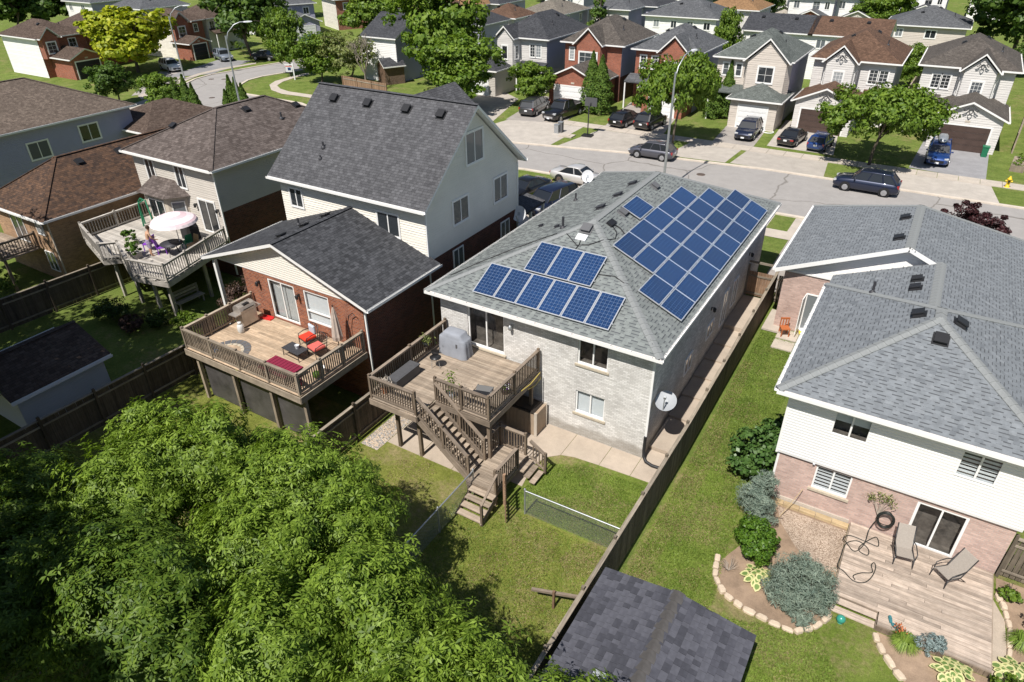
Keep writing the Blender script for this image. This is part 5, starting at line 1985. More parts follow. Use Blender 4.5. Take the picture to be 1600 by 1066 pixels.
# white boards, each one a piece, with two upper windows cut out
u1 = (-.24, .94, 3.84, 4.82)
u2 = (3.58, 4.72, 3.72, 4.78)
nb_ = 24
z0, z1 = 2.34, 5.16
ch = (z1 - z0) / nb_
for i in range(nb_):
    za = z0 + i * ch
    segs = [(wx0 - .1, wx1 + .1)]
    for h in (u1, u2):
        if h[2] - .03 < za + ch / 2 < h[3] + .03:
            segs = [s for a, b in segs for s in ((a, min(b, h[0])), (max(a, h[1]), b)) if s[1] - s[0] > .02]
    for a, b in segs:
        piece('siding_board', h3, 'board', ((a + b) / 2, wy - .112, za + ch / 2), (round(b - a, 2), .02, round(ch + .012, 3)), (.13, 0, 0))
mb = MB()
wall_face(mb, (wx0 - .1, wy - .09), (wx1 + .1, wy - .09), z0, z1, [(u1[0] - wx0 + .1, u1[1] - wx0 + .1, u1[2], u1[3]), (u2[0] - wx0 + .1, u2[1] - wx0 + .1, u2[2], u2[3])], 0, .08)
mb.box(wx0 - .1, wy - .09, z0 - .02, wx1 + .1, wy + .0, z0 - .001)
wall_face(mb, (wx1 + .1, wy - .09), (wx1 + .1, 30), z0, z1, [], 0)
wall_face(mb, (wx0 - .1, 30), (wx0 - .1, wy - .09), z0, z1, [], 0)
mb.build('siding_wall', 'sd_white', h3)
mb = MB()
mb.box(wx0 - .13, wy - .14, z0 - .02, wx0 - .05, wy - .06, z1); mb.box(wx0 - .05, wy - .004, -.05, wx0 + .03, wy - .0, z0 - .03)
mb.build('corner_trim', 'trim', h3)
window(h3, ((u1[0] + u1[1]) / 2, wy - .09, (u1[2] + u1[3]) / 2), (1, 0), 1.18, .98, 'slide', .05, .03, True, inside='halfblind')
window(h3, ((u2[0] + u2[1]) / 2, wy - .09, (u2[2] + u2[3]) / 2), (1, 0), 1.14, 1.06, 'slide', .05, .03, True, inside='zebra')
mb = MB()
mb.box(wx0 + 1.2, wy - .13, 2.28, wx0 + 1.28, wy - .06, 2.34)
mb.build('motion_light', 'dishw', h3)
# rear hip roof
KR = (7.25 - 5.3) / 4.2
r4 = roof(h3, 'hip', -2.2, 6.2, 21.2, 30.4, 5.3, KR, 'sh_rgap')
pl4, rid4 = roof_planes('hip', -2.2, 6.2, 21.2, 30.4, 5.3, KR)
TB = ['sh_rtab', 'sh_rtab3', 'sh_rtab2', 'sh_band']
def bed(root, pts, mat='sh_rtab', lift=.003):
    mb = MB()
    n = (Vector(pts[1]) - Vector(pts[0])).cross(Vector(pts[2]) - Vector(pts[0])).normalized()
    mb.poly([Vector(p) + n * lift for p in pts])
    return mb.build('shingle_bed', mat, root)
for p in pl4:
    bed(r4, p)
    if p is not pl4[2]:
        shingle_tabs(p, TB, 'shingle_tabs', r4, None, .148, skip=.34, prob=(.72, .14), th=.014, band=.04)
for a, b in rid4[1:]:
    cap_run(r4, a, b, 'sh_cap', .36, .30, .02, .3)
cap_run(r4, rid4[0][0], rid4[0][1], 'sh_cap', .36, .30, .02, .4)
gt = MB()
gt.box(-2.2, 21.07, 5.16, 6.2, 21.2, 5.175)
gt.box(-2.2, 21.055, 5.16, 6.2, 21.07, 5.285)
g2 = gt.build('rear_gutter', 'trim', h3)
gi = MB()
gi.box(-2.18, 21.072, 5.177, 6.18, 21.196, 5.21)
gi.build('gutter_bed', 'gutter_in', g2)
for i in range(11):
    piece('gutter_hanger', g2, 'trim', (-1.8 + i * .8, 21.13, 5.286), (.025, .14, .012))
for i in range(10):
    piece('gutter_hanger', g2, 'trim', (-2.27, 21.8 + i * .9, 5.285), (.13, .025, .012))
zrl = lambda x: 5.3 + KR * (x + 2.2)
zrb = lambda y: 5.3 + KR * (y - 21.2)
roof_vent(r4, (2.15, 24.55, zrb(24.55)), (0, -KR, 1), 'black', .42, .14)
roof_vent(r4, (1.35, 25.9, zrl(1.35)), (-KR, 0, 1), 'black', .42, .14)
roof_vent(r4, (2.65, 25.9, zrl(4 - 2.65)), (KR, 0, 1), 'black', .42, .14)
pipe(r4, (-.35, 28.6, zrl(-.35)), (-KR, 0, 1), .05, .5)
# middle link roof, front block with a gable face
KM = .40
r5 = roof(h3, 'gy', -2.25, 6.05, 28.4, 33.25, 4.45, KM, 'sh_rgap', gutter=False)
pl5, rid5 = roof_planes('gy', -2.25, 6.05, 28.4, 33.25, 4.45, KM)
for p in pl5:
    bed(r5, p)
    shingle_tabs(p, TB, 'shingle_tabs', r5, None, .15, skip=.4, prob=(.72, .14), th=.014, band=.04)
cap_run(r5, rid5[0][0], rid5[0][1], 'sh_cap', .4, .30, .02, .4)
for y, q in ((30.7, 1), (31.6, 1)):
    roof_vent(r5, (1.15, y, 4.45 + KM * 3.4), (-KM, 0, 1), 'black', .42, .12)
mb = MB()
mb.box(wx0, 29, .2, 5.6, 33.6, 4.4)
mb.build('link_wall', 'bk_pink', h3)
KF2 = (6.55 - 4.2) / 5.45
fx0, fx1, fy = -4.92, 5.98, 33.2
mb = MB()
mb.box(fx0 + .45, fy + .42, .3, fx1 - .45, 42.6, 4.1)
mb.build('brick_wall', 'bk_pink', h3)
mb = MB()
mb.poly([(fx0 + .1, fy + .40, 4.05), (fx1 - .1, fy + .40, 4.05), ((fx0 + fx1) / 2, fy + .40, 6.45)])
mb.build('gable_wall', 'sd_white', h3)
mb = MB()
mb.box(fx0 + .2, fy + .36, 4.02, fx1 - .2, fy + .41, 4.1)
mb.build('gable_trim', 'trim', h3)
# front block: gable towards the garden, hip towards the street
xm = (fx0 + fx1) / 2
A, B = (xm, fy, 6.55), (xm, 39.2, 6.55)
yb = 43.2
planes = [[(fx0, yb, 4.2), (fx0, fy, 4.2), A, B], [(fx1, fy, 4.2), (fx1, yb, 4.2), B, A], [(fx1, yb, 4.2), (fx0, yb, 4.2), B]]
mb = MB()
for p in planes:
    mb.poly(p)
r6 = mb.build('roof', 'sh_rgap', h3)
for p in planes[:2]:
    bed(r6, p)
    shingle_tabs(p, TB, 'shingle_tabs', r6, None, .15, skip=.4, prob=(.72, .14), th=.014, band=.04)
bed(r6, planes[2])
cap_run(r6, A, B, 'sh_cap', .4, .30, .02, .4)
cap_run(r6, (fx0, yb, 4.2), B, 'sh_cap', .36, .3, .02, .3)
cap_run(r6, (fx1, yb, 4.2), B, 'sh_cap', .36, .3, .02, .3)
mb = MB()
for a, b in (((fx0, fy, 4.2), A), ((fx1, fy, 4.2), A)):
    mb.bar((a[0], fy - .015, a[2] - .09), (b[0], fy - .015, b[2] - .09), .03, .2)
mb.bar((fx0 - .06, fy, 4.14), (fx0 - .06, yb, 4.14), .11, .12)
mb.poly([(fx0, fy, 4.05), (xm, fy, 6.4), (xm, fy + .42, 6.4), (fx0, fy + .42, 4.05)])
mb.poly([(fx1, fy, 4.05), (xm, fy, 6.4), (xm, fy + .42, 6.4), (fx1, fy + .42, 4.05)])
mb.build('fascia', 'trim', r6)
zfl = lambda x: 4.2 + KF2 * (x - fx0)
for y in (34.7, 37.6):
    roof_vent(r6, (.0, y, zfl(0)), (-KF2, 0, 1), 'black', .42, .12)
# side door of the front block standing open
t_ = window(h3, (-2.75, fy + .42, 2.0), (1, 0), .95, 2.1, 'none', .06, .02, name='side_door')
mb = MB()
mb.obox((-3.25, fy + .05, 2.0), (.02, .36, 0), (.02, 0, 0), (0, 0, 1.02))
mb.build('open_door', 'trim', t_)
mb = MB()
for z0_, z1_, m in ((-.1, .12, 0),):
    mb.box(wx0 - .02, wy - .06, -.05, 1.22, wy - .01, .26)
mb.build('foundation', 'conc2', h3)
under(h3)

# dry ivy clump on the pink brick
t = thing('plant', 'dried brown climber twig with seed heads on the pale pink brick', 'plant', (2.0, 21.62, 1.35))
mb = MB()
tips = []
for k in range(9):
    a = math.radians(35 + k * 14)
    e_ = Vector((math.cos(a) * random.uniform(.35, .55), -.05, math.sin(a) * random.uniform(.4, .65)))
    tips.append(e_)
    mb.tube([(0, 0, -.35), e_ * .5 + Vector((0, -.03, -.05)), e_], .012, 4, r1=.004)
mb.build('stem', 'tan', t)
p = np.array([list(q) for q in tips for _ in range(26)]) + rng.normal(size=(26 * 9, 3)) * .07
tag(leaf_obj('seed_heads', leaf_cloud(p, rng.normal(size=(len(p), 3)), .07, .04, 'seed_heads'), 'lf_beige', t), kind='stuff')

# ---- low deck
d3 = thing('deck', 'low pale plank deck outside the glass door of the pink brick house', 'deck', (3.5, 19.4, 0))
ZR = .25
deck_boards(d3, 1.30, 5.78, 18.0, 21.62, ZR, 'w_deckR', .132, .007, (3.4, 2.6, 4.4, 3.9, 2.9))
deck_boards(d3, 2.68, 5.78, 17.46, 17.99, ZR, 'w_deckR', .132, .007)
for i in range(2):
    for k in range(2):
        piece('step_board', d3, 'w_deckR', (1.98, 17.92 - .27 * i - .135 * k, ZR - .13 * (i + 1) + .04), (1.36, .128, .035))
for p, q in (((1.30, 17.985), (2.66, 17.985)), ((2.67, 17.45), (5.79, 17.45)), ((5.80, 17.45), (5.80, 21.6)), ((1.28, 17.985), (1.28, 21.6))):
    beam('rim_board', d3, 'w_railh', (p[0], p[1], .11), (q[0], q[1], .11), .03, .21)
for i in range(20):
    piece('skirt_board', d3, 'w_rail', (2.75 + i * .155, 17.42, .1), (.145, .02, .22))
piece('step_end', d3, 'w_railh', (2.655, 17.7, .09), (.03, .52, .2))
under(d3)

# reclining sling chairs
def sling_chair(label, loc, rz):
    t = thing('sling_chair', label, 'chair', loc, rz)
    mb = MB()
    mb.ext([(-.26, -.34, .36), (.26, -.34, .36), (.26, .18, .28), (-.26, .18, .28)], (0, 0, .02))
    mb.build('seat', 'sling', t)
    mb = MB()
    mb.ext([(-.26, .18, .28), (.26, .18, .28), (.26, .62, .98), (-.26, .62, .98)], (0, .02, .01))
    mb.build('backrest', 'sling', t)
    for s in (-1, 1):
        mb = MB()
        mb.tube([(s * .30, -.42, 0), (s * .29, -.36, .37), (s * .285, .18, .29), (s * .28, .64, 1.0)], .018, 6)
        mb.tube([(s * .30, -.36, .37), (s * .33, -.3, .58), (s * .33, .1, .60), (s * .29, .34, .55)], .018, 6)
        mb.tube([(s * .29, .16, .29), (s * .30, .48, 0)], .018, 6)
        mb.build('frame', 'blackm', t)
    return t
sling_chair('taupe sling chair at the left edge of the glass patio door', (3.05, 20.75, ZR), math.radians(10))
sling_chair('taupe sling chair turned sideways right of the glass patio door', (4.45, 20.55, ZR), math.radians(-42))
# garden hose
t = thing('garden_hose', 'black garden hose coiled on the pink brick wall and trailing over the deck', 'hose', (2.25, 21.4, 0))
mb = MB()
pts = []
for k in range(300):
    a = 2 * math.pi * k / 43
    pts.append((2.28 + (.25 + .035 * math.sin(k * .021)) * math.sin(a), 21.5 - .06 * math.sin(k * .05), 1.0 + (.32 + .03 * math.cos(k * .027)) * math.cos(a)))
mb.tube(pts, .016, 5)
mb.build('coil', 'hose', t)
def curve(pts, z, r=.017):
    """smooth tube through plan points lying on a surface"""
    out = []
    P = [Vector((p[0], p[1], (p[2] if len(p) > 2 else z) + r)) for p in pts]
    P = [P[0]] + P + [P[-1]]
    for i in range(1, len(P) - 2):
        for k in range(8):
            s = k / 8
            a, b, c, d = P[i - 1:i + 3]
            out.append(.5 * (2 * b + (c - a) * s + (2 * a - 5 * b + 4 * c - d) * s * s + (3 * b - a - 3 * c + d) * s ** 3))
    out.append(P[-2])
    mb = MB()
    mb.tube(out, r, 6)
    return mb
curve([(2.02, 21.4, .95), (1.9, 21.3, .5), (1.86, 20.71), (1.62, 20.20), (1.30, 20.48), (1.19, 20.68), (1.41, 20.89), (1.95, 20.86), (2.30, 20.87), (2.17, 21.27), (1.77, 20.59), (1.77, 20.29), (2.03, 20.24), (2.01, 20.56), (1.65, 20.75), (1.31, 20.42), (1.25, 19.78), (1.23, 19.22), (1.44, 19.09), (1.78, 18.84), (2.10, 18.94), (2.29, 19.33), (2.35, 19.80), (2.28, 20.01), (2.21, 19.84), (2.27, 19.53), (1.95, 19.31), (1.75, 19.06), (1.83, 18.90)], ZR).build('trail', 'hose', t)
under(t)
for lab, c, rz in (('teal garden clog lying on the deck edge, upper one of the pair', (3.02, 17.84), .3), ('teal garden clog tipped on its side, lower one of the pair', (3.19, 17.64), 1.2)):
    t = thing('clog', lab, 'shoe', (c[0], c[1], ZR), rz)
    mb = MB()
    mb.loft([[Vector((x * a, y * b, z)) for x, y in ((-.045, -.13), (.04, -.13), (.055, .02), (.05, .12), (0, .15), (-.045, .11), (-.05, 0))] for z, a, b in ((0, 1, 1), (.03, 1.02, 1), (.05, .9, .95))], 0, False)
    mb.build('sole', 'tealp', t)
    mb = MB()
    mb.loft([[Vector((x * a, .03 + y * b, z)) for x, y in ((-.05, -.02), (.055, -.02), (.05, .09), (0, .12), (-.045, .08))] for z, a, b in ((.05, 1, 1), (.085, .7, .8))], 0, False)
    mb.build('upper', 'tealp', t)
c = (1.69, 17.16)
t = thing('gazing_ball', 'shiny teal ball ornament on the grass beside the deck steps', 'ornament', (c[0], c[1], 0))
mb = MB()
mb.lathe([(.01, .02)] + [(.14 * math.sin(math.pi * k / 10), .16 - .14 * math.cos(math.pi * k / 10)) for k in range(1, 10)] + [(.01, .3)], n=18)
mb.build('ball', 'teal', t)
mb = MB()
mb.lathe([(.09, 0), (.07, .04), (.04, .05)], n=12)
mb.build('foot', 'teal', t)
# things by the side door
c = (-3.79, 32.98)
t = thing('chair', 'orange brown wooden chair on the slab by the side door', 'chair', (c[0], c[1], hz(c[1]) + .06), .5)
mb = MB()
mb.box(-.22, -.22, .40, .22, .22, .45)
mb.build('seat', 'orange', t)
mb = MB()
for x in (-.2, -.07, .07, .2):
    mb.box(x - .025, .19, .45, x + .025, .22, .9)
mb.box(-.23, .185, .82, .23, .225, .92)
mb.build('backrest', 'orange', t)
for x in (-.19, .19):
    for y in (-.19, .19):
        piece('leg', t, 'orange', (x, y, .2), (.045, .045, .4))
c = (-3.26, 33.66)
t = thing('ironing_board', 'dark folded board leaning with a white sheet behind the orange chair', 'board', (c[0] - .4, c[1] + .45, hz(c[1]) + .05), .2)
mb = MB()
mb.obox((0, 0, .45), (.5, .0, .1), (0, .15, .35), (0, .02, -.01))
mb.build('board', 'boxg', t)
mb = MB()
mb.obox((.1, -.12, .6), (.3, 0, .05), (0, .1, .2), (0, .02, -.01))
mb.build('sheet', 'white', t)
t = thing('bucket', 'bright yellow bucket with a white lid on the slab by the side door', 'bucket', (c[0] + .25, c[1] - .2, hz(c[1]) + .06))
mb = MB()
mb.lathe([(.13, 0), (.17, .26), (.16, .26), (.14, .2)], n=14)
mb.build('pail', 'yellow', t)
mb = MB()
mb.lathe([(.18, .26), (.18, .29), (.05, .32), (.02, .36)], n=14)
mb.build('lid', 'white', t)
pd_ = tag(link('patio_slab', None), kind='structure')
for i, (x, y, a, b) in enumerate(((-3.6, 33.1, 1.0, 1.0), (-2.6, 33.1, .95, 1.0), (-3.6, 32.1, 1.0, .9), (-4.45, 34.5, .95, 3.0))):
    piece('slab', pd_, 'conc2', (x, y, hz(y) + .0), (a, b, .1))

# ---- board fence between the two lots, with a gate at its street end
f1 = thing('fence', 'long weathered board fence beside the concrete side path', 'fence', (-5.25, 20, 0))
fence(f1, (-5.36, 8.0), (-5.14, 36.0), 1.83, .138, .007, side=-1, post=2.35, pose=.22, boards_top=.12)
under(f1)
t = thing('gate', 'brown plank gate across the concrete path at the house wall', 'gate', (-5.95, 36.05, .9))
for i in range(10):
    piece('plank', t, 'w_new', (-.62 + i * .138, 0, .82), (.13, .022, 1.45))
for z in (.25, 1.3):
    piece('cross_bar', t, 'w_fenceh', (0, -.03, z), (1.4, .04, .1))
for x in (-.72, .76):
    piece('gate_post', t, 'w_fenceh', (x, 0, .95), (.1, .1, 1.95))
beam('lintel', t, 'w_fenceh', (-.75, .0, 2.1), (.95, .0, 2.1), .1, .1)
t = thing('gate', 'narrow plank gate between the board fence and the pink brick', 'gate', (-4.78, 36.0, .9))
for i in range(5):
    piece('plank', t, 'w_fence', (-.2 + i * .11, 0, .85), (.1, .022, 1.6))
for z in (.3, 1.4):
    piece('cross_bar', t, 'w_fenceh', (0, -.03, z), (.6, .04, .1))
f2 = thing('fence', 'grey board fence at the right end of the pink brick wall', 'fence', (6.2, 21.5, 0))
fence(f2, (5.95, 21.85), (9.5, 21.85), 1.75, .15, .012, side=1, top=True)
under(f2)
t = thing('low_rail', 'low crooked wooden rail on a post beside the board fence', 'rail', (-6.45, 12.9, 0))
piece('post', t, 'w_new', (0, 0, .42), (.08, .08, .84))
beam('rail_bar', t, 'w_railh', (-.75, -.15, .62), (1.05, .35, .78), .09, .09)

# ---- garden shed roof at the lower edge
s1 = thing('shed', 'garden shed with slate grey shingle roof beside the board fence', 'shed', (-2.7, 11, 0))
ex0, ex1, ey0, ey1, ez, ek = -5.02, -.42, 8.2, 13.55, 2.2, .14
mb = MB()
for p, q in (((ex0 + .25, ey0 + .2), (ex1 - .25, ey0 + .2)), ((ex1 - .25, ey0 + .2), (ex1 - .25, ey1 - .2)), ((ex1 - .25, ey1 - .2), (ex0 + .25, ey1 - .2)), ((ex0 + .25, ey1 - .2), (ex0 + .25, ey0 + .2))):
    wall_face(mb, p, q, -.05, ez - .02, [], 0)
xm = (ex0 + ex1) / 2
for y, o in ((ey0 + .2, 1), (ey1 - .2, -1)):
    q = [(ex0 + .25, y, ez - .03), (ex1 - .25, y, ez - .03), (xm, y, ez + ek * 2.1)]
    mb.poly(q[::o])
mb.build('wall', 'sd_beige', s1)
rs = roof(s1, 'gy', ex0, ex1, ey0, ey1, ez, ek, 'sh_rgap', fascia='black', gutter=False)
pls, rids = roof_planes('gy', ex0, ex1, ey0, ey1, ez, ek)
cnt = 0
for p in pls:
    p = [Vector(q) for q in p]
    u = (p[1] - p[0]).normalized()
    n = (p[1] - p[0]).cross(p[2] - p[0]).normalized()
    v = n.cross(u)
    LU, LV = (p[1] - p[0]).length, (p[3] - p[0]).length
    rest = MB()
    rows_ = int(LV / .2)
    cr = LV / rows_
    tilt = Matrix((u, v, n)).transposed()
    tilt = (tilt @ Matrix.Rotation(-.035, 3, 'X')).to_euler()
    for i in range(rows_):
        x = 0.0
        while x < LU - .02:
            wd = random.choice((.15, .2, .25, .3))
            wd = min(wd, LU - x)
            m = random.choice(('sh_shed', 'sh_shed', 'sh_shed2', 'sh_shed3'))
            th = .012 if m == 'sh_shed' else .02
            c = p[0] + u * (x + wd / 2) + v * (cr * (i + .5)) + n * (.008 + th / 2)
            if wd > .06:
                if c.y > 10.0 and cnt < 300:
                    o = piece('shingle', rs, m, c, (round(wd - .006, 2), round(cr - .002, 3), th))
                    o.rotation_euler = tilt
                    cnt += 1
                else:
                    rest.obox(c, u * (wd / 2 - .003), v * (cr / 2 - .001), n * th / 2, {'sh_shed': 0, 'sh_shed2': 1, 'sh_shed3': 2}[m])
            x += wd
    o = rest.build('shingle_rest', ['sh_shed', 'sh_shed2', 'sh_shed3'], rs)
    o['kind'] = 'stuff'
cap_run(rs, (xm, ey0, ez + ek * (xm - ex0)), (xm, ey1, ez + ek * (xm - ex0)), 'sh_shedcap', .42, .34, .035, .3)
mb = MB()
c = Vector((-3.6, 9.95, ez + ek * (-3.6 - ex0) + .06))
mb.obox(c, Vector((.22, 0, .22 * ek)), Vector((0, .26, 0)), Vector((-.02, 0, .03)))
sk_ = mb.build('skylight', 'vent', rs)
mb = MB()
mb.obox(c + Vector((-.014, 0, .035)), Vector((.19, 0, .19 * ek)), Vector((0, .23, 0)), Vector((-.001, 0, .003)))
mb.build('pane', 'dish', sk_)
under(s1)

# ---- planting bed
sheet('soil_bed', [(-2.36, 17.47), (-2.21, 16.77), (-1.80, 16.27), (-1.01, 16.02), (-0.18, 15.96), (0.50, 16.05), (0.99, 16.48), (1.43, 17.29), (1.26, 17.6), (1.26, 21.63), (-1.66, 21.63), (-1.73, 21.52), (-2.13, 20.43), (-1.87, 18.77), (-2.14, 18.10)], .012, 'soil')
sheet('pea_gravel', [(-1.2, 21.3), (1.26, 21.3), (1.26, 19.2), (.6, 19.0), (-.2, 19.6), (-1.0, 20.6)], .018, 'pea')
t = thing('garden_edging', 'yellowish timber edging boards along the foot of the pink brick', 'edging', (-.2, 21.5, 0))
for i in range(5):
    piece('timber', t, 'w_timber', (-1.15 + i * .58, 0, .06), (.56, .22, .14))
def stones(root, pts, wd=.2, mat='rock'):
    for a, b in zip(pts, pts[1:]):
        a, b = Vector((a[0], a[1], 0)), Vector((b[0], b[1], 0))
        L = (b - a).length
        n = max(1, round(L / .42))
        for i in range(n):
            p, q = a + (b - a) * i / n, a + (b - a) * (i + 1) / n
            c = (p + q) / 2
            l = (q - p).length * .47
            w_ = wd * random.uniform(.4, .6)
            h = random.uniform(.10, .16)
            mb = MB()
            rings = []
            sh = [(random.uniform(.85, 1.08)) for _ in range(8)]
            for z, s in ((-.02, 1.0), (h * .75, 1.0), (h, .8)):
                rings.append([Vector((l * s * sh[k] * math.copysign(abs(math.cos(math.pi * (k + .5) / 4)) ** .5, math.cos(math.pi * (k + .5) / 4)), w_ * s * sh[k] * math.copysign(abs(math.sin(math.pi * (k + .5) / 4)) ** .5, math.sin(math.pi * (k + .5) / 4)), z)) for k in range(8)])
            mb.loft(rings, 0, False)
            o = mb.build('stone', mat, root, c, math.atan2((q - p).y, (q - p).x))
t = thing('stone_edging', 'curved row of pale stones round the juniper bed', 'edging', (-1, 16.5, 0))
stones(t, [(-2.46, 17.81), (-2.42, 17.44), (-2.27, 16.80), (-1.80, 16.27), (-1.12, 16.06), (-0.28, 15.98), (0.51, 16.00), (1.00, 16.45), (1.39, 17.20)])
under(t)
t = thing('stone_edging', 'row of pale stones between the lawn and the bed before the deck', 'edging', (2.9, 16.8, 0))
stones(t, [(2.69, 17.28), (2.82, 16.95), (3.03, 16.61), (3.37, 16.23), (3.65, 15.98)])
under(t)
sheet('soil_bed', [(2.75, 17.38), (2.82, 16.95), (3.03, 16.61), (3.37, 16.23), (3.65, 15.98), (4.16, 15.52), (5.8, 14.6), (5.8, 17.38)], .012, 'soil')
sheet('soil_bed', [(6.2, 15), (6.2, 18.5), (6.3, 20.0), (5.95, 21.0), (5.95, 21.7), (10, 21.7), (10, 15)], .012, 'soil')
sheet('side_walk', [(5.84, 14), (6.2, 14), (6.25, 18.5), (6.2, 19.9), (5.84, 20.7)], .02, 'conc')
t = thing('stone_edging', 'pale stones edging the bed right of the deck', 'edging', (6.6, 19.5, 0))
stones(t, [(5.95, 20.95), (6.2, 20.3), (6.32, 19.6), (6.3, 18.4)], .18)
under(t)

# ---- shrubs and flowers of this garden
def shrub(name, label, loc, blobs, n, L, W, mat, stems=6, th=.4, cat='shrub', **kw):
    return tree(name, label, loc, blobs, n, L, W, mat, th, .035, 'bark', None, cat, stems, **kw)
c = (-2.37, 22.95)
shrub('viburnum', 'dark green large leaved shrub at the corner of the white siding', (-2.4, 22.6, 0), [((0, 0, 1.25), (1.25, 1.0, 1.1)), ((.5, .6, 1.7), (.8, .8, .9)), ((-.5, -.3, .9), (.8, .7, .8))], 5200, .17, .13, 'lf_vib', clump=.28, ncl=26)
shrub('juniper', 'tall blue green juniper in front of the pink brick corner', (-1.85, 20.4, 0), [((0, 0, .9), (.75, .75, .95)), ((.1, .1, 1.5), (.5, .5, .7)), ((.2, -.4, .5), (.6, .5, .5))], 9000, .17, .022, 'lf_jun', stems=9, clump=.3, ncl=40, flat=.9)
shrub('juniper', 'wide blue green juniper bush beside the low deck', (.3, 17.35, 0), [((0, 0, .7), (1.05, .95, .75)), ((.2, .3, 1.1), (.7, .6, .6)), ((-.35, -.3, .5), (.7, .6, .5)), ((.75, .0, .5), (.45, .5, .4)), ((.3, -.85, .25), (.4, .35, .25))], 15000, .18, .022, 'lf_jun', stems=9, clump=.28, ncl=44, flat=.9)
shrub('boxwood', 'bright green dense shrub between the two junipers', (-1.45, 18.5, 0), [((0, .2, .7), (.75, .75, .75)), ((.15, -.35, .6), (.6, .5, .6)), ((-.25, .5, .5), (.5, .5, .6))], 9000, .10, .05, 'lf_box', clump=.2, ncl=60)
def hosta(label, loc, n, r, mat_edge='hosta'):
    t = thing('hosta', label, 'plant', loc)
    for i in range(n):
        a = i * 2.4 + random.uniform(-.3, .3)
        d = r * math.sqrt((i + .6) / n)
        l = random.uniform(.13, .19)
        c = Vector((d * math.cos(a), d * math.sin(a), .28 - .16 * d / r + random.uniform(0, .05)))
        t1 = Vector((math.cos(a), math.sin(a), -.35)).normalized()
        s = Vector((-math.sin(a), math.cos(a), 0))
        up = s.cross(t1) * -1
        if up.z < 0: up = -up
        mb = MB()
        out = [(-.9, 0), (-.6, .62), (0, .72), (.55, .5), (1, 0), (.55, -.5), (0, -.72), (-.6, -.62)]
        O = [c + t1 * (x * l) + s * (y * l) - up * (abs(y) * -.02) for x, y in out]
        I = [c + t1 * (x * l * .62) + s * (y * l * .6) + up * .004 for x, y in out]
        for k in range(8):
            mb.poly([O[k], O[(k + 1) % 8], I[(k + 1) % 8], I[k]], 0)
        mb.poly(I, 1)
        o = mb.build('leaf', [mat_edge, 'hostag'], t)
    return t
hosta('cream edged hosta between the boxwood and the wide juniper', (-0.94, 17.53) + (0,), 26, .52)
hosta('cream edged hosta in front of the low deck', (4.85, 16.95, 0), 30, .55)
hosta('cream edged hosta in the bottom right corner beside the path', (6.45, 17.85, 0), 34, .55, 'hosta')
def grass_clump(label, loc, r, h, n, mat='lf_grass', name='daylily'):
    t = thing(name, label, 'plant', loc)
    a = rng.uniform(0, 2 * np.pi, n)
    q = rng.uniform(0, 1, n)
    v = np.stack([np.cos(a), np.sin(a), np.zeros(n)], 1)
    segs = []
    mb = MB()
    for i in range(n):
        d = Vector(v[i])
        s = Vector((-d.y, d.x, 0)) * .011
        b = d * (r * .18 * q[i])
        m = d * (r * (.35 + .3 * q[i])) + Vector((0, 0, h * random.uniform(.75, 1.05)))
        e_ = d * (r * random.uniform(.75, 1.1)) + Vector((0, 0, h * random.uniform(.25, .6)))
        mb.poly([b - s, b + s, m + s, m - s])
        mb.poly([m - s, m + s, e_])
    o = mb.build('blades', mat, t)
    return t
c = (3.50, 17.25)
t = grass_clump('green strap leaved daylily clump with orange flowers before the deck', (c[0], c[1], 0), .5, .42, 260)
mb = MB()
for i in range(5):
    x, y = random.uniform(-.35, -.1), random.uniform(.1, .3)
    mb.tube([(x, y, 0), (x * 1.1, y, .5)], .006, 4)
mb.build('flower_stalk', 'lf_grass', t)
p = rng.normal(size=(60, 3)) * (.09, .09, .03) + (-.25, .2, .52)
leaf_obj('flowers', leaf_cloud(p, rng.normal(size=(60, 3)), .07, .04, 'flowers'), 'orange', t)
grass_clump('grassy green clump right of the deck path', (6.6, 19.1, 0), .5, .45, 260)
c = (4.10, 17.48)
shrub('dwarf_spruce', 'small silvery blue spruce between daylily and hosta', (c[0], c[1] - .05, 0), [((0, 0, .3), (.42, .35, .32)), ((.2, .15, .35), (.3, .3, .3))], 1800, .11, .025, 'lf_blue', stems=5, th=.2)
shrub('shrub', 'leafy green perennial at the grey board fence', (6.3, 20.9, 0), [((0, 0, .25), (.35, .25, .25))], 700, .1, .06, 'lf_mid', th=.15)
shrub('shrub', 'brownish low shrub in the bed right of the deck', (7.1, 20.0, 0), [((0, 0, .25), (.5, .6, .28))], 1200, .09, .04, 'lf_smoke', th=.15)
shrub('shrub', 'dark leafy shrub in the bottom right corner', (6.3, 17.0, 0), [((0, 0, .4), (.5, .5, .4))], 1200, .14, .06, 'lf_mid', th=.2)
c = (-1.98, 17.32)
t = thing('shrub', 'bare twiggy dead shrub inside the curved stone edging', 'shrub', (c[0], c[1], 0))
mb = MB()
for i in range(26):
    a = random.uniform(0, 6.28)
    mb.tube([(0, 0, 0), (.15 * math.cos(a), .15 * math.sin(a), .22), (.32 * math.cos(a + .3), .32 * math.sin(a + .3), random.uniform(.2, .5))], .009, 4, r1=.003)
mb.build('twigs', 'barkp', t)
t = thing('rake', 'thin pale rake leaning on the sill of the lower window', 'rake', (-.9, 21.2, 0))
mb = MB()
mb.tube([(-.15, -.5, .03), (.35, .35, 1.05)], .014, 6)
mb.build('handle', 'w_timber', t)
mb = MB()
mb.bar((-.3, -.55, .03), (.0, -.47, .03), .03, .03)
mb.build('head', 'hubdark', t)

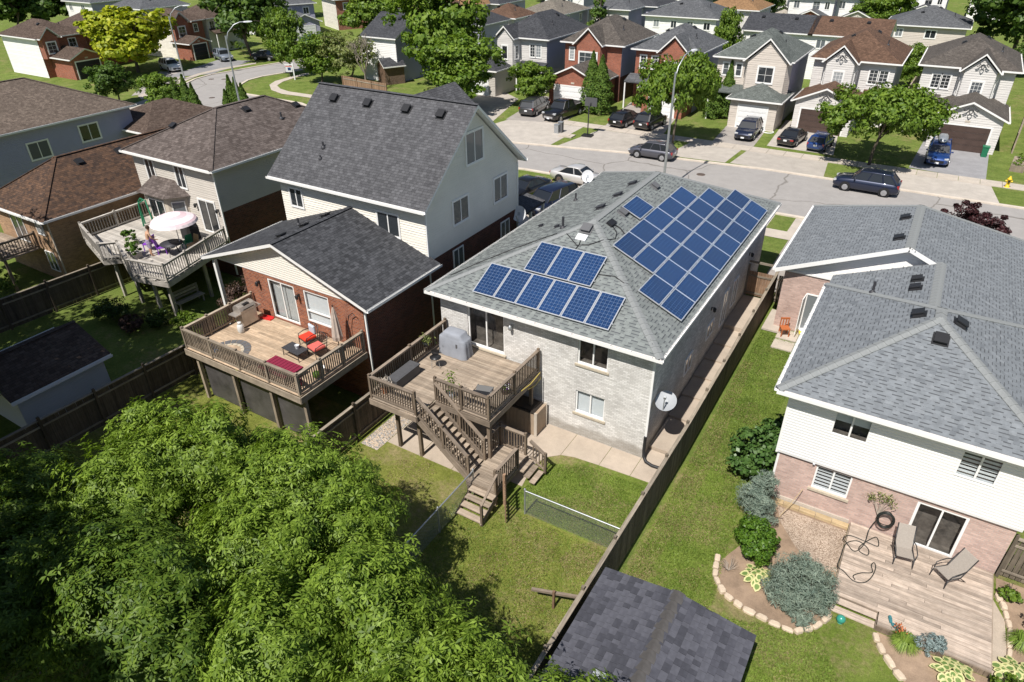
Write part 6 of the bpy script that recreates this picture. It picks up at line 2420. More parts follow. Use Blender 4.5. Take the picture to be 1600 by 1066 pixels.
# ================================================================ HOUSES ON THE LEFT
m3 = thing('house', 'beige two storey house with taupe hip roof and a bay window over its deck', 'house', (-38.8, 29, 0))
ax0, ax1, ay0, ay1, az_ = -42.6, -34.95, 23.9, 35.6, 7.1
mb = MB()
mb.lap = .15
for p, q in (((ax0, ay0), (ax1, ay0)), ((ax1, ay1), (ax0, ay1)), ((ax0, ay1), (ax0, ay0))):
    wall_face(mb, p, q, 2.6, 7.05, [])
wall_face(mb, (ax1, ay0), (ax1, ay1), 4.4, 7.05, [])
mb.build('siding_wall', 'sd_taupe', m3)
mb = MB()
wall_face(mb, (ax1 + .02, ay0), (ax1 + .02, ay1), -.1, 4.4, [])
wall_face(mb, (ax0, ay0), (ax1, ay0), -.1, 2.6, [])
mb.build('brick_wall', 'bk_dark', m3)
r = roof(m3, 'hip', -43.05, -34.5, 23.5, 36.0, 7.1, .5, 'sh_m3', caps='sh_m3')
for x, y in ((-40.6, 25.9), (-38.0, 29.5), (-37.3, 33)):
    roof_vent(r, (x, y, 7.1 + .5 * min(x + 43.05, -34.5 - x, y - 23.5)), (0, -.5, 1) if y < 27 else (.5, 0, 1), 'black', .4, .12)
pipe(r, (-36.6, 31.0, 7.1 + .5 * 2.1), r=.06, h=.4)
window(m3, (-41.0, ay0, 6.05), (1, 0), .85, 1.35, 'slide', .05, .03, trimw=.05)
window(m3, (-38.1, ay0, 6.05), (1, 0), .85, 1.35, 'slide', .05, .03, trimw=.05)
window(m3, (-36.2, ay0, 3.9), (1, 0), 1.5, 2.05, 'slide', .06, .03, trimw=.05, name='patio_door')
mb = MB()
bay = [(-41.8, ay0), (-41.0, ay0 - .9), (-38.8, ay0 - .9), (-38.0, ay0)]
for p, q in zip(bay, bay[1:]):
    wall_face(mb, p, q, 2.8, 4.95, [])
mb.build('bay_wall', 'tan', m3)
mb = MB()
e_ = [(-42.2, ay0, 4.95), (-41.2, ay0 - 1.25, 4.95), (-38.6, ay0 - 1.25, 4.95), (-37.6, ay0, 4.95)]
t_ = [(-40.9, ay0, 5.75), (-38.9, ay0, 5.75)]
mb.poly([e_[0], e_[1], t_[0]]); mb.poly([e_[1], e_[2], t_[1], t_[0]]); mb.poly([e_[2], e_[3], t_[1]]); mb.poly(e_[::-1])
mb.build('bay_roof', 'sh_m3', m3)
window(m3, (-39.9, ay0 - .9, 3.95), (1, 0), 1.5, 1.3, 'slide', .06, .03)
window(m3, (-38.4, ay0 - .45, 3.95), (.8, .9), .8, 1.3, 'none', .06, .03)
mb = MB()
mb.bar((ax1 + .05, ay0 - .02, .3), (ax1 + .05, ay0 - .02, 7), .08, .07)
mb.build('downspout', 'trim', m3)
under(m3)
wall_lamp('small dark lamp left of the far deck patio door', (-37.2, 23.9, 4.5), (0, -1, 0))
wall_lamp('small dark lamp right of the far deck patio door', (-35.2, 23.9, 4.5), (0, -1, 0))
# angled deck with bench below
d4 = thing('deck', 'pale angled balcony deck with white grey railing behind the beige house', 'deck', (-38, 20.5, 0))
poly = [(-42.4, 23.85), (-42.3, 19.3), (-38.5, 18.1), (-37.8, 18.8), (-35.2, 17.7), (-32.8, 18.2), (-34.2, 23.2), (-34.9, 23.85)]
y = 17.75
while y < 23.8:
    xs = []
    for (a, b), (c, d) in zip(poly, poly[1:] + poly[:1]):
        if (b - y) * (d - y) < 0:
            xs.append(a + (c - a) * (y - b) / (d - b))
    xs.sort()
    for a, b in zip(xs[::2], xs[1::2]):
        if b - a > .05:
            piece('deck_board', d4, 'w_rail3h', ((a + b) / 2, y, Z), (round(b - a, 1), .14, .035))
    y += .147
rl = [(-42.35, 23.7)] + poly[1:7]
for a, b in zip(rl, rl[1:]):
    a3, b3 = (a[0], a[1], Z), (b[0], b[1], Z)
    rail_run(d4, a3, b3, zt=1.0, gap=.17, mats=('w_rail3', 'w_rail3h'), posts=(1, 1), every=1.9)
    beam('rim_board', d4, 'w_rail3h', (a[0], a[1], Z - .2), (b[0], b[1], Z - .2), .05, .3)
for x, y in ((-39.0, 18.9), (-37.3, 18.9), (-33.6, 18.6), (-35.0, 18.6), (-34.4, 21.5)):
    piece('support_post', d4, 'w_rail3', (x, y, 1.3), (.16, .16, 2.6))
under(d4)
c = (-34.4, 20.4)
t = thing('parasol', 'open pink and white striped parasol over the far deck table', 'umbrella', (c[0] - .9, c[1] + .6, Z))
mb = MB()
N = 24
for k in range(N):
    a, b = 2 * math.pi * k / N, 2 * math.pi * (k + 1) / N
    for r0_, z0_, r1_, z1_, m in ((0.02, 2.45, .45, 2.36, 0), (.45, 2.36, .75, 2.27, 1), (.75, 2.27, 1.1, 2.12, 0), (1.1, 2.12, 1.22, 2.03, 1), (1.22, 2.03, 1.28, 1.9, 0)):
        sc = 1.0
        mb.poly([(r0_ * math.cos(a), r0_ * math.sin(a), z0_), (r1_ * math.cos(a), r1_ * math.sin(a), z1_), (r1_ * math.cos(b), r1_ * math.sin(b), z1_), (r0_ * math.cos(b), r0_ * math.sin(b), z0_)], m)
mb.build('canopy', ['umbw', 'umbp'], t)
mb = MB()
mb.tube([(0, 0, 0), (0, 0, 2.5)], .025, 8)
mb.build('pole', 'white', t)
t = thing('table', 'round glass topped table under the striped parasol', 'table', (-35.5, 20.6, Z))
mb = MB()
mb.lathe([(.0, .70), (.62, .70), (.64, .72), (0, .725)], n=20)
mb.build('table_top', 'vent', t)
for a in (.4, 1.97, 3.54, 5.1):
    mb = MB()
    mb.tube([(.2 * math.cos(a), .2 * math.sin(a), .7), (.45 * math.cos(a), .45 * math.sin(a), 0)], .02, 6)
    mb.build('leg', 'blackm', t)
t = thing('barbecue', 'black covered barbecue against the wall of the beige house', 'barbecue', (-36.6, 22.6, Z))
mb = MB()
mb.loft([[Vector((x * a, y * b, z)) for x, y in ((-.5, -.3), (.5, -.3), (.5, .3), (-.5, .3))] for z, a, b in ((0, 1, 1), (.8, .98, .98), (1.0, .8, .9), (1.1, .6, .6))], 0, False)
mb.build('cover', 'black', t)
piece('base', t, 'black', (0, 0, .03), (.9, .5, .06))
for lab, c, m in (('purple plastic chair left of the standing person', (-37.3, 20.3), 'purple'), ('purple chair behind the standing person under the parasol', (-36.2, 20.4), 'purple'), ('green plastic chair under the striped parasol', (-35.6, 21.6), 'green'), ('tan wooden chair under the striped parasol', (-34.9, 21.5), 'w_timber')):
    t = thing('chair', lab, 'chair', (c[0], c[1], Z), random.uniform(0, 6))
    mb = MB()
    mb.box(-.25, -.25, .40, .25, .25, .45)
    mb.build('seat', m, t)
    mb = MB()
    mb.ext([(-.25, .22, .45), (.25, .22, .45), (.2, .34, .95), (-.2, .34, .95)], (0, .03, 0))
    mb.build('backrest', m, t)
    for x in (-.22, .22):
        for y in (-.22, .22):
            piece('leg', t, m, (x, y, .2), (.04, .04, .4))
mb = MB()
mb.tube([(-41.2, 22.6, Z), (-41.2, 22.6, Z + 1.5), (-40.9, 22.6, Z + 1.75), (-40.4, 22.6, Z + 1.7), (-40.2, 22.6, Z)], .05, 8)
mb.tube([(-40.9, 22.3, Z), (-40.9, 22.4, Z + 1.5), (-40.6, 22.6, Z + 1.7)], .05, 8)
tag(mb.build('climbing_frame', 'green'), 'bright green tubular play frame at the house wall on the far deck', 'play frame')
for lab, c, s in (('low bushy green plant in a box left of the standing person', (-38.9, 20.2), .5), ('tall bushy green plant at the front deck rail beside the person', (-37.1, 19.2), .6)):
    t = thing('planter', lab, 'plant', (c[0], c[1], Z))
    mb = MB()
    mb.box(-.35, -.25, 0, .35, .25, .35)
    mb.build('box', 'w_rail3h', t)
    p, nr = crown_points([((0, 0, .35 + s * .6), (s, s * .7, s * .8))], 700, ncl=20)
    leaf_obj('leaves', leaf_cloud(p, nr, .13, .07, 'leaves'), 'lf_box', t)
# person: one continuous body grown from a skeleton
def person(label, loc, rz):
    t = thing('person', label, 'person', loc, rz)
    J = {'pel': (0, 0, .92, .135, .10), 'wst': (0, -.03, 1.08, .13, .095), 'chs': (0, -.10, 1.30, .165, .115), 'nck': (0, -.17, 1.47, .055, .055), 'hd0': (0, -.20, 1.56, .075, .085), 'hd1': (0, -.22, 1.68, .085, .095), 'hd2': (0, -.22, 1.76, .05, .055),
         'sl': (.19, -.11, 1.40, .06, .06), 'el': (.27, -.18, 1.13, .045, .045), 'wl': (.22, -.38, .98, .032, .03), 'hl': (.21, -.46, .96, .035, .022),
         'sr': (-.19, -.11, 1.40, .06, .06), 'er': (-.28, -.16, 1.12, .045, .045), 'wr': (-.24, -.36, .97, .032, .03), 'hr': (-.23, -.44, .95, .035, .022),
         'tl': (.10, .0, .86, .09, .09), 'kl': (.12, -.02, .48, .06, .06), 'al': (.12, .03, .08, .04, .04), 'fl': (.13, -.14, .03, .04, .025),
         'tr': (-.10, .0, .86, .09, .09), 'kr': (-.12, .0, .48, .06, .06), 'ar': (-.12, .04, .08, .04, .04), 'fr': (-.13, -.13, .03, .04, .025)}
    E_ = [('pel', 'wst'), ('wst', 'chs'), ('chs', 'nck'), ('nck', 'hd0'), ('hd0', 'hd1'), ('hd1', 'hd2'), ('chs', 'sl'), ('sl', 'el'), ('el', 'wl'), ('wl', 'hl'), ('chs', 'sr'), ('sr', 'er'), ('er', 'wr'), ('wr', 'hr'), ('pel', 'tl'), ('tl', 'kl'), ('kl', 'al'), ('al', 'fl'), ('pel', 'tr'), ('tr', 'kr'), ('kr', 'ar'), ('ar', 'fr')]
    for s, h in ((1, 'hl'), (-1, 'hr')):
        b = J[h]
        for i, (dx, ln) in enumerate(((-.027, .07), (-.009, .08), (.009, .075), (.026, .06))):
            J[h + str(i)] = (b[0] + dx, b[1] - ln, b[2] - .02, .009, .009)
            E_.append((h, h + str(i)))
        J[h + 't'] = (b[0] - s * .05, b[1] - .02, b[2] + .01, .010, .010)
        E_.append((h, h + 't'))
    ks = list(J)
    me = bpy.data.meshes.new('body')
    me.from_pydata([J[k][:3] for k in ks], [(ks.index(a), ks.index(b)) for a, b in E_], [])
    me.materials.append(MT['skin'])
    o = link('body', me, t)
    sk = o.modifiers.new('skin', 'SKIN')
    sk.use_smooth_shade = True
    for i, k in enumerate(ks):
        me.skin_vertices[0].data[i].radius = J[k][3:]
    me.skin_vertices[0].data[0].use_root = True
    ss = o.modifiers.new('sub', 'SUBSURF')
    ss.levels = ss.render_levels = 2
    mb = MB()
    mb.loft([[Vector((rx * math.cos(a), ry * math.sin(a) + dy, z)) for a in [2 * math.pi * k / 14 for k in range(14)]] for z, rx, ry, dy in ((.80, .205, .135, 0), (.95, .18, .125, 0), (1.03, .165, .115, -.02))], 0, True)
    for s in (-1, 1):
        mb.loft([[Vector((s * .115 + .105 * math.cos(a) * q, .105 * math.sin(a) * q - .01, z)) for a in [2 * math.pi * k / 12 for k in range(12)]] for z, q in ((.52, .95), (.7, 1.0), (.86, 1.0))], 0, True)
    mb.build('shorts', 'shorts', t)
    mb = MB()
    mb.loft([[Vector((.1 * q * math.cos(a), -.205 + .11 * q * math.sin(a) + .012, z)) for a in [2 * math.pi * k / 14 for k in range(14)]] for z, q in ((1.64, .98), (1.71, 1.0), (1.77, .75), (1.80, .3))], 0, True)
    mb.build('hair', 'hair', t)
    return t
person('shirtless person in patterned shorts standing with their back turned on the far deck', (-36.5, 19.85, Z), math.radians(165))
t = thing('bench', 'pale slatted garden bench below the far deck', 'bench', (-34.6, 20.2, 0), math.radians(88))
for i in range(3):
    piece('seat_slat', t, 'w_rail3h', (0, -.2 + i * .17, .45), (1.7, .14, .035))
    piece('back_slat', t, 'w_rail3h', (0, .30 + .02 * i, .62 + i * .17), (1.7, .035, .13))
for x in (-.75, .75):
    piece('leg', t, 'w_rail3', (x, -.15, .22), (.08, .08, .44)); piece('leg', t, 'w_rail3', (x, .28, .48), (.08, .08, .96))

m2 = thing('house', 'tan brick bungalow with mottled red brown roof at the left edge', 'house', (-47, 25, 0))
mb = MB()
wall_face(mb, (-49.9, 18.1), (-43.6, 18.1), -.1, 4.25, [])
wall_face(mb, (-43.6, 18.1), (-43.6, 33), -.1, 4.25, [])
wall_face(mb, (-49.9, 33), (-49.9, 18.1), -.1, 4.25, [])
mb.build('brick_wall', 'bk_tan', m2)
r = roof(m2, 'hip', -50.3, -43.15, 17.7, 33.4, 4.3, .66, 'sh_m2', caps='sh_m2')
for y in (22.3, 25.0, 28.0):
    roof_vent(r, (-46.0, y, 4.3 + .66 * 2.85), (.66, 0, 1), 'black', .4, .12)
window(m2, (-44.6, 18.1, 3.4), (1, 0), .8, .7, 'slide', .05, .03)
window(m2, (-44.6, 18.1, 1.3), (1, 0), 1.0, 1.3, 'slide', .05, .03)
window(m2, (-47.2, 18.1, 3.1), (1, 0), 1.5, 2.0, 'slide', .06, .03, name='patio_door')
window(m2, (-43.6, 27.5, 3.6), (0, 1), 1.0, .7, 'slide', .05, .03)
mb = MB()
mb.bar((-43.55, 18.1, .2), (-43.55, 18.1, 4.2), .08, .07)
mb.build('downspout', 'tan', m2)
under(m2)
d5 = thing('deck', 'small weathered balcony deck on the tan brick bungalow', 'deck', (-47, 17, 0))
deck_boards(d5, -50, -45.2, 15.7, 18.0, 2.1, 'w_deck1')
rail_run(d5, (-50, 15.75, 2.1), (-45.25, 15.75, 2.1), posts=(0, 1), gap=.16)
rail_run(d5, (-45.25, 15.75, 2.1), (-45.25, 17.9, 2.1), posts=(0, 1), gap=.16)
for x in (-49.5, -45.4):
    piece('support_post', d5, 'w_rail', (x, 15.9, 1), (.14, .14, 2))
under(d5)
m1 = thing('house', 'large house with tan brown roof and blue grey siding in shade', 'house', (-64, 25, 0))
mb = MB()
mb.lap = .17
wall_face(mb, (-59.4, 12), (-59.4, 34.3), .2, 5.75); wall_face(mb, (-69.6, 12), (-59.4, 12), .2, 5.75); wall_face(mb, (-59.4, 34.3), (-69.6, 34.3), .2, 5.75)
mb.build('siding_wall', 'sd_blue', m1)
r = roof(m1, 'hip', -70, -59, 11.6, 34.7, 5.8, .47, 'sh_m1', caps='sh_m1')
for y in (20, 23.5):
    roof_vent(r, (-65.4, y, 5.8 + .47 * 4.6), (-.47, 0, 1), 'ventg', .5, .14)
window(m1, (-59.4, 30.4, 4.4), (0, 1), 1.6, 1.3, 'slide', .06, .03, trimw=.06)
window(m1, (-59.4, 26.2, 4.0), (0, 1), 1.6, 1.3, 'slide', .06, .03, trimw=.06)
mb = MB()
mb.box(-63.2, 34.31, .8, -56.6, 41.6, 3.95)
mb.build('garage_wall', 'bk_dark', m1)
r = roof(m1, 'hip', -63.6, -56.2, 33.2, 42.0, 4.0, .42, 'sh_brown')
under(m1)
# yards on the left
t = thing('fence', 'dark shaded board fence between the left yards', 'fence', (-28.3, 10, 0))
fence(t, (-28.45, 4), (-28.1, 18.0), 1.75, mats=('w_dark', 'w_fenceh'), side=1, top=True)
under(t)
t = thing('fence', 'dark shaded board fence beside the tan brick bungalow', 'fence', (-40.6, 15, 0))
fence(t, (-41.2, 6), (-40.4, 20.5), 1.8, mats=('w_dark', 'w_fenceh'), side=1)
under(t)
s2 = thing('shed', 'garden shed with dark shingles and pale siding in the shaded left yard', 'shed', (-32.3, 11, 0))
mb = MB()
for p, q in (((-34.6, 8.9), (-30.6, 8.9)), ((-30.6, 8.9), (-30.6, 12.8)), ((-30.6, 12.8), (-34.6, 12.8)), ((-34.6, 12.8), (-34.6, 8.9))):
    wall_face(mb, p, q, 0, 2.0, [])
for y, o in ((8.9, 1), (12.8, -1)):
    mb.poly([(-34.6, y, 2), (-30.6, y, 2), (-32.6, y, 3.0)][::o])
mb.build('wall', 'sd_grey', s2)
roof(s2, 'gy', -34.95, -30.25, 8.6, 13.1, 2.0, .45, 'sh_brown', caps='sh_brown')
under(s2)

# ================================================================ HOUSES ACROSS THE STREET AND BEYOND
def ornament(root, c, s, mat='boxg'):
    """scrolled gable bracket"""
    mb = MB()
    for sg in (-1, 1):
        mb.tube([Vector(c) + Vector((sg * x * s, 0, z * s)) for x, z in ((0, .5), (.35, .25), (.6, -.05), (.95, -.25), (.8, -.45), (.5, -.3), (.45, -.05))], .035 * s + .02, 5)
        mb.tube([Vector(c) + Vector((sg * x * s, 0, z * s)) for x, z in ((0, -.9), (.2, -.6), (.3, -.3), (0, -.1))], .035 * s + .02, 5)
    mb.build('gable_ornament', mat, root)
def garage_door(root, x0, x1, y, z, h, mat):
    mb = MB()
    n = 4
    for i in range(n):
        mb.box(x0, y - .03, z + h * i / n + .012, x1, y + .04, z + h * (i + 1) / n - .012)
        m = max(2, round((x1 - x0) / .6))
        for k in range(m):
            a = x0 + (x1 - x0) * (k + .12) / m
            b = x0 + (x1 - x0) * (k + .88) / m
            mb.box(a, y - .042, z + h * i / n + .1, b, y - .03, z + h * (i + 1) / n - .1)
    g = mb.build('garage_door', mat, root)
    mb = MB()
    mb.box(x0 - .14, y - .05, z, x0 - .005, y + .01, z + h + .14)
    mb.box(x1 + .005, y - .05, z, x1 + .14, y + .01, z + h + .14)
    mb.box(x0 - .005, y - .05, z + h + .005, x1 + .005, y + .01, z + h + .14)
    mb.build('door_frame', 'trim', g)
    return g
def far_house(label, loc, rz, w, d, eave, k, rmat, wmat, kind='hip', lower=None, side=None, garage=None, bay=None, wins=(), swins=(), porch=None, vents=2, orn=False, over=.4, group=None, gz=1.0):
    """front faces local -y; x runs 0..w, y 0..d; heights above ground"""
    t = thing('house', label, 'house', (loc[0], loc[1], gz), rz, group)
    e = eave - .04
    lz = 2.7 if lower else -.2
    mb = MB()
    lp = lambda m: .2 if m.startswith('sd_') else 0
    mb.lap = lp(wmat)
    wall_face(mb, (0, 0), (w, 0), lz, e)
    if kind == 'gy':
        lap_tri(mb, (0, 0, e), (w, 0, e), (w / 2, 0, eave + w / 2 * k))
    mb.build('wall', wmat, t)
    mb = MB()
    mb.lap = lp(wmat)
    wall_face(mb, (w, d), (0, d), lz, e)
    mb.build('wall', wmat, t)
    for p, q in (((w, 0), (w, d)), ((0, d), (0, 0))):
        mb = MB()
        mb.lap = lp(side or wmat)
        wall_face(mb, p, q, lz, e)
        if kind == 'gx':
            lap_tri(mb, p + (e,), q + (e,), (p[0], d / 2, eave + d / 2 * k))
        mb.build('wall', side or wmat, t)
    if lower:
        mb = MB()
        mb.box(-.03, -.03, -.2, w + .03, d + .03, lz)
        mb.build('brick_wall', lower, t)
    r = roof(t, kind, -over, w + over, -over, d + over, eave, k, rmat)
    a = (w + 2 * over) / 2
    for i in range(vents):
        yy = d * (.3 + .35 * i / max(1, vents - 1))
        x = w * .5 + (.9 if i % 2 else -1.0)
        if kind == 'gx':
            x, yy = w * (.2 + .5 * i / max(1, vents - 1)), d * .36
            z = eave + k * (yy + over)
            n = (0, -k, 1)
        else:
            z = eave + k * min(x + over, w + over - x, yy + over, d + over - yy)
            n = (k if x > w / 2 else -k, 0, 1)
        roof_vent(r, (x, yy, z), n, 'black', .38, .12)
    if kind == 'hip':
        pipe(r, (w * .8, d * .35, eave + k * (w * .2 + over)), r=.06, h=.45)
    for x, z, ww, hh, mu in wins:
        window(t, (x, 0, z), (1, 0), ww, hh, 'none' if mu else 'slide', .06, .03, trimw=.08, muntin=mu)
    for x, y, z, ww, hh in swins:
        window(t, (x, y, z), (0, 1) if x > w / 2 else (0, -1), ww, hh, 'slide', .05, .03, trimw=.05)
    if bay:
        b0, b1, bd, bz0, mu, bm, ww, hh = bay
        mb = MB()
        mb.lap = lp(bm or wmat)
        pk = eave + (b1 - b0 + .5) / 2 * .95
        c = min(.7, bd * .8)
        pts = [(b0 - c * .5, 0), (b0, -bd), (b1, -bd), (b1 + c * .5, 0)]
        for p, q in zip(pts, pts[1:]):
            wall_face(mb, p, q, bz0, e)
        lap_tri(mb, (b0, -bd, e), (b1, -bd, e), ((b0 + b1) / 2, -bd, pk - .3))
        mb.build('bay_wall', bm or wmat, t)
        br = roof(t, 'gy', b0 - .35, b1 + .35, -bd - .3, 2.2, eave - .02, .95, rmat, name='bay_roof')
        window(t, ((b0 + b1) / 2, -bd, (bz0 + (e - bz0) * .52) if bz0 > 1 else e - 1.25), (1, 0), ww, hh, 'none', .07, .03, trimw=.09, muntin=mu)
        if c > .5 and bd > .9:
            for s, p, q in ((-1, pts[0], pts[1]), (1, pts[2], pts[3])):
                window(t, ((p[0] + q[0]) / 2, (p[1] + q[1]) / 2, bz0 + (e - bz0) * .52), (q[0] - p[0], q[1] - p[1]), .5, hh, 'none', .06, .03, trimw=.07, muntin=(1, 4))
        if orn:
            ornament(t, ((b0 + b1) / 2, -bd - .33, pk - .75), .55)
    if garage:
        g0, g1, gy, gk, dm, gm, dwd, gh = garage
        mb = MB()
        ge = gh
        mb.lap = lp(gm)
        wall_face(mb, (g0, gy), (g1, gy), -.2, ge); wall_face(mb, (g1, gy), (g1, 0), -.2, ge); wall_face(mb, (g0, 0), (g0, gy), -.2, ge)
        gp = ge + (g1 - g0) / 2 * .45
        if gk == 'gy':
            lap_tri(mb, (g0, gy, ge), (g1, gy, ge), ((g0 + g1) / 2, gy, gp))
        mb.build('garage_wall', gm, t)
        roof(t, gk, g0 - .35, g1 + .35, gy - .35, (.6 if gk == 'gy' else 2.0), ge + .02, .45, rmat, name='garage_roof')
        c = (g0 + g1) / 2
        garage_door(t, c - dwd / 2, c + dwd / 2, gy - .02, .0, 2.15, dm)
        if orn:
            ornament(t, (c, gy - .36, gp - .35), .6)
        piece('house_number', t, 'tan', (c, gy - .02, 2.55), (.4, .03, .18))
    if porch:
        p0, p1, pd_ = porch
        mb = MB()
        mb.ext([(p0, 0, 3.3), (p0, -pd_, 2.75), (p1, -pd_, 2.75), (p1, 0, 3.3)], (0, 0, .14))
        mb.build('porch_roof', rmat, t)
        for x in (p0 + .1, p1 - .1):
            piece('porch_post', t, 'trim', (x, -pd_ + .1, 1.35), (.14, .14, 2.7))
    return t
M34, M24 = (3, 4), (2, 4)
far_house('light grey siding house with grey brown roof and scrolled gable, far right', (-2.4, 78.6), 0, 7.4, 10.5, 6.0, .52, 'sh_taupe', 'sd_light', garage=(2.1, 7.4, -5.9, 'gy', 'gdoorb', 'sd_light', 3.8, 2.9), bay=(3.4, 5.9, 1.5, 2.7, M34, None, .95, 1.4), wins=((1.3, 4.6, .75, 1.25, M24), (2.1, 4.6, .75, 1.25, M24), (1.4, 1.3, 1.6, 1.6, M34)), porch=(-.3, 2.1, 1.7), orn=True)
far_house('light siding house with red brown roof and dark brown garage door', (-12.0, 77.6), 0, 7.4, 10.0, 6.0, .55, 'sh_rbrown', 'sd_light', garage=(-.1, 5.1, -5.2, 'gy', 'gdoorb', 'sd_light', 3.9, 2.9), bay=(1.4, 3.9, 1.5, 2.7, M34, None, .95, 1.4), wins=((5.6, 4.6, .8, 1.3, M24), (6.5, 4.6, .8, 1.3, M24)), porch=(5.1, 7.6, 1.7), orn=True)
far_house('beige siding house with pale green grey roof and white garage door', (-20.6, 74.0), 0, 7.0, 9.2, 6.0, .55, 'sh_green', 'sd_beige', side='sd_blue', garage=(2.7, 7.2, -3.2, 'hip', 'gdoor', 'sd_beige', 2.7, 2.8), bay=(3.2, 6.9, .9, 0, (2, 2), None, 1.5, 1.5), wins=((.9, 4.8, .6, 1.2, (1, 2)), (2.2, 4.8, .6, 1.2, (1, 2))), porch=(-.2, 3.1, 1.4))
far_house('orange brick house with grey roof behind the street tree', (-29.6, 74.2), 0, 6.8, 8.6, 6.0, .55, 'sh_grey', 'bk_row', side='sd_blue', garage=(2.3, 6.8, -3.2, 'gy', 'gdoor', 'bk_row', 2.7, 2.8), bay=(3.1, 5.9, .8, 2.7, (3, 2), 'bk_row', 1.9, 1.3), wins=((.9, 4.7, .7, 1.3, M24), (2.2, 4.7, .7, 1.3, M24)), porch=(-.5, 2.6, 1.6))
far_house('red brick house with brown roof, arched front window and white garage door', (-38.6, 75.0), 0, 7.0, 9.4, 6.0, .60, 'sh_taupe', 'bk_row', lower='bk_dark', side='sd_blue', garage=(.6, 6.4, -4.8, 'gy', 'gdoor', 'bk_row', 4.3, 2.9), bay=(1.9, 4.8, .9, 2.7, (3, 3), 'bk_row', 2.2, 1.5), wins=((.9, 4.7, .6, 1.3, M24),))
far_house('light grey siding house with dark grey roof and pointed front gable', (-47.6, 75.0), 0, 6.6, 10.6, 6.0, .62, 'sh_dkgrey', 'sd_light', side='sd_blue', garage=(-2.4, 2.3, -4.6, 'hip', 'gdoor', 'sd_taupe', 2.7, 2.9), bay=(.6, 2.7, 1.3, 2.7, None, None, .8, 1.5), wins=((4.7, 4.6, .7, 1.4, M24), (5.5, 4.6, .7, 1.4, M24)), porch=(3.2, 6.8, 1.5))
# second row: backs of houses
far_house('wide white house with grey hip roof and four small back windows', (-41.6, 106.8), 0, 10.8, 9.5, 5.3, .42, 'sh_grey', 'sd_white', side='sd_blue', wins=((1.8, 4.2, .9, 1.0, None), (4.5, 4.2, .9, 1.0, None), (7.0, 4.2, .9, 1.0, None), (9.5, 4.2, 1.0, 1.0, None)), vents=3)
far_house('white semi detached house with dark slate roof', (-24.6, 98.2), 0, 8.3, 7.5, 5.3, .42, 'sh_dkgrey', 'sd_white', kind='gx', wins=((1.4, 4.2, 1.0, 1.0, None), (1.6, 1.6, 1.6, 1.9, None)), over=.3)
far_house('white semi detached house with red brown roof', (-16.3, 98.2), 0, 8.6, 7.5, 5.3, .42, 'sh_rbrown', 'sd_white', kind='gx', wins=((1.4, 4.2, 1.1, 1.0, None), (6.0, 4.2, 1.1, 1.0, None)), over=.3)
far_house('beige house with grey roof and tall patio door, partly behind the big tree', (-9.2, 113.2), 0, 9.4, 9, 5.2, .42, 'sh_grey', 'sd_beige', wins=((1.6, 4.2, .9, 1.0, None), (5.4, 4.2, 1.3, 1.0, None), (4.0, 1.2, 1.7, 2.0, None)), vents=3)
far_house('white house with beige roof and blue shaded side beyond the spruce', (-60.5, 101.5), 0, 7.2, 9.5, 5.2, .42, 'sh_beige', 'sd_white', side='sd_blue', swins=((7.2, 2.5, 4.2, 1.0, 1.2), (7.2, 7, 4.2, .8, 1.0)))
far_house('house with red brown hip roof behind the dark grey one', (-63.2, 95.0), 0, 5.7, 6, 5.2, .5, 'sh_rbrown', 'sd_white', side='sd_blue')
far_house('blue grey sided house with charcoal roof behind the big tree', (-64.4, 86.6), 0, 6.6, 7, 5.2, .5, 'sh_dkgrey', 'sd_blue', swins=((6.6, 5.2, 4.0, .8, 1.0),))
far_house('pale house with slate grey roof left of the spruce', (-53.5, 112), 0, 7, 9, 5.2, .42, 'sh_grey', 'sd_light', side='sd_blue', swins=((7, 6, 4.2, .8, 1.0),))
far_house('white house with bluish slate gable roof behind the wooden fence', (-65.7, 70.8), 0, 5.5, 9.0, 5.3, .5, 'sh_dkgrey', 'sd_white', kind='gx', over=.25, side='sd_blue')
# corner houses on the left, fronts turned to the bend
H = math.pi / 2
far_house('brown roofed brick house with black garage door facing the bend', (-101.2, 68.3), H, 5.6, 7.4, 4.95, .5, 'sh_brown', 'bk_row', side='sd_cream', garage=(.0, 3.2, -3.6, 'gy', 'gdoork', 'bk_row', 2.3, 2.35), bay=(.1, 2.6, .6, 2.4, (2, 3), 'bk_row', 1.2, 1.4), wins=((4.2, 3.9, .7, 1.1, (2, 2)),))
far_house('cream and brick house with brown roof partly behind a tree at the bend', (-101.2, 74.6), H, 6.6, 7.4, 4.95, .5, 'sh_brown', 'sd_cream', side='sd_cream', bay=(2.6, 4.6, .6, 0, (2, 3), None, 1.3, 1.5), wins=((.9, 3.9, .9, 1.2, (2, 2)), (5.6, 3.9, .9, 1.2, (2, 2))), porch=(.2, 4.6, 1.6))
far_house('brown roofed house with cream side behind the golden tree', (-105.6, 57.6), H, 7.4, 8, 4.95, .5, 'sh_brown', 'bk_row', side='sd_cream', wins=((1.5, 3.9, 1.2, 1.2, (3, 2)),), bay=(3.6, 5.8, .6, 2.4, (2, 3), 'bk_row', 1.2, 1.3), porch=(1, 6.5, 1.6))
far_house('brown roofed house with arched brick bay and double garage at top left', (-104.0, 50.4), H, 6.4, 9, 4.95, .5, 'sh_brown', 'bk_row', side='sd_white', garage=(1.0, 5.2, -4.8, 'gy', 'gdoork', 'bk_row', 3.2, 2.6), bay=(.3, 2.4, .6, 2.4, (2, 3), 'bk_row', 1.2, 1.4), wins=((4.5, 3.9, 1.0, 1.1, (2, 2)),))
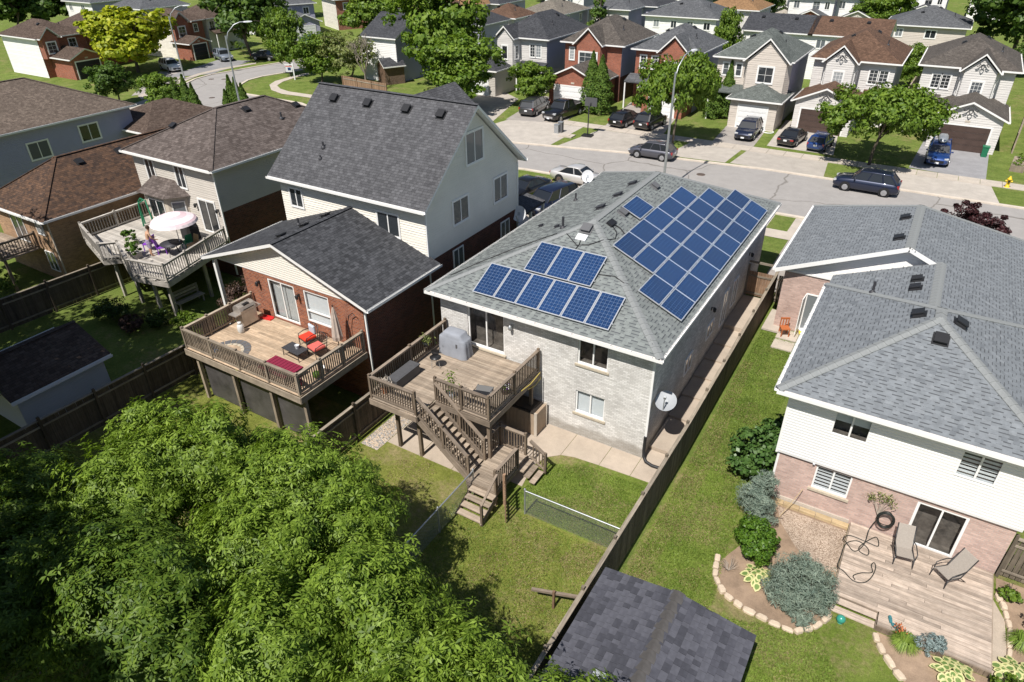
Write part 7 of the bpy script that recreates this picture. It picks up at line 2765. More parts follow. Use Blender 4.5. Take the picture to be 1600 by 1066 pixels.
# around the upper edge of the picture
c = (-94.38, 89.81)
far_house('grey roofed house with pale side and grey garage at the far road', (c[0] - 9, c[1] + 1.2), H * .7, 6.5, 8, 5.2, .5, 'sh_grey', 'sd_blue', side='sd_beige', garage=(.5, 5.5, -5.2, 'gy', 'gdoor', 'sd_blue', 3.2, 2.8), wins=((2, 4, 1, 1.1, None), (5, 4, 1, 1.1, None)))
c = (-94.43, 100.32)
far_house('red brick fronted house with grey roof beyond the round tree', (c[0] - 6, c[1] + 2), H * .7, 7, 8, 5.2, .5, 'sh_grey', 'bk_row', side='sd_cream', wins=((2, 4, 1.2, 1.1, None), (5, 4, 1.2, 1.1, None)))
for lab, px, rm, wm, gm in (('white house with orange brick garage gable far behind the slate roof', (-24.01, 137.84), 'sh_grey', 'sd_white', 'bk_row'), ('white house with grey garage far behind the tall cedar', (-16.88, 140.49), 'sh_grey', 'sd_white', 'sd_taupe'), ('white house with shuttered windows far behind the grey roof', (-7.66, 154.23), 'sh_dkgrey', 'sd_white', 'sd_white'), ('grey roofed house far behind the tall pine', (-29.55, 143.25), 'sh_grey', 'sd_beige', 'sd_beige')):
    far_house(lab, (px[0] - 4, px[1] + 3), 0, 7.5, 9, 5.4, .5, rm, wm, side='sd_blue', garage=(2.2, 6.8, -3.4, 'gy', 'gdoor', gm, 2.8, 2.6), wins=((1.3, 4.2, 1.0, 1.2, None), (4.6, 4.2, 1.2, 1.3, (2, 2)), (6.4, 4.2, .8, 1.2, None)))
for lab, px, rm, wm in (('house with orange tan roof right of the wide white house', (-32.98, 120.11), 'sh_orange', 'sd_light'), ('house with tan roof far behind the big tree', (-75.88, 104.61), 'sh_orange', 'sd_white'), ('house with red roof far behind the big tree', (-78.39, 97.31), 'sh_rbrown', 'sd_white'), ('blue grey house far behind the spruce', (-48.82, 118.08), 'sh_dkgrey', 'sd_blue'), ('pale house at the top edge left of the golden tree', (-124.43, 76.23), 'sh_grey', 'sd_white'), ('grey roofed house at the top edge above the hedge', (-142.47, 78.32), 'sh_grey', 'sd_white'), ('white house at the top edge beyond the bend', (-111.99, 91.05), 'sh_grey', 'sd_white'), ('grey roofed house at the top edge left of the brown roof', (-74.10, 109.78), 'sh_dkgrey', 'sd_light'), ('house at the top edge over the wide white one', (-50.59, 146.36), 'sh_grey', 'sd_white'), ('house at the top edge beyond the beige one', (3.41, 169.34), 'sh_grey', 'sd_white'), ('house at the top edge beyond the pine', (-36.58, 150.23), 'sh_taupe', 'sd_white'), ('house at the top edge over the beige roof', (-68.78, 132.05), 'sh_dkgrey', 'sd_white')):
    far_house(lab, (px[0] - 4, px[1]), 0, 8.5, 9, 5.2, .45, rm, wm, side='sd_blue', wins=((1.6, 4.1, 1.0, 1.1, None), (5.6, 4.1, 1.2, 1.1, None)), vents=1)
far_house('small brown brick playhouse shed with a dark roof behind the fence', (-63.09, 70.23), -.5, 2.6, 2.6, 2.2, .55, 'sh_dkgrey', 'brownbrick', kind='gy', over=.2, vents=0)
t = thing('fence', 'reddish brown board fence around the corner lot', 'fence', (-63.86, 64.62) + (1,))
a, b = (-63.11, 63.81), (-55.30, 62.75)
fence(t, a, b, 1.8, mats=('w_new', 'w_fenceh'), side=1, top=False, pose=.05)
under(t)
for lab, a, b in (('grey board fence beside the far right siding house', (-3.79, 80.76), (-3.18, 106.71)), ('board fence along the far right plot line', (6.42, 73.98), (8.78, 100.87)), ('pale board fence behind the green grey roof', (-17.44, 102.76), (-16.46, 105.30))):
    t = thing('fence', lab, 'fence', (a[0], a[1], 1))
    fence(t, a, b, 1.7, mats=('w_rail2', 'w_rail2h'), side=1)
    under(t)

# ================================================================ CARS
CARS = {  # length, width, height, belt, hood height, windscreen foot, roof front, roof rear, rear glass foot, tail height
    'sedan': (4.5, 1.76, 1.43, .92, .86, 1.05, .30, -.75, -1.45, .95),
    'hatch': (4.3, 1.76, 1.52, .95, .90, 1.15, .45, -1.35, -1.95, .95),
    'suv': (4.7, 1.86, 1.68, 1.05, 1.00, 1.10, .45, -1.6, -2.15, 1.02),
    'wagon': (4.7, 1.80, 1.48, .95, .90, 1.10, .35, -1.55, -2.15, .95),
    'van': (4.9, 1.90, 1.74, 1.06, 1.00, 1.50, .70, -1.95, -2.32, 1.05),
    'pickup': (5.6, 1.95, 1.88, 1.18, 1.14, 1.25, .70, -.75, -.95, 1.14)}
def wheel_mesh(r):
    a, b = MB(), MB()
    n = 20
    def ring(y, q): return [Vector((q * math.cos(2 * math.pi * k / n), y, q * math.sin(2 * math.pi * k / n))) for k in range(n)]
    a.loft([ring(-.1, r * .7), ring(-.1, r * .95), ring(-.07, r), ring(.07, r), ring(.1, r * .95), ring(.1, r * .7)], 0, True, True)
    b.loft([ring(-.104, r * .66), ring(-.112, r * .6)], 0, False, True)
    for k in range(5):
        t = 2 * math.pi * k / 5
        d = Vector((math.cos(t), 0, math.sin(t)))
        b.obox(d * r * .32 + Vector((0, -.118, 0)), d * r * .28, Vector((-d.z, 0, d.x)) * r * .09, Vector((0, .008, 0)))
    return a.mesh('tyre', 'tyre'), b
WT, WR = wheel_mesh(.33)
WRM = {k: None for k in ('rim', 'hubdark')}
for k in WRM:
    WRM[k] = WR.mesh('rim', k)
def car(kind, pm, label, px, rz, group, s=.95, rim='rim', gz=1.012, rack=False, plate=True):
    L, W, H, B, HO, wf, rf, rr_, rb, TZ = CARS[kind]
    t = thing('parked_car', label, 'car' if kind not in ('pickup', 'van') else {'pickup': 'pickup truck', 'van': 'minivan'}[kind], (px[0], px[1], gz), rz, group)
    t.scale = (s, s, s)
    mb = MB()
    h = L / 2
    st = [(-h, .42, TZ - .14, W * .42), (-h + .10, .28, TZ - .02, W * .47), (-h + .45, .22, max(TZ, B - .02), W * .495), (-h * .5, .2, B, W * .5), (0, .2, B, W * .5), (wf - .25, .2, B - .01, W * .5), (wf + .05, .2, HO + .02, W * .495), (h - .5, .22, HO - .05, W * .485), (h - .14, .26, HO - .17, W * .45), (h, .36, HO - .33, W * .38)]
    rings = []
    for x, zb_, zt_, w_ in st:
        m = zb_ + (zt_ - zb_) * .55
        rings.append([Vector((x, y, z)) for y, z in ((-w_ * .8, zb_), (-w_ * .97, zb_ + .1), (-w_, m), (-w_ * .97, zt_ - .07), (-w_ * .86, zt_), (0, zt_ + .02), (w_ * .86, zt_), (w_ * .97, zt_ - .07), (w_, m), (w_ * .97, zb_ + .1), (w_ * .8, zb_), (0, zb_))])
    mb.loft(rings, 0, True, True)
    body = mb.build('body', pm, t)
    wb, wr = W * .445, W * .355
    P = [Vector(q) for q in ((wf, -wb, B - .03), (wf, wb, B - .03), (rf, -wr, H - .05), (rf, wr, H - .05), (rr_, -wr, H - .06), (rr_, wr, H - .06), (rb, -wb, B - .03), (rb, wb, B - .03))]
    def glass_(name, pts):
        g = MB()
        g.poly(pts)
        return g.build(name, 'cglass', t)
    glass_('windscreen', [P[0], P[1], P[3], P[2]])
    glass_('rear_window', [P[7], P[6], P[4], P[5]])
    glass_('side_window', [P[6], P[0], P[2], P[4]])
    glass_('side_window', [P[1], P[7], P[5], P[3]])
    rm = MB()
    xs = [rf + .12, rf - .05, (rf + rr_) / 2, rr_ + .08, rr_ - .1]
    zs = [H - .10, H - .02, H, H - .03, H - .11]
    rm.loft([[Vector((x, y * wr * 1.05, z + dz)) for y, dz in ((-1, -.05), (-.9, 0), (-.4, .02), (.4, .02), (.9, 0), (1, -.05), (.9, -.07), (-.9, -.07))] for x, z in zip(xs, zs)], 0, True, True)
    roof_ = rm.build('roof', pm, t)
    def pil(name, a, b, wd):
        q = MB()
        q.bar(a, b, wd, .05)
        q.build(name, pm, t)
    for i in (0, 1):
        pil('pillar', P[i], P[i + 2], .06)
        pil('pillar', P[i + 6], P[i + 4], .14 if kind != 'sedan' else .09)
        for f in ((.42,) if kind in ('sedan', 'pickup') else (.36, .70)):
            a = P[i].lerp(P[i + 6], f)
            b = P[i + 2].lerp(P[i + 4], f)
            pil('pillar', a, b, .07)
    if kind == 'pickup':
        q = MB()
        for sg in (-1, 1):
            q.box(-h + .12, sg * W * .47 - .06, B - .1, rb - .02, sg * W * .47 + .06, B + .10)
        q.box(-h + .06, -W * .46, B - .1, -h + .14, W * .46, B + .08)
        q.build('bed_wall', pm, t)
        q = MB()
        q.box(-h + .15, -W * .43, B + .015, rb - .05, W * .43, B + .03)
        q.build('bed_floor', 'black', t)
    for sx in (h - .95, -h + .95):
        for sy in (-1, 1):
            wo = link('wheel', WT, t, (sx, sy * (W / 2 - .08), .33))
            wo.rotation_euler = (0, 0, 0 if sy < 0 else math.pi)
            link('rim', WRM[rim], wo)
            q = MB()
            q.lathe([(.40, -.01), (.40, .012)], n=18)
            o = q.build('wheel_arch', 'black', t, (sx, sy * (W / 2 - .012), .36))
            o.rotation_euler = (math.pi / 2, 0, 0)
    for sy in (-1, 1):
        q = MB()
        q.obox((h - .12, sy * W * .36, HO - .24), (.1, 0, -.03), (0, .16, 0), (.02, 0, .06))
        q.build('headlight', 'head', t)
        q = MB()
        tz = TZ - .16
        if kind in ('suv', 'van', 'wagon', 'hatch'):
            q.obox((-h + .10, sy * W * .415, tz), (.08, 0, 0), (0, .09, 0), (0, 0, .12))
        else:
            q.obox((-h + .05, sy * W * .35, tz - .02), (.06, 0, 0), (0, .16, 0), (0, 0, .07))
        q.build('taillight', 'tail', t)
        q = MB()
        q.obox((wf - .28, sy * (W * .5 + .06), B + .03), (.06, 0, 0), (0, .09, 0), (0, 0, .06))
        q.build('mirror', pm, t)
    q = MB()
    q.obox((h - .02, 0, .52), (.05, 0, 0), (0, W * .28, 0), (0, 0, .10))
    q.build('grille', 'black' if kind != 'pickup' else 'rim', t)
    q = MB()
    q.obox((-h - .0, 0, .70), (.012, 0, 0), (0, .16, 0), (0, 0, .08))
    q.build('number_plate', 'plate', t)
    q = MB()
    q.obox((h + .045, 0, .42), (.012, 0, 0), (0, .16, 0), (0, 0, .07))
    q.build('number_plate', 'plate', t)
    if rack:
        for sy in (-1, 1):
            q = MB()
            q.tube([(rf - .1, sy * wr * .95, H + .06), (rr_ + .2, sy * wr * .95, H + .05)], .02, 6)
            q.build('roof_rail', 'black', t)
    return t
U, D_ = math.pi / 2, -math.pi / 2
G1, G2 = 'cars parked in the driveways', 'cars parked on the street'
car('van', 'p_dkgrey', 'dark grey minivan seen from behind beside the black pickup truck', (-37.55, 66.12), U + .1, G1)
car('pickup', 'p_black', 'black pickup truck in front of the white garage of the red brick house', (-33.94, 65.94), D_ - .12, G1, .98)
car('wagon', 'p_black', 'black wagon seen from behind left of the street tree', (-27.09, 66.52), U - .12, G1)
car('suv', 'p_black', 'black car half hidden under the street tree', (-24.52, 66.84), U - .1, G1)
car('hatch', 'p_grey', 'dark grey hatchback on the street at the tall street lamp', (-20.58, 57.33), math.pi + .02, G2)
car('suv', 'p_navy', 'navy crossover facing out of the white garage driveway', (-15.12, 68.14), D_ + .02, G1)
car('sedan', 'p_black', 'black sedan seen from behind at the dark brown garage door', (-11.00, 67.99), U - .12, G1)
car('hatch', 'p_blue', 'small blue hatchback next to the black sedan', (-8.43, 67.57), U - .10, G1, .9)
b9 = car('suv', 'p_blue', 'blue car with a silver roof box in the tarmac driveway', (0.91, 68.52), D_ + .02, G1)
car('suv', 'p_navy', 'black blue crossover with bright rims parked on the street', (-3.28, 57.45), math.pi - .02, G2, .98)
car('sedan', 'p_silver', 'silver sedan parked across the driveway apron of the tall house', (-23.22, 48.05), -.02, G1, .98, 'hubdark')
car('van', 'p_navy', 'dark blue minivan facing the tall house porch', (-22.38, 42.08), D_ - .22, G1, .95)
car('sedan', 'p_black', 'black car half hidden behind the tall house wall', (-25.38, 43.60), D_ - .2, G1)
car('suv', 'p_sblue', 'silver blue crossover before the black garage door', (-94.13, 71.00), -.35, G1)
car('suv', 'p_white', 'white car in the shade of the golden tree', (-94.15, 62.02), -.25, G1)
car('sedan', 'p_blue', 'blue car behind the small trees at the far road', (-93.84, 88.62), -.2, G1)
car('sedan', 'p_black', 'dark car under the big tree at the bend', (-88.43, 74.07), .2, G2)
car('sedan', 'p_silver', 'pale car parked between the houses beyond the wide white house', (-36.72, 140.54), U, G1)
t = thing('roof_box', 'silver roof box on top of the blue car', 'roof box', (b9.location.x, b9.location.y + .45, 1.0 + 1.66), D_ + .02)
mb = MB()
mb.loft([[Vector((x, y * w_, z * h_ + .04)) for y, z in ((-.38, 0), (-.36, .2), (-.22, .34), (.22, .34), (.36, .2), (.38, 0))] for x, w_, h_ in ((1.0, .35, .25), (.85, .75, .7), (.3, 1, 1), (-.7, 1, 1), (-.95, .8, .8))], 0, True)
mb.build('shell', 'galv', t)
for x in (-.5, .5):
    piece('crossbar', t, 'black', (x, 0, .02), (.05, 1.1, .03))

# ================================================================ TREES AND SHRUBS
GF = 'leafy trees along the garden end'
kw = dict(k=75)
def big(label, loc, blobs, n, mat='lf_big', L=.155, W=.05, th=2.8):
    return tree('tree', label, loc, blobs, n, L, W, mat, th, .16, 'bark', GF, 'tree', 20, 6, **kw)
big('bright green tree in front of the tan deck, its top left of the deck posts', (-18.6, 8.9, 0), [((.6, .3, 3.9), (2.1, 1.9, 1.9)), ((-1.4, -.3, 3.5), (1.6, 1.6, 1.6)), ((.2, -1.9, 3.9), (2.0, 1.8, 1.8)), ((2.0, 1.6, 3.0), (1.4, 1.2, 1.4)), ((1.2, .9, 5.2), (.7, .7, .8)), ((-1.9, .2, 4.9), (.55, .55, .7))], 10500)
big('bright green tree in front of the weathered deck posts', (-13.2, 9.2, 0), [((-.6, .6, 3.9), (2.1, 2.1, 1.9)), ((1.3, .2, 3.4), (1.7, 1.8, 1.7)), ((.2, -1.8, 4.0), (2.1, 1.8, 1.8)), ((.4, 1.6, 4.4), (.9, .9, .9)), ((-1.9, 1.0, 4.9), (.8, .8, .8))], 10500)
big('bright green tree leaning over the dry lawn', (-9.6, 7.2, 0), [((.2, .6, 3.7), (1.9, 1.8, 1.7)), ((1.5, .1, 3.3), (1.5, 1.6, 1.5)), ((-.6, -1.6, 4.1), (1.8, 1.7, 1.6)), ((.6, 1.6, 3.7), (.8, .8, .8)), ((1.9, .9, 3.3), (.7, .7, .7))], 8500)
big('bright green tree whose tip reaches the garden shed roof', (-5.6, 6.9, 0), [((-.2, .2, 3.7), (1.8, 1.7, 1.6)), ((1.5, .5, 3.4), (1.2, 1.4, 1.3)), ((.9, -1.6, 4.2), (1.3, 1.3, 1.2)), ((2.0, 1.5, 3.5), (1.0, 1.0, .9)), ((-1.0, -1.4, 4.0), (1.6, 1.5, 1.5)), ((2.3, .9, 3.3), (.6, .6, .6))], 7000)
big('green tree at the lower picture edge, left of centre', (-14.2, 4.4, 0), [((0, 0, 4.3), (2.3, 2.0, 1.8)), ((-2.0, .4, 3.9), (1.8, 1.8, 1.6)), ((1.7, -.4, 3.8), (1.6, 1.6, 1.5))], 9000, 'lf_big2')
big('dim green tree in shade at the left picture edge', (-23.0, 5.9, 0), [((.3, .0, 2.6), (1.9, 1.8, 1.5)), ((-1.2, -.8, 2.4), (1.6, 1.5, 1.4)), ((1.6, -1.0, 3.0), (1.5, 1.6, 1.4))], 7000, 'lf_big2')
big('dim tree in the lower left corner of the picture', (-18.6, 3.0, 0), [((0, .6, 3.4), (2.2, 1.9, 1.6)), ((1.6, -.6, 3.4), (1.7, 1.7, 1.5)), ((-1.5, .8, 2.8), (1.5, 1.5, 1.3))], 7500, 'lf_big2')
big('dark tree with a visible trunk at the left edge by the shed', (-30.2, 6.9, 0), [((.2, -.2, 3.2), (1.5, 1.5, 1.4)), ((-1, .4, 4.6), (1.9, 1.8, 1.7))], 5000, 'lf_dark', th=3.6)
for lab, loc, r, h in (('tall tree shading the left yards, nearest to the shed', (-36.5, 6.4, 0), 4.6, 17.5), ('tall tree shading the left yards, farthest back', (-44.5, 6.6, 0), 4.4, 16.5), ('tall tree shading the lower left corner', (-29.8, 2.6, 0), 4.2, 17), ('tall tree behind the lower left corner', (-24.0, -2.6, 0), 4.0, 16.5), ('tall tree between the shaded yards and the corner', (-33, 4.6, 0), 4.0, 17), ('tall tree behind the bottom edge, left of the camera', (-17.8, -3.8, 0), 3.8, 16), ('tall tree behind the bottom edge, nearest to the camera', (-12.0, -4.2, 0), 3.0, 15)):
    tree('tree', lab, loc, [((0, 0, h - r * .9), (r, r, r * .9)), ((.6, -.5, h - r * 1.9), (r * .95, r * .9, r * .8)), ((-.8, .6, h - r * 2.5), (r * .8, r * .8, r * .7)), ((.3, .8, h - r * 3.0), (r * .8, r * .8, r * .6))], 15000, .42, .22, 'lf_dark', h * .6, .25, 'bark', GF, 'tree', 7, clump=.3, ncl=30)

# far trees: a few kinds, copied with their own size and turn
def proto(name, blobs, n, L, W, mat, th, tr, limbs=6, bark='bark', **k2):
    t = thing(name, None, None, (0, 0, 0))
    p, nr = crown_points(blobs, n, **k2)
    leaf_obj('crown', leaf_cloud(p, nr, L, W, 'crown'), mat, t)
    if th:
        trunk_mesh(th, tr, limbs, [b[0] for b in blobs], bark, t)
    t['used'] = 0
    return t
RB = [((0, 0, .60), (.42, .42, .36)), ((.2, .1, .45), (.30, .32, .26)), ((-.22, -.08, .47), (.30, .28, .27)), ((.05, -.22, .66), (.28, .26, .26)), ((-.08, .2, .7), (.25, .28, .25))]
def pr(mat, n=5200, L=.052, W=.034, blobs=RB, th=.45, name='tree', **k2):
    q = dict(clump=.25, ncl=30)
    q.update(k2)
    return proto(name, blobs, n, L, W, mat, th, .022, 6, **q)
FLAT = [((0, 0, .62), (.56, .56, .26)), ((.34, .1, .55), (.34, .36, .22)), ((-.36, -.1, .56), (.34, .34, .22)), ((.05, -.36, .60), (.32, .3, .22)), ((-.05, .34, .7), (.3, .3, .22))]
PT = {'mid': pr('lf_mid', 11000, .046, .03), 'deep': pr('lf_deep', 11000, .046, .03), 'yel': pr('lf_yel', 9000, .06, .042, clump=.2, ncl=60), 'beige': pr('lf_beige', 5000, .045, .022),
      'flat': pr('lf_mid', 16000, .045, .025, FLAT, .5, clump=.26, ncl=34), 'hedge': pr('lf_deep', 5200, .07, .05)}
CONE = [((0, 0, .12), (.24, .24, .10)), ((0, 0, .3), (.20, .20, .12)), ((0, 0, .5), (.15, .15, .13)), ((0, 0, .7), (.10, .10, .13)), ((0, 0, .88), (.05, .05, .1))]
PT['spruce'] = proto('spruce', CONE, 3200, .07, .02, 'lf_cedar', .9, .02, 3, clump=.35, ncl=30, flat=.4)
def plant_tree(kind, label, px, h, wd=1.0, group=None, cat='tree', gz=1.0):
    p = PT[kind]
    o = p if not p['used'] else copy_tree(p)
    p['used'] = 1
    tag(o, label, cat, group)
    o.location = (px[0], px[1], gz)
    o.scale = (h * wd, h * wd, h)
    o.rotation_euler = (0, 0, random.uniform(0, 6.28))
    return o
RK = 'first second third fourth fifth sixth seventh eighth ninth tenth eleventh twelfth thirteenth fourteenth fifteenth sixteenth last'.split()
GT = 'trees of the neighbourhood'
for kind, lab, px, h, wd in (
    ('flat', 'spreading street tree between the black wagon and the green grey roof', (-20.43, 61.93), 8.8, .66),
    ('flat', 'spreading street tree left of the blue car with the roof box', (-3.92, 64.35), 7.2, 1.0),
    ('mid', 'small light green tree by the minivan driveway', (-39.24, 68.49), 4.6, 1.2),
    ('mid', 'big green tree behind the tall house roof', (-53.23, 70.49), 12.5, .98),
    ('mid', 'lower green tree right behind the tall house ridge', (-45.09, 63.21), 7.6, 1.25),
    ('deep', 'large dark green tree at the top of the bend', (-91.71, 74.74), 12, 1.1),
    ('mid', 'slim green tree on the corner lawn beside the sign', (-76.59, 67.53), 8.2, .72),
    ('mid', 'green tree behind the corner lawn', (-69.15, 66.01), 6.0, 1.05),
    ('beige', 'beige flowering tree over the reddish fence', (-65.24, 67.27), 6.6, 1.15),
    ('mid', 'round green tree behind the bluish slate roof', (-82.03, 91.93), 9, 1.25),
    ('yel', 'golden yellow round tree on the corner lawn at left', (-97.17, 58.81), 8.6, 1.42),
    ('deep', 'dark green rounded tree beside the tan brown roof', (-81.05, 45.55), 4.8, 1.15),
    ('mid', 'light green bush tree next to the three cedars', (-71.48, 45.23), 4.4, 1.05),
    ('mid', 'tall narrow tree between the grey roof and the green grey roof', (-25.77, 95.30), 8.0, .55),
    ('deep', 'dense tree right of the spruce hedge', (-51.01, 127.58), 8.4, .85),
    ('deep', 'dark pine like tree beyond the wide white house', (-30.85, 134.60), 10, .66),
    ('mid', 'green tree below the far white houses', (-14.78, 143.00), 6.0, 1.2),
    ('mid', 'green tree left of the beige house', (-11.51, 144.71), 8.5, .9),
    ('deep', 'very large dark tree in the top right corner', (5.83, 118.95), 13.5, 1.15),
    ('mid', 'young tree between the two scrolled gable houses', (-4.26, 98.32), 5.0, .9),
    ('deep', 'dark shrubby tree left of the street tree behind the grey roof', (-22.16, 76.67), 4.6, 1.0),
    ('hedge', 'dark tree in the row at the top left, first', (-152.77, 70.85), 9, 1.3),
    ('hedge', 'dark tree in the row at the top left, second', (-152.45, 76.65), 8.5, 1.35),
    ('hedge', 'dark tree in the row at the top left, third', (-150.25, 81.74), 8.5, 1.35),
    ('hedge', 'dark tree in the row at the top left, fourth', (-147.94, 84.98), 8, 1.2),
    ('hedge', 'dark tree above the brown roof of the bend', (-147.75, 95.96), 9, 1.2),
    ('hedge', 'dark tree behind the white house at the top edge', (-156.09, 106.60), 8, 1.2),
    ('hedge', 'tree at the top edge left of the big bend tree', (-158.73, 119.50), 9, 1.2),
    ('hedge', 'tree beyond the grey garage at the far road', (-122.47, 111.18), 9, 1.2),
    ('mid', 'tree at the top edge above the charcoal roof', (-94.77, 148.33), 8, 1.1),
    ('hedge', 'tree at the top edge above the orange roof', (-54.12, 180.35), 8, 1.1),
    ('hedge', 'tree at the top edge between the far white houses', (-28.36, 178.66), 8, 1.0),
    ('hedge', 'tree at the top edge near the beige house', (-12.86, 183.76), 8, 1.0),
    ('mid', 'tree at the top edge right of the tan roofed house', (-118.20, 145.71), 9, 1.1),
    ('deep', 'shrub under the big tree at the right edge', (7.37, 112.47), 4, 1.3)) + tuple(('hedge' if i % 2 else 'mid', 'far tree at the top edge, %s of the small ones from the left' % RK[i], q, 6 + i % 3, 1.1) for i, q in enumerate(((-198.79, 99.63), (-183.30, 113.62), (-148.72, 130.67), (-131.51, 133.00), (-120.52, 129.87), (-125.84, 145.13), (-116.71, 159.68), (-88.63, 160.28), (-68.85, 150.51), (-75.13, 183.34), (-62.67, 173.07), (-40.25, 155.36), (-42.76, 199.01), (-29.31, 154.37), (-26.17, 203.65), (-17.34, 189.63), (-6.38, 210.02)))):
    plant_tree(kind, lab, px, h, wd, GT)
plant_tree('spruce', 'small spruce behind the red brick house roof', (-50.87, 109.93), 9, .9, None, 'tree')
def bare_tree(label, px, h):
    t = thing('bare_tree', label, 'tree', (px[0], px[1], 1.0))
    mb = MB()
    def br(p, d, l, r, k):
        q = p + d * l
        mb.tube([p, p + d * l * .5 + Vector((random.uniform(-.08, .08),) * 3), q], r, 5, r1=r * .65)
        if k:
            for _ in range(3):
                e = (d + Vector((random.uniform(-.7, .7), random.uniform(-.7, .7), random.uniform(-.05, .5)))).normalized()
                br(q, e, l * random.uniform(.6, .8), r * .6, k - 1)
    br(Vector((0, 0, 0)), Vector((0, 0, 1)), h * .3, .16, 4)
    mb.build('trunk', 'barkp', t)
bare_tree('leafless pale tree in front of the white house wall', (-59.89, 64.39), 7.5)
GC = 'columnar cedars'
for lab, px, h, r in (
    ('left and taller of the two cedars by the red brick garage', (-32.23, 69.09), 6.2, 1.15), ('right one of the two cedars by the red brick garage', (-31.15, 69.06), 5.9, 1.25),
    ('slim cedar at the porch of the green grey roofed house', (-19.14, 73.92), 5.6, .85), ('cedar beside the street tree, left of the slim one', (-20.25, 73.31), 4.6, 1.0),
    ('cedar next to the light green bush at the bend, leftmost of three', (-69.70, 45.60), 4.0, .75), ('middle one of three cedars at the bend', (-68.66, 46.18), 4.4, .7), ('right one of three cedars at the bend', (-67.29, 46.03), 3.7, .65),
    ('first of four small cedars behind the taupe roof', (-67.98, 50.43), 2.2, .4), ('second of four small cedars behind the taupe roof', (-67.89, 51.15), 3.6, .6), ('third of four small cedars behind the taupe roof', (-67.08, 51.27), 3.4, .6), ('last of four small cedars behind the taupe roof', (-66.03, 51.19), 2.9, .6),
    ('tall bright cedar between the far white houses', (-21.82, 154.09), 9.5, 1.3)):
    column_shrub('cedar', lab, (px[0], px[1], 1.0), h, r, 'lf_cedar', 5200, .24, .11, GC)
for i in range(6):
    px = (-54.33, 127.66)
    column_shrub('cedar', 'cedar in the far hedge beside the spruce, number %s from the left' % ORD[i].replace('first', 'one').replace('second', 'two').replace('third', 'three').replace('fourth', 'four').replace('fifth', 'five').replace('sixth', 'six'), (px[0] + i * 1.5, px[1] + i * .6, 1.0), 4.5 + (i % 3) * .3, .95, 'lf_cedar', 900, .22, .1, 'far cedar hedge')
c = (3.83, 51.11)
t = tree('shrub', 'burgundy leaved shrub in front of the right house by the street', (c[0], c[1], 1.0), [((-.8, .3, 1.2), (1.2, 1.0, 1.1)), ((.9, -.3, 1.1), (1.3, 1.1, 1.0))], 8000, .15, .08, 'lf_red', .5, .04, 'bark', None, 'shrub', 6, clump=.26)
for lab, loc, blobs, n, mat in (
    ('smoky purple shrub under the porch roof beside the tan deck', (-30.3, 20.4, 0), [((0, 0, 1.3), (1.0, .9, 1.2)), ((.4, .6, 2.0), (.7, .7, .8))], 3200, 'lf_smoke'),
    ('low green shrub by the bench below the far deck', (-32.6, 18.4, 0), [((0, 0, .4), (.7, .6, .45))], 1500, 'lf_mid'),
    ('dark shrub under the front corner of the far deck', (-36.8, 16.8, 0), [((0, 0, .7), (1.1, .8, .8))], 2200, 'lf_dark'),
    ('purple grey flowering shrub in the shaded left yard', (-34.8, 16.6, 0), [((0, 0, .5), (.8, .6, .5))], 1500, 'lf_smoke'),
    ('dark green shrub left of the low bench shrub', (-33.9, 17.6, 0), [((0, 0, .5), (.7, .6, .5))], 1500, 'lf_dark'),
    ('dark green shrub by the tan brick wall', (-46.3, 15.4, 0), [((0, 0, .6), (1.1, .8, .7))], 1600, 'lf_deep'),
    ('light green foundation shrub by the grey roofed house porch', (-28.48, 73.81) + (1.0,), [((0, 0, .6), (1.0, .8, .7))], 1200, 'lf_mid'),
    ('green shrub at the porch of the cream house at the bend', (-99.71, 78.28) + (1.0,), [((0, 0, .7), (1.4, 1.0, .8))], 1000, 'lf_mid'),
    ('leafy plants at the foot of the tall house porch', (-18.2, 33.8, .8), [((0, 0, .5), (.5, .5, .5))], 700, 'lf_mid')):
    tree('shrub', lab, loc, blobs, n, .13, .075, mat, .3, .03, 'bark', None, 'shrub', 4, clump=.3)

# ================================================================ STREET FURNITURE AND SMALL THINGS
def street_lamp(label, px, h, rz, arm=2.0, r=.11):
    t = thing('street_lamp', label, 'street lamp', (px[0], px[1], 1.0), rz, 'street lamps')
    mb = MB()
    mb.tube([(0, 0, 0), (0, 0, h)], r, 10, r1=r * .6)
    mb.lathe([(r * 1.5, 0), (r * 1.4, .3), (r, .35)], n=10)
    mb.build('pole', 'galv', t)
    mb = MB()
    mb.tube([(0, 0, h - .5), (arm * .15, 0, h + .3), (arm * .5, 0, h + .95), (arm * .8, 0, h + 1.15), (arm, 0, h + 1.15)], .045, 6)
    mb.build('arm', 'galv', t)
    mb = MB()
    mb.loft([[Vector((arm + x, y * w_, h + 1.15 + z * q)) for y, z in ((-.14, -.05), (-.1, .06), (.1, .06), (.14, -.05))] for x, w_, q in ((-.1, .5, .6), (.1, 1, 1), (.55, 1, 1), (.75, .5, .5))], 0, False)
    mb.build('lamp_head', 'dishw', t)
street_lamp('tall street lamp rising behind the solar panel roof', (-16.6, 49.3), 8.8, math.radians(80))
street_lamp('leftmost street lamp, standing at the kerb of the bend', (-87.11, 58.90), 7.6, math.radians(55))
street_lamp('street lamp behind the taupe roof at the bend', (-61.99, 47.50), 8.4, math.radians(55))
c = (6.05, 63.64)
t = thing('fire_hydrant', 'bright yellow fire hydrant on the grass strip at right', 'hydrant', (c[0], c[1], 1.0))
mb = MB()
mb.lathe([(.2, 0), (.2, .06), (.13, .07), (.13, .62), (.17, .63), (.17, .68), (.12, .72), (.07, .82), (.03, .9)], n=14)
mb.build('barrel', 'hydy', t)
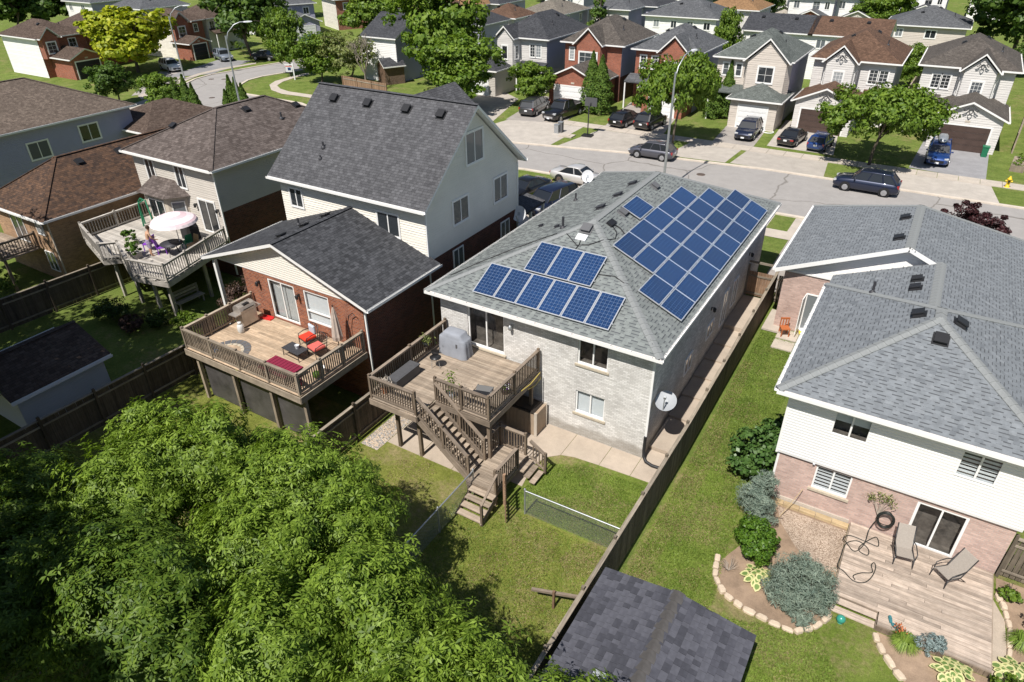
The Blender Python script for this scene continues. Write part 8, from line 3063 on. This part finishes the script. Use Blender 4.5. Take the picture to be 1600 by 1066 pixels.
for d in ((1, 0), (-1, 0), (0, -1)):
    mb = MB()
    a = Vector((d[0], d[1], 0))
    mb.tube([a * .1 + Vector((0, 0, .5)), a * .24 + Vector((0, 0, .5))], .07, 8)
    mb.build('outlet', 'hydy' if d[1] == 0 else 'black', t)
c = (4.32, 71.71)
t = thing('wheeled_bin', 'green lidded bin at the corner of the far right garage', 'bin', (c[0], c[1], 1.0))
mb = MB()
mb.loft([[Vector((x * q, y * q, z)) for x, y in ((-.25, -.28), (.25, -.28), (.25, .28), (-.25, .28))] for z, q in ((0, .8), (.85, 1))], 0, False)
mb.build('body', 'green', t)
mb = MB()
mb.box(-.28, -.31, .85, .28, .31, .93)
mb.build('lid', 'green', t)
for x in (-.2, .2):
    mb = MB()
    mb.tube([(x - .03, .25, .1), (x + .03, .25, .1)], .1, 10)
    mb.build('wheel', 'black', t)
c = (-28.48, 60.59)
t = thing('basketball_hoop', 'black basketball hoop on a pole at the driveway edge', 'basketball hoop', (c[0], c[1], 1.0), .1)
mb = MB()
mb.tube([(0, 0, 0), (0, 0, 2.7), (0, .5, 3.0)], .06, 8)
mb.build('pole', 'black', t)
mb = MB()
mb.box(-.6, .5, 2.7, .6, .55, 3.5)
mb.build('backboard', 'boxg', t)
mb = MB()
mb.tube([(.22 * math.cos(k * .5), .8 + .22 * math.sin(k * .5), 2.85) for k in range(14)], .02, 5)
mb.build('rim', 'orange', t)
mb = MB()
mb.box(-.5, -.4, 0, .5, .4, .15)
mb.build('base', 'black', t)
for lab, px, hh in (('grey utility cabinet on the grass strip, left of the pair', (-31.60, 60.13), .8), ('grey brown utility box on the grass strip, right of the pair', (-31.38, 60.52), 1.0)):
    t = thing('utility_box', lab, 'utility box', (px[0], px[1], 1.0))
    mb = MB()
    mb.box(-.22, -.18, 0, .22, .18, hh)
    mb.build('cabinet', 'ventg' if hh > .9 else 'galv', t)
    mb = MB()
    mb.box(-.25, -.21, hh, .25, .21, hh + .05)
    mb.build('lid', 'galv', t)
c = (-30.20, 59.62)
mb = MB()
mb.box(c[0] - .7, c[1] - .5, 1.0, c[0] + .7, c[1] + .5, 1.12)
mb.box(c[0] - .3, c[1] - .3, 1.12, c[0] + .3, c[1] + .3, 1.16)
tag(mb.build('concrete_vault', 'conc2'), 'low square concrete vault lid on the grass strip', 'vault')
c = (-73.67, 65.80)
t = thing('sale_sign', 'white post with a small hanging sale board on the corner lawn', 'sign', (c[0], c[1], 1.0), .6)
piece('post', t, 'white', (0, 0, 1.05), (.14, .14, 2.1))
piece('arm', t, 'white', (-.5, 0, 1.9), (1.1, .1, .1))
mb = MB()
mb.box(-.95, -.02, 1.0, -.15, .02, 1.75)
mb.build('board', 'dishw', t)
mb = MB()
mb.box(-.7, -.026, 1.2, -.3, -.021, 1.55)
mb.build('print', 'p_blue', t)
mb = MB()
mb.box(-.95, -.027, 1.66, -.15, -.021, 1.74)
mb.build('band', 'cush', t)
for k in range(4):
    c = (-.8 + k * .0, 0)
t = thing('planter_box', 'row of weathered planter boxes beside the far right fence', 'planter', (6.84, 69.70) + (1.0,), -.1)
for i in range(3):
    mb = MB()
    mb.box(-.5, -1.5 + i * 1.1, 0, .5, -.6 + i * 1.1, .5)
    mb.build('box', 'w_rail2', t)
    p, nr = crown_points([((0, -1.05 + i * 1.1, .6), (.45, .4, .3))], 250, ncl=12)
    leaf_obj('leaves', leaf_cloud(p, nr, .12, .07, 'leaves'), 'lf_mid', t)
c = (-13.76, 70.46)
mb = MB()
mb.tube([(c[0] + .5 * math.cos(k * .45), c[1] + .5 * math.sin(k * .45), 1.05) for k in range(15)], .05, 6)
tag(mb.build('ring', 'white'), 'white ring shaped hoop on the grass by the garage', 'hoop')
mb = MB()
mb.tube([(-33.5, 9.0, .0), (-33.55, 9.1, 1.4)], .03, 6)
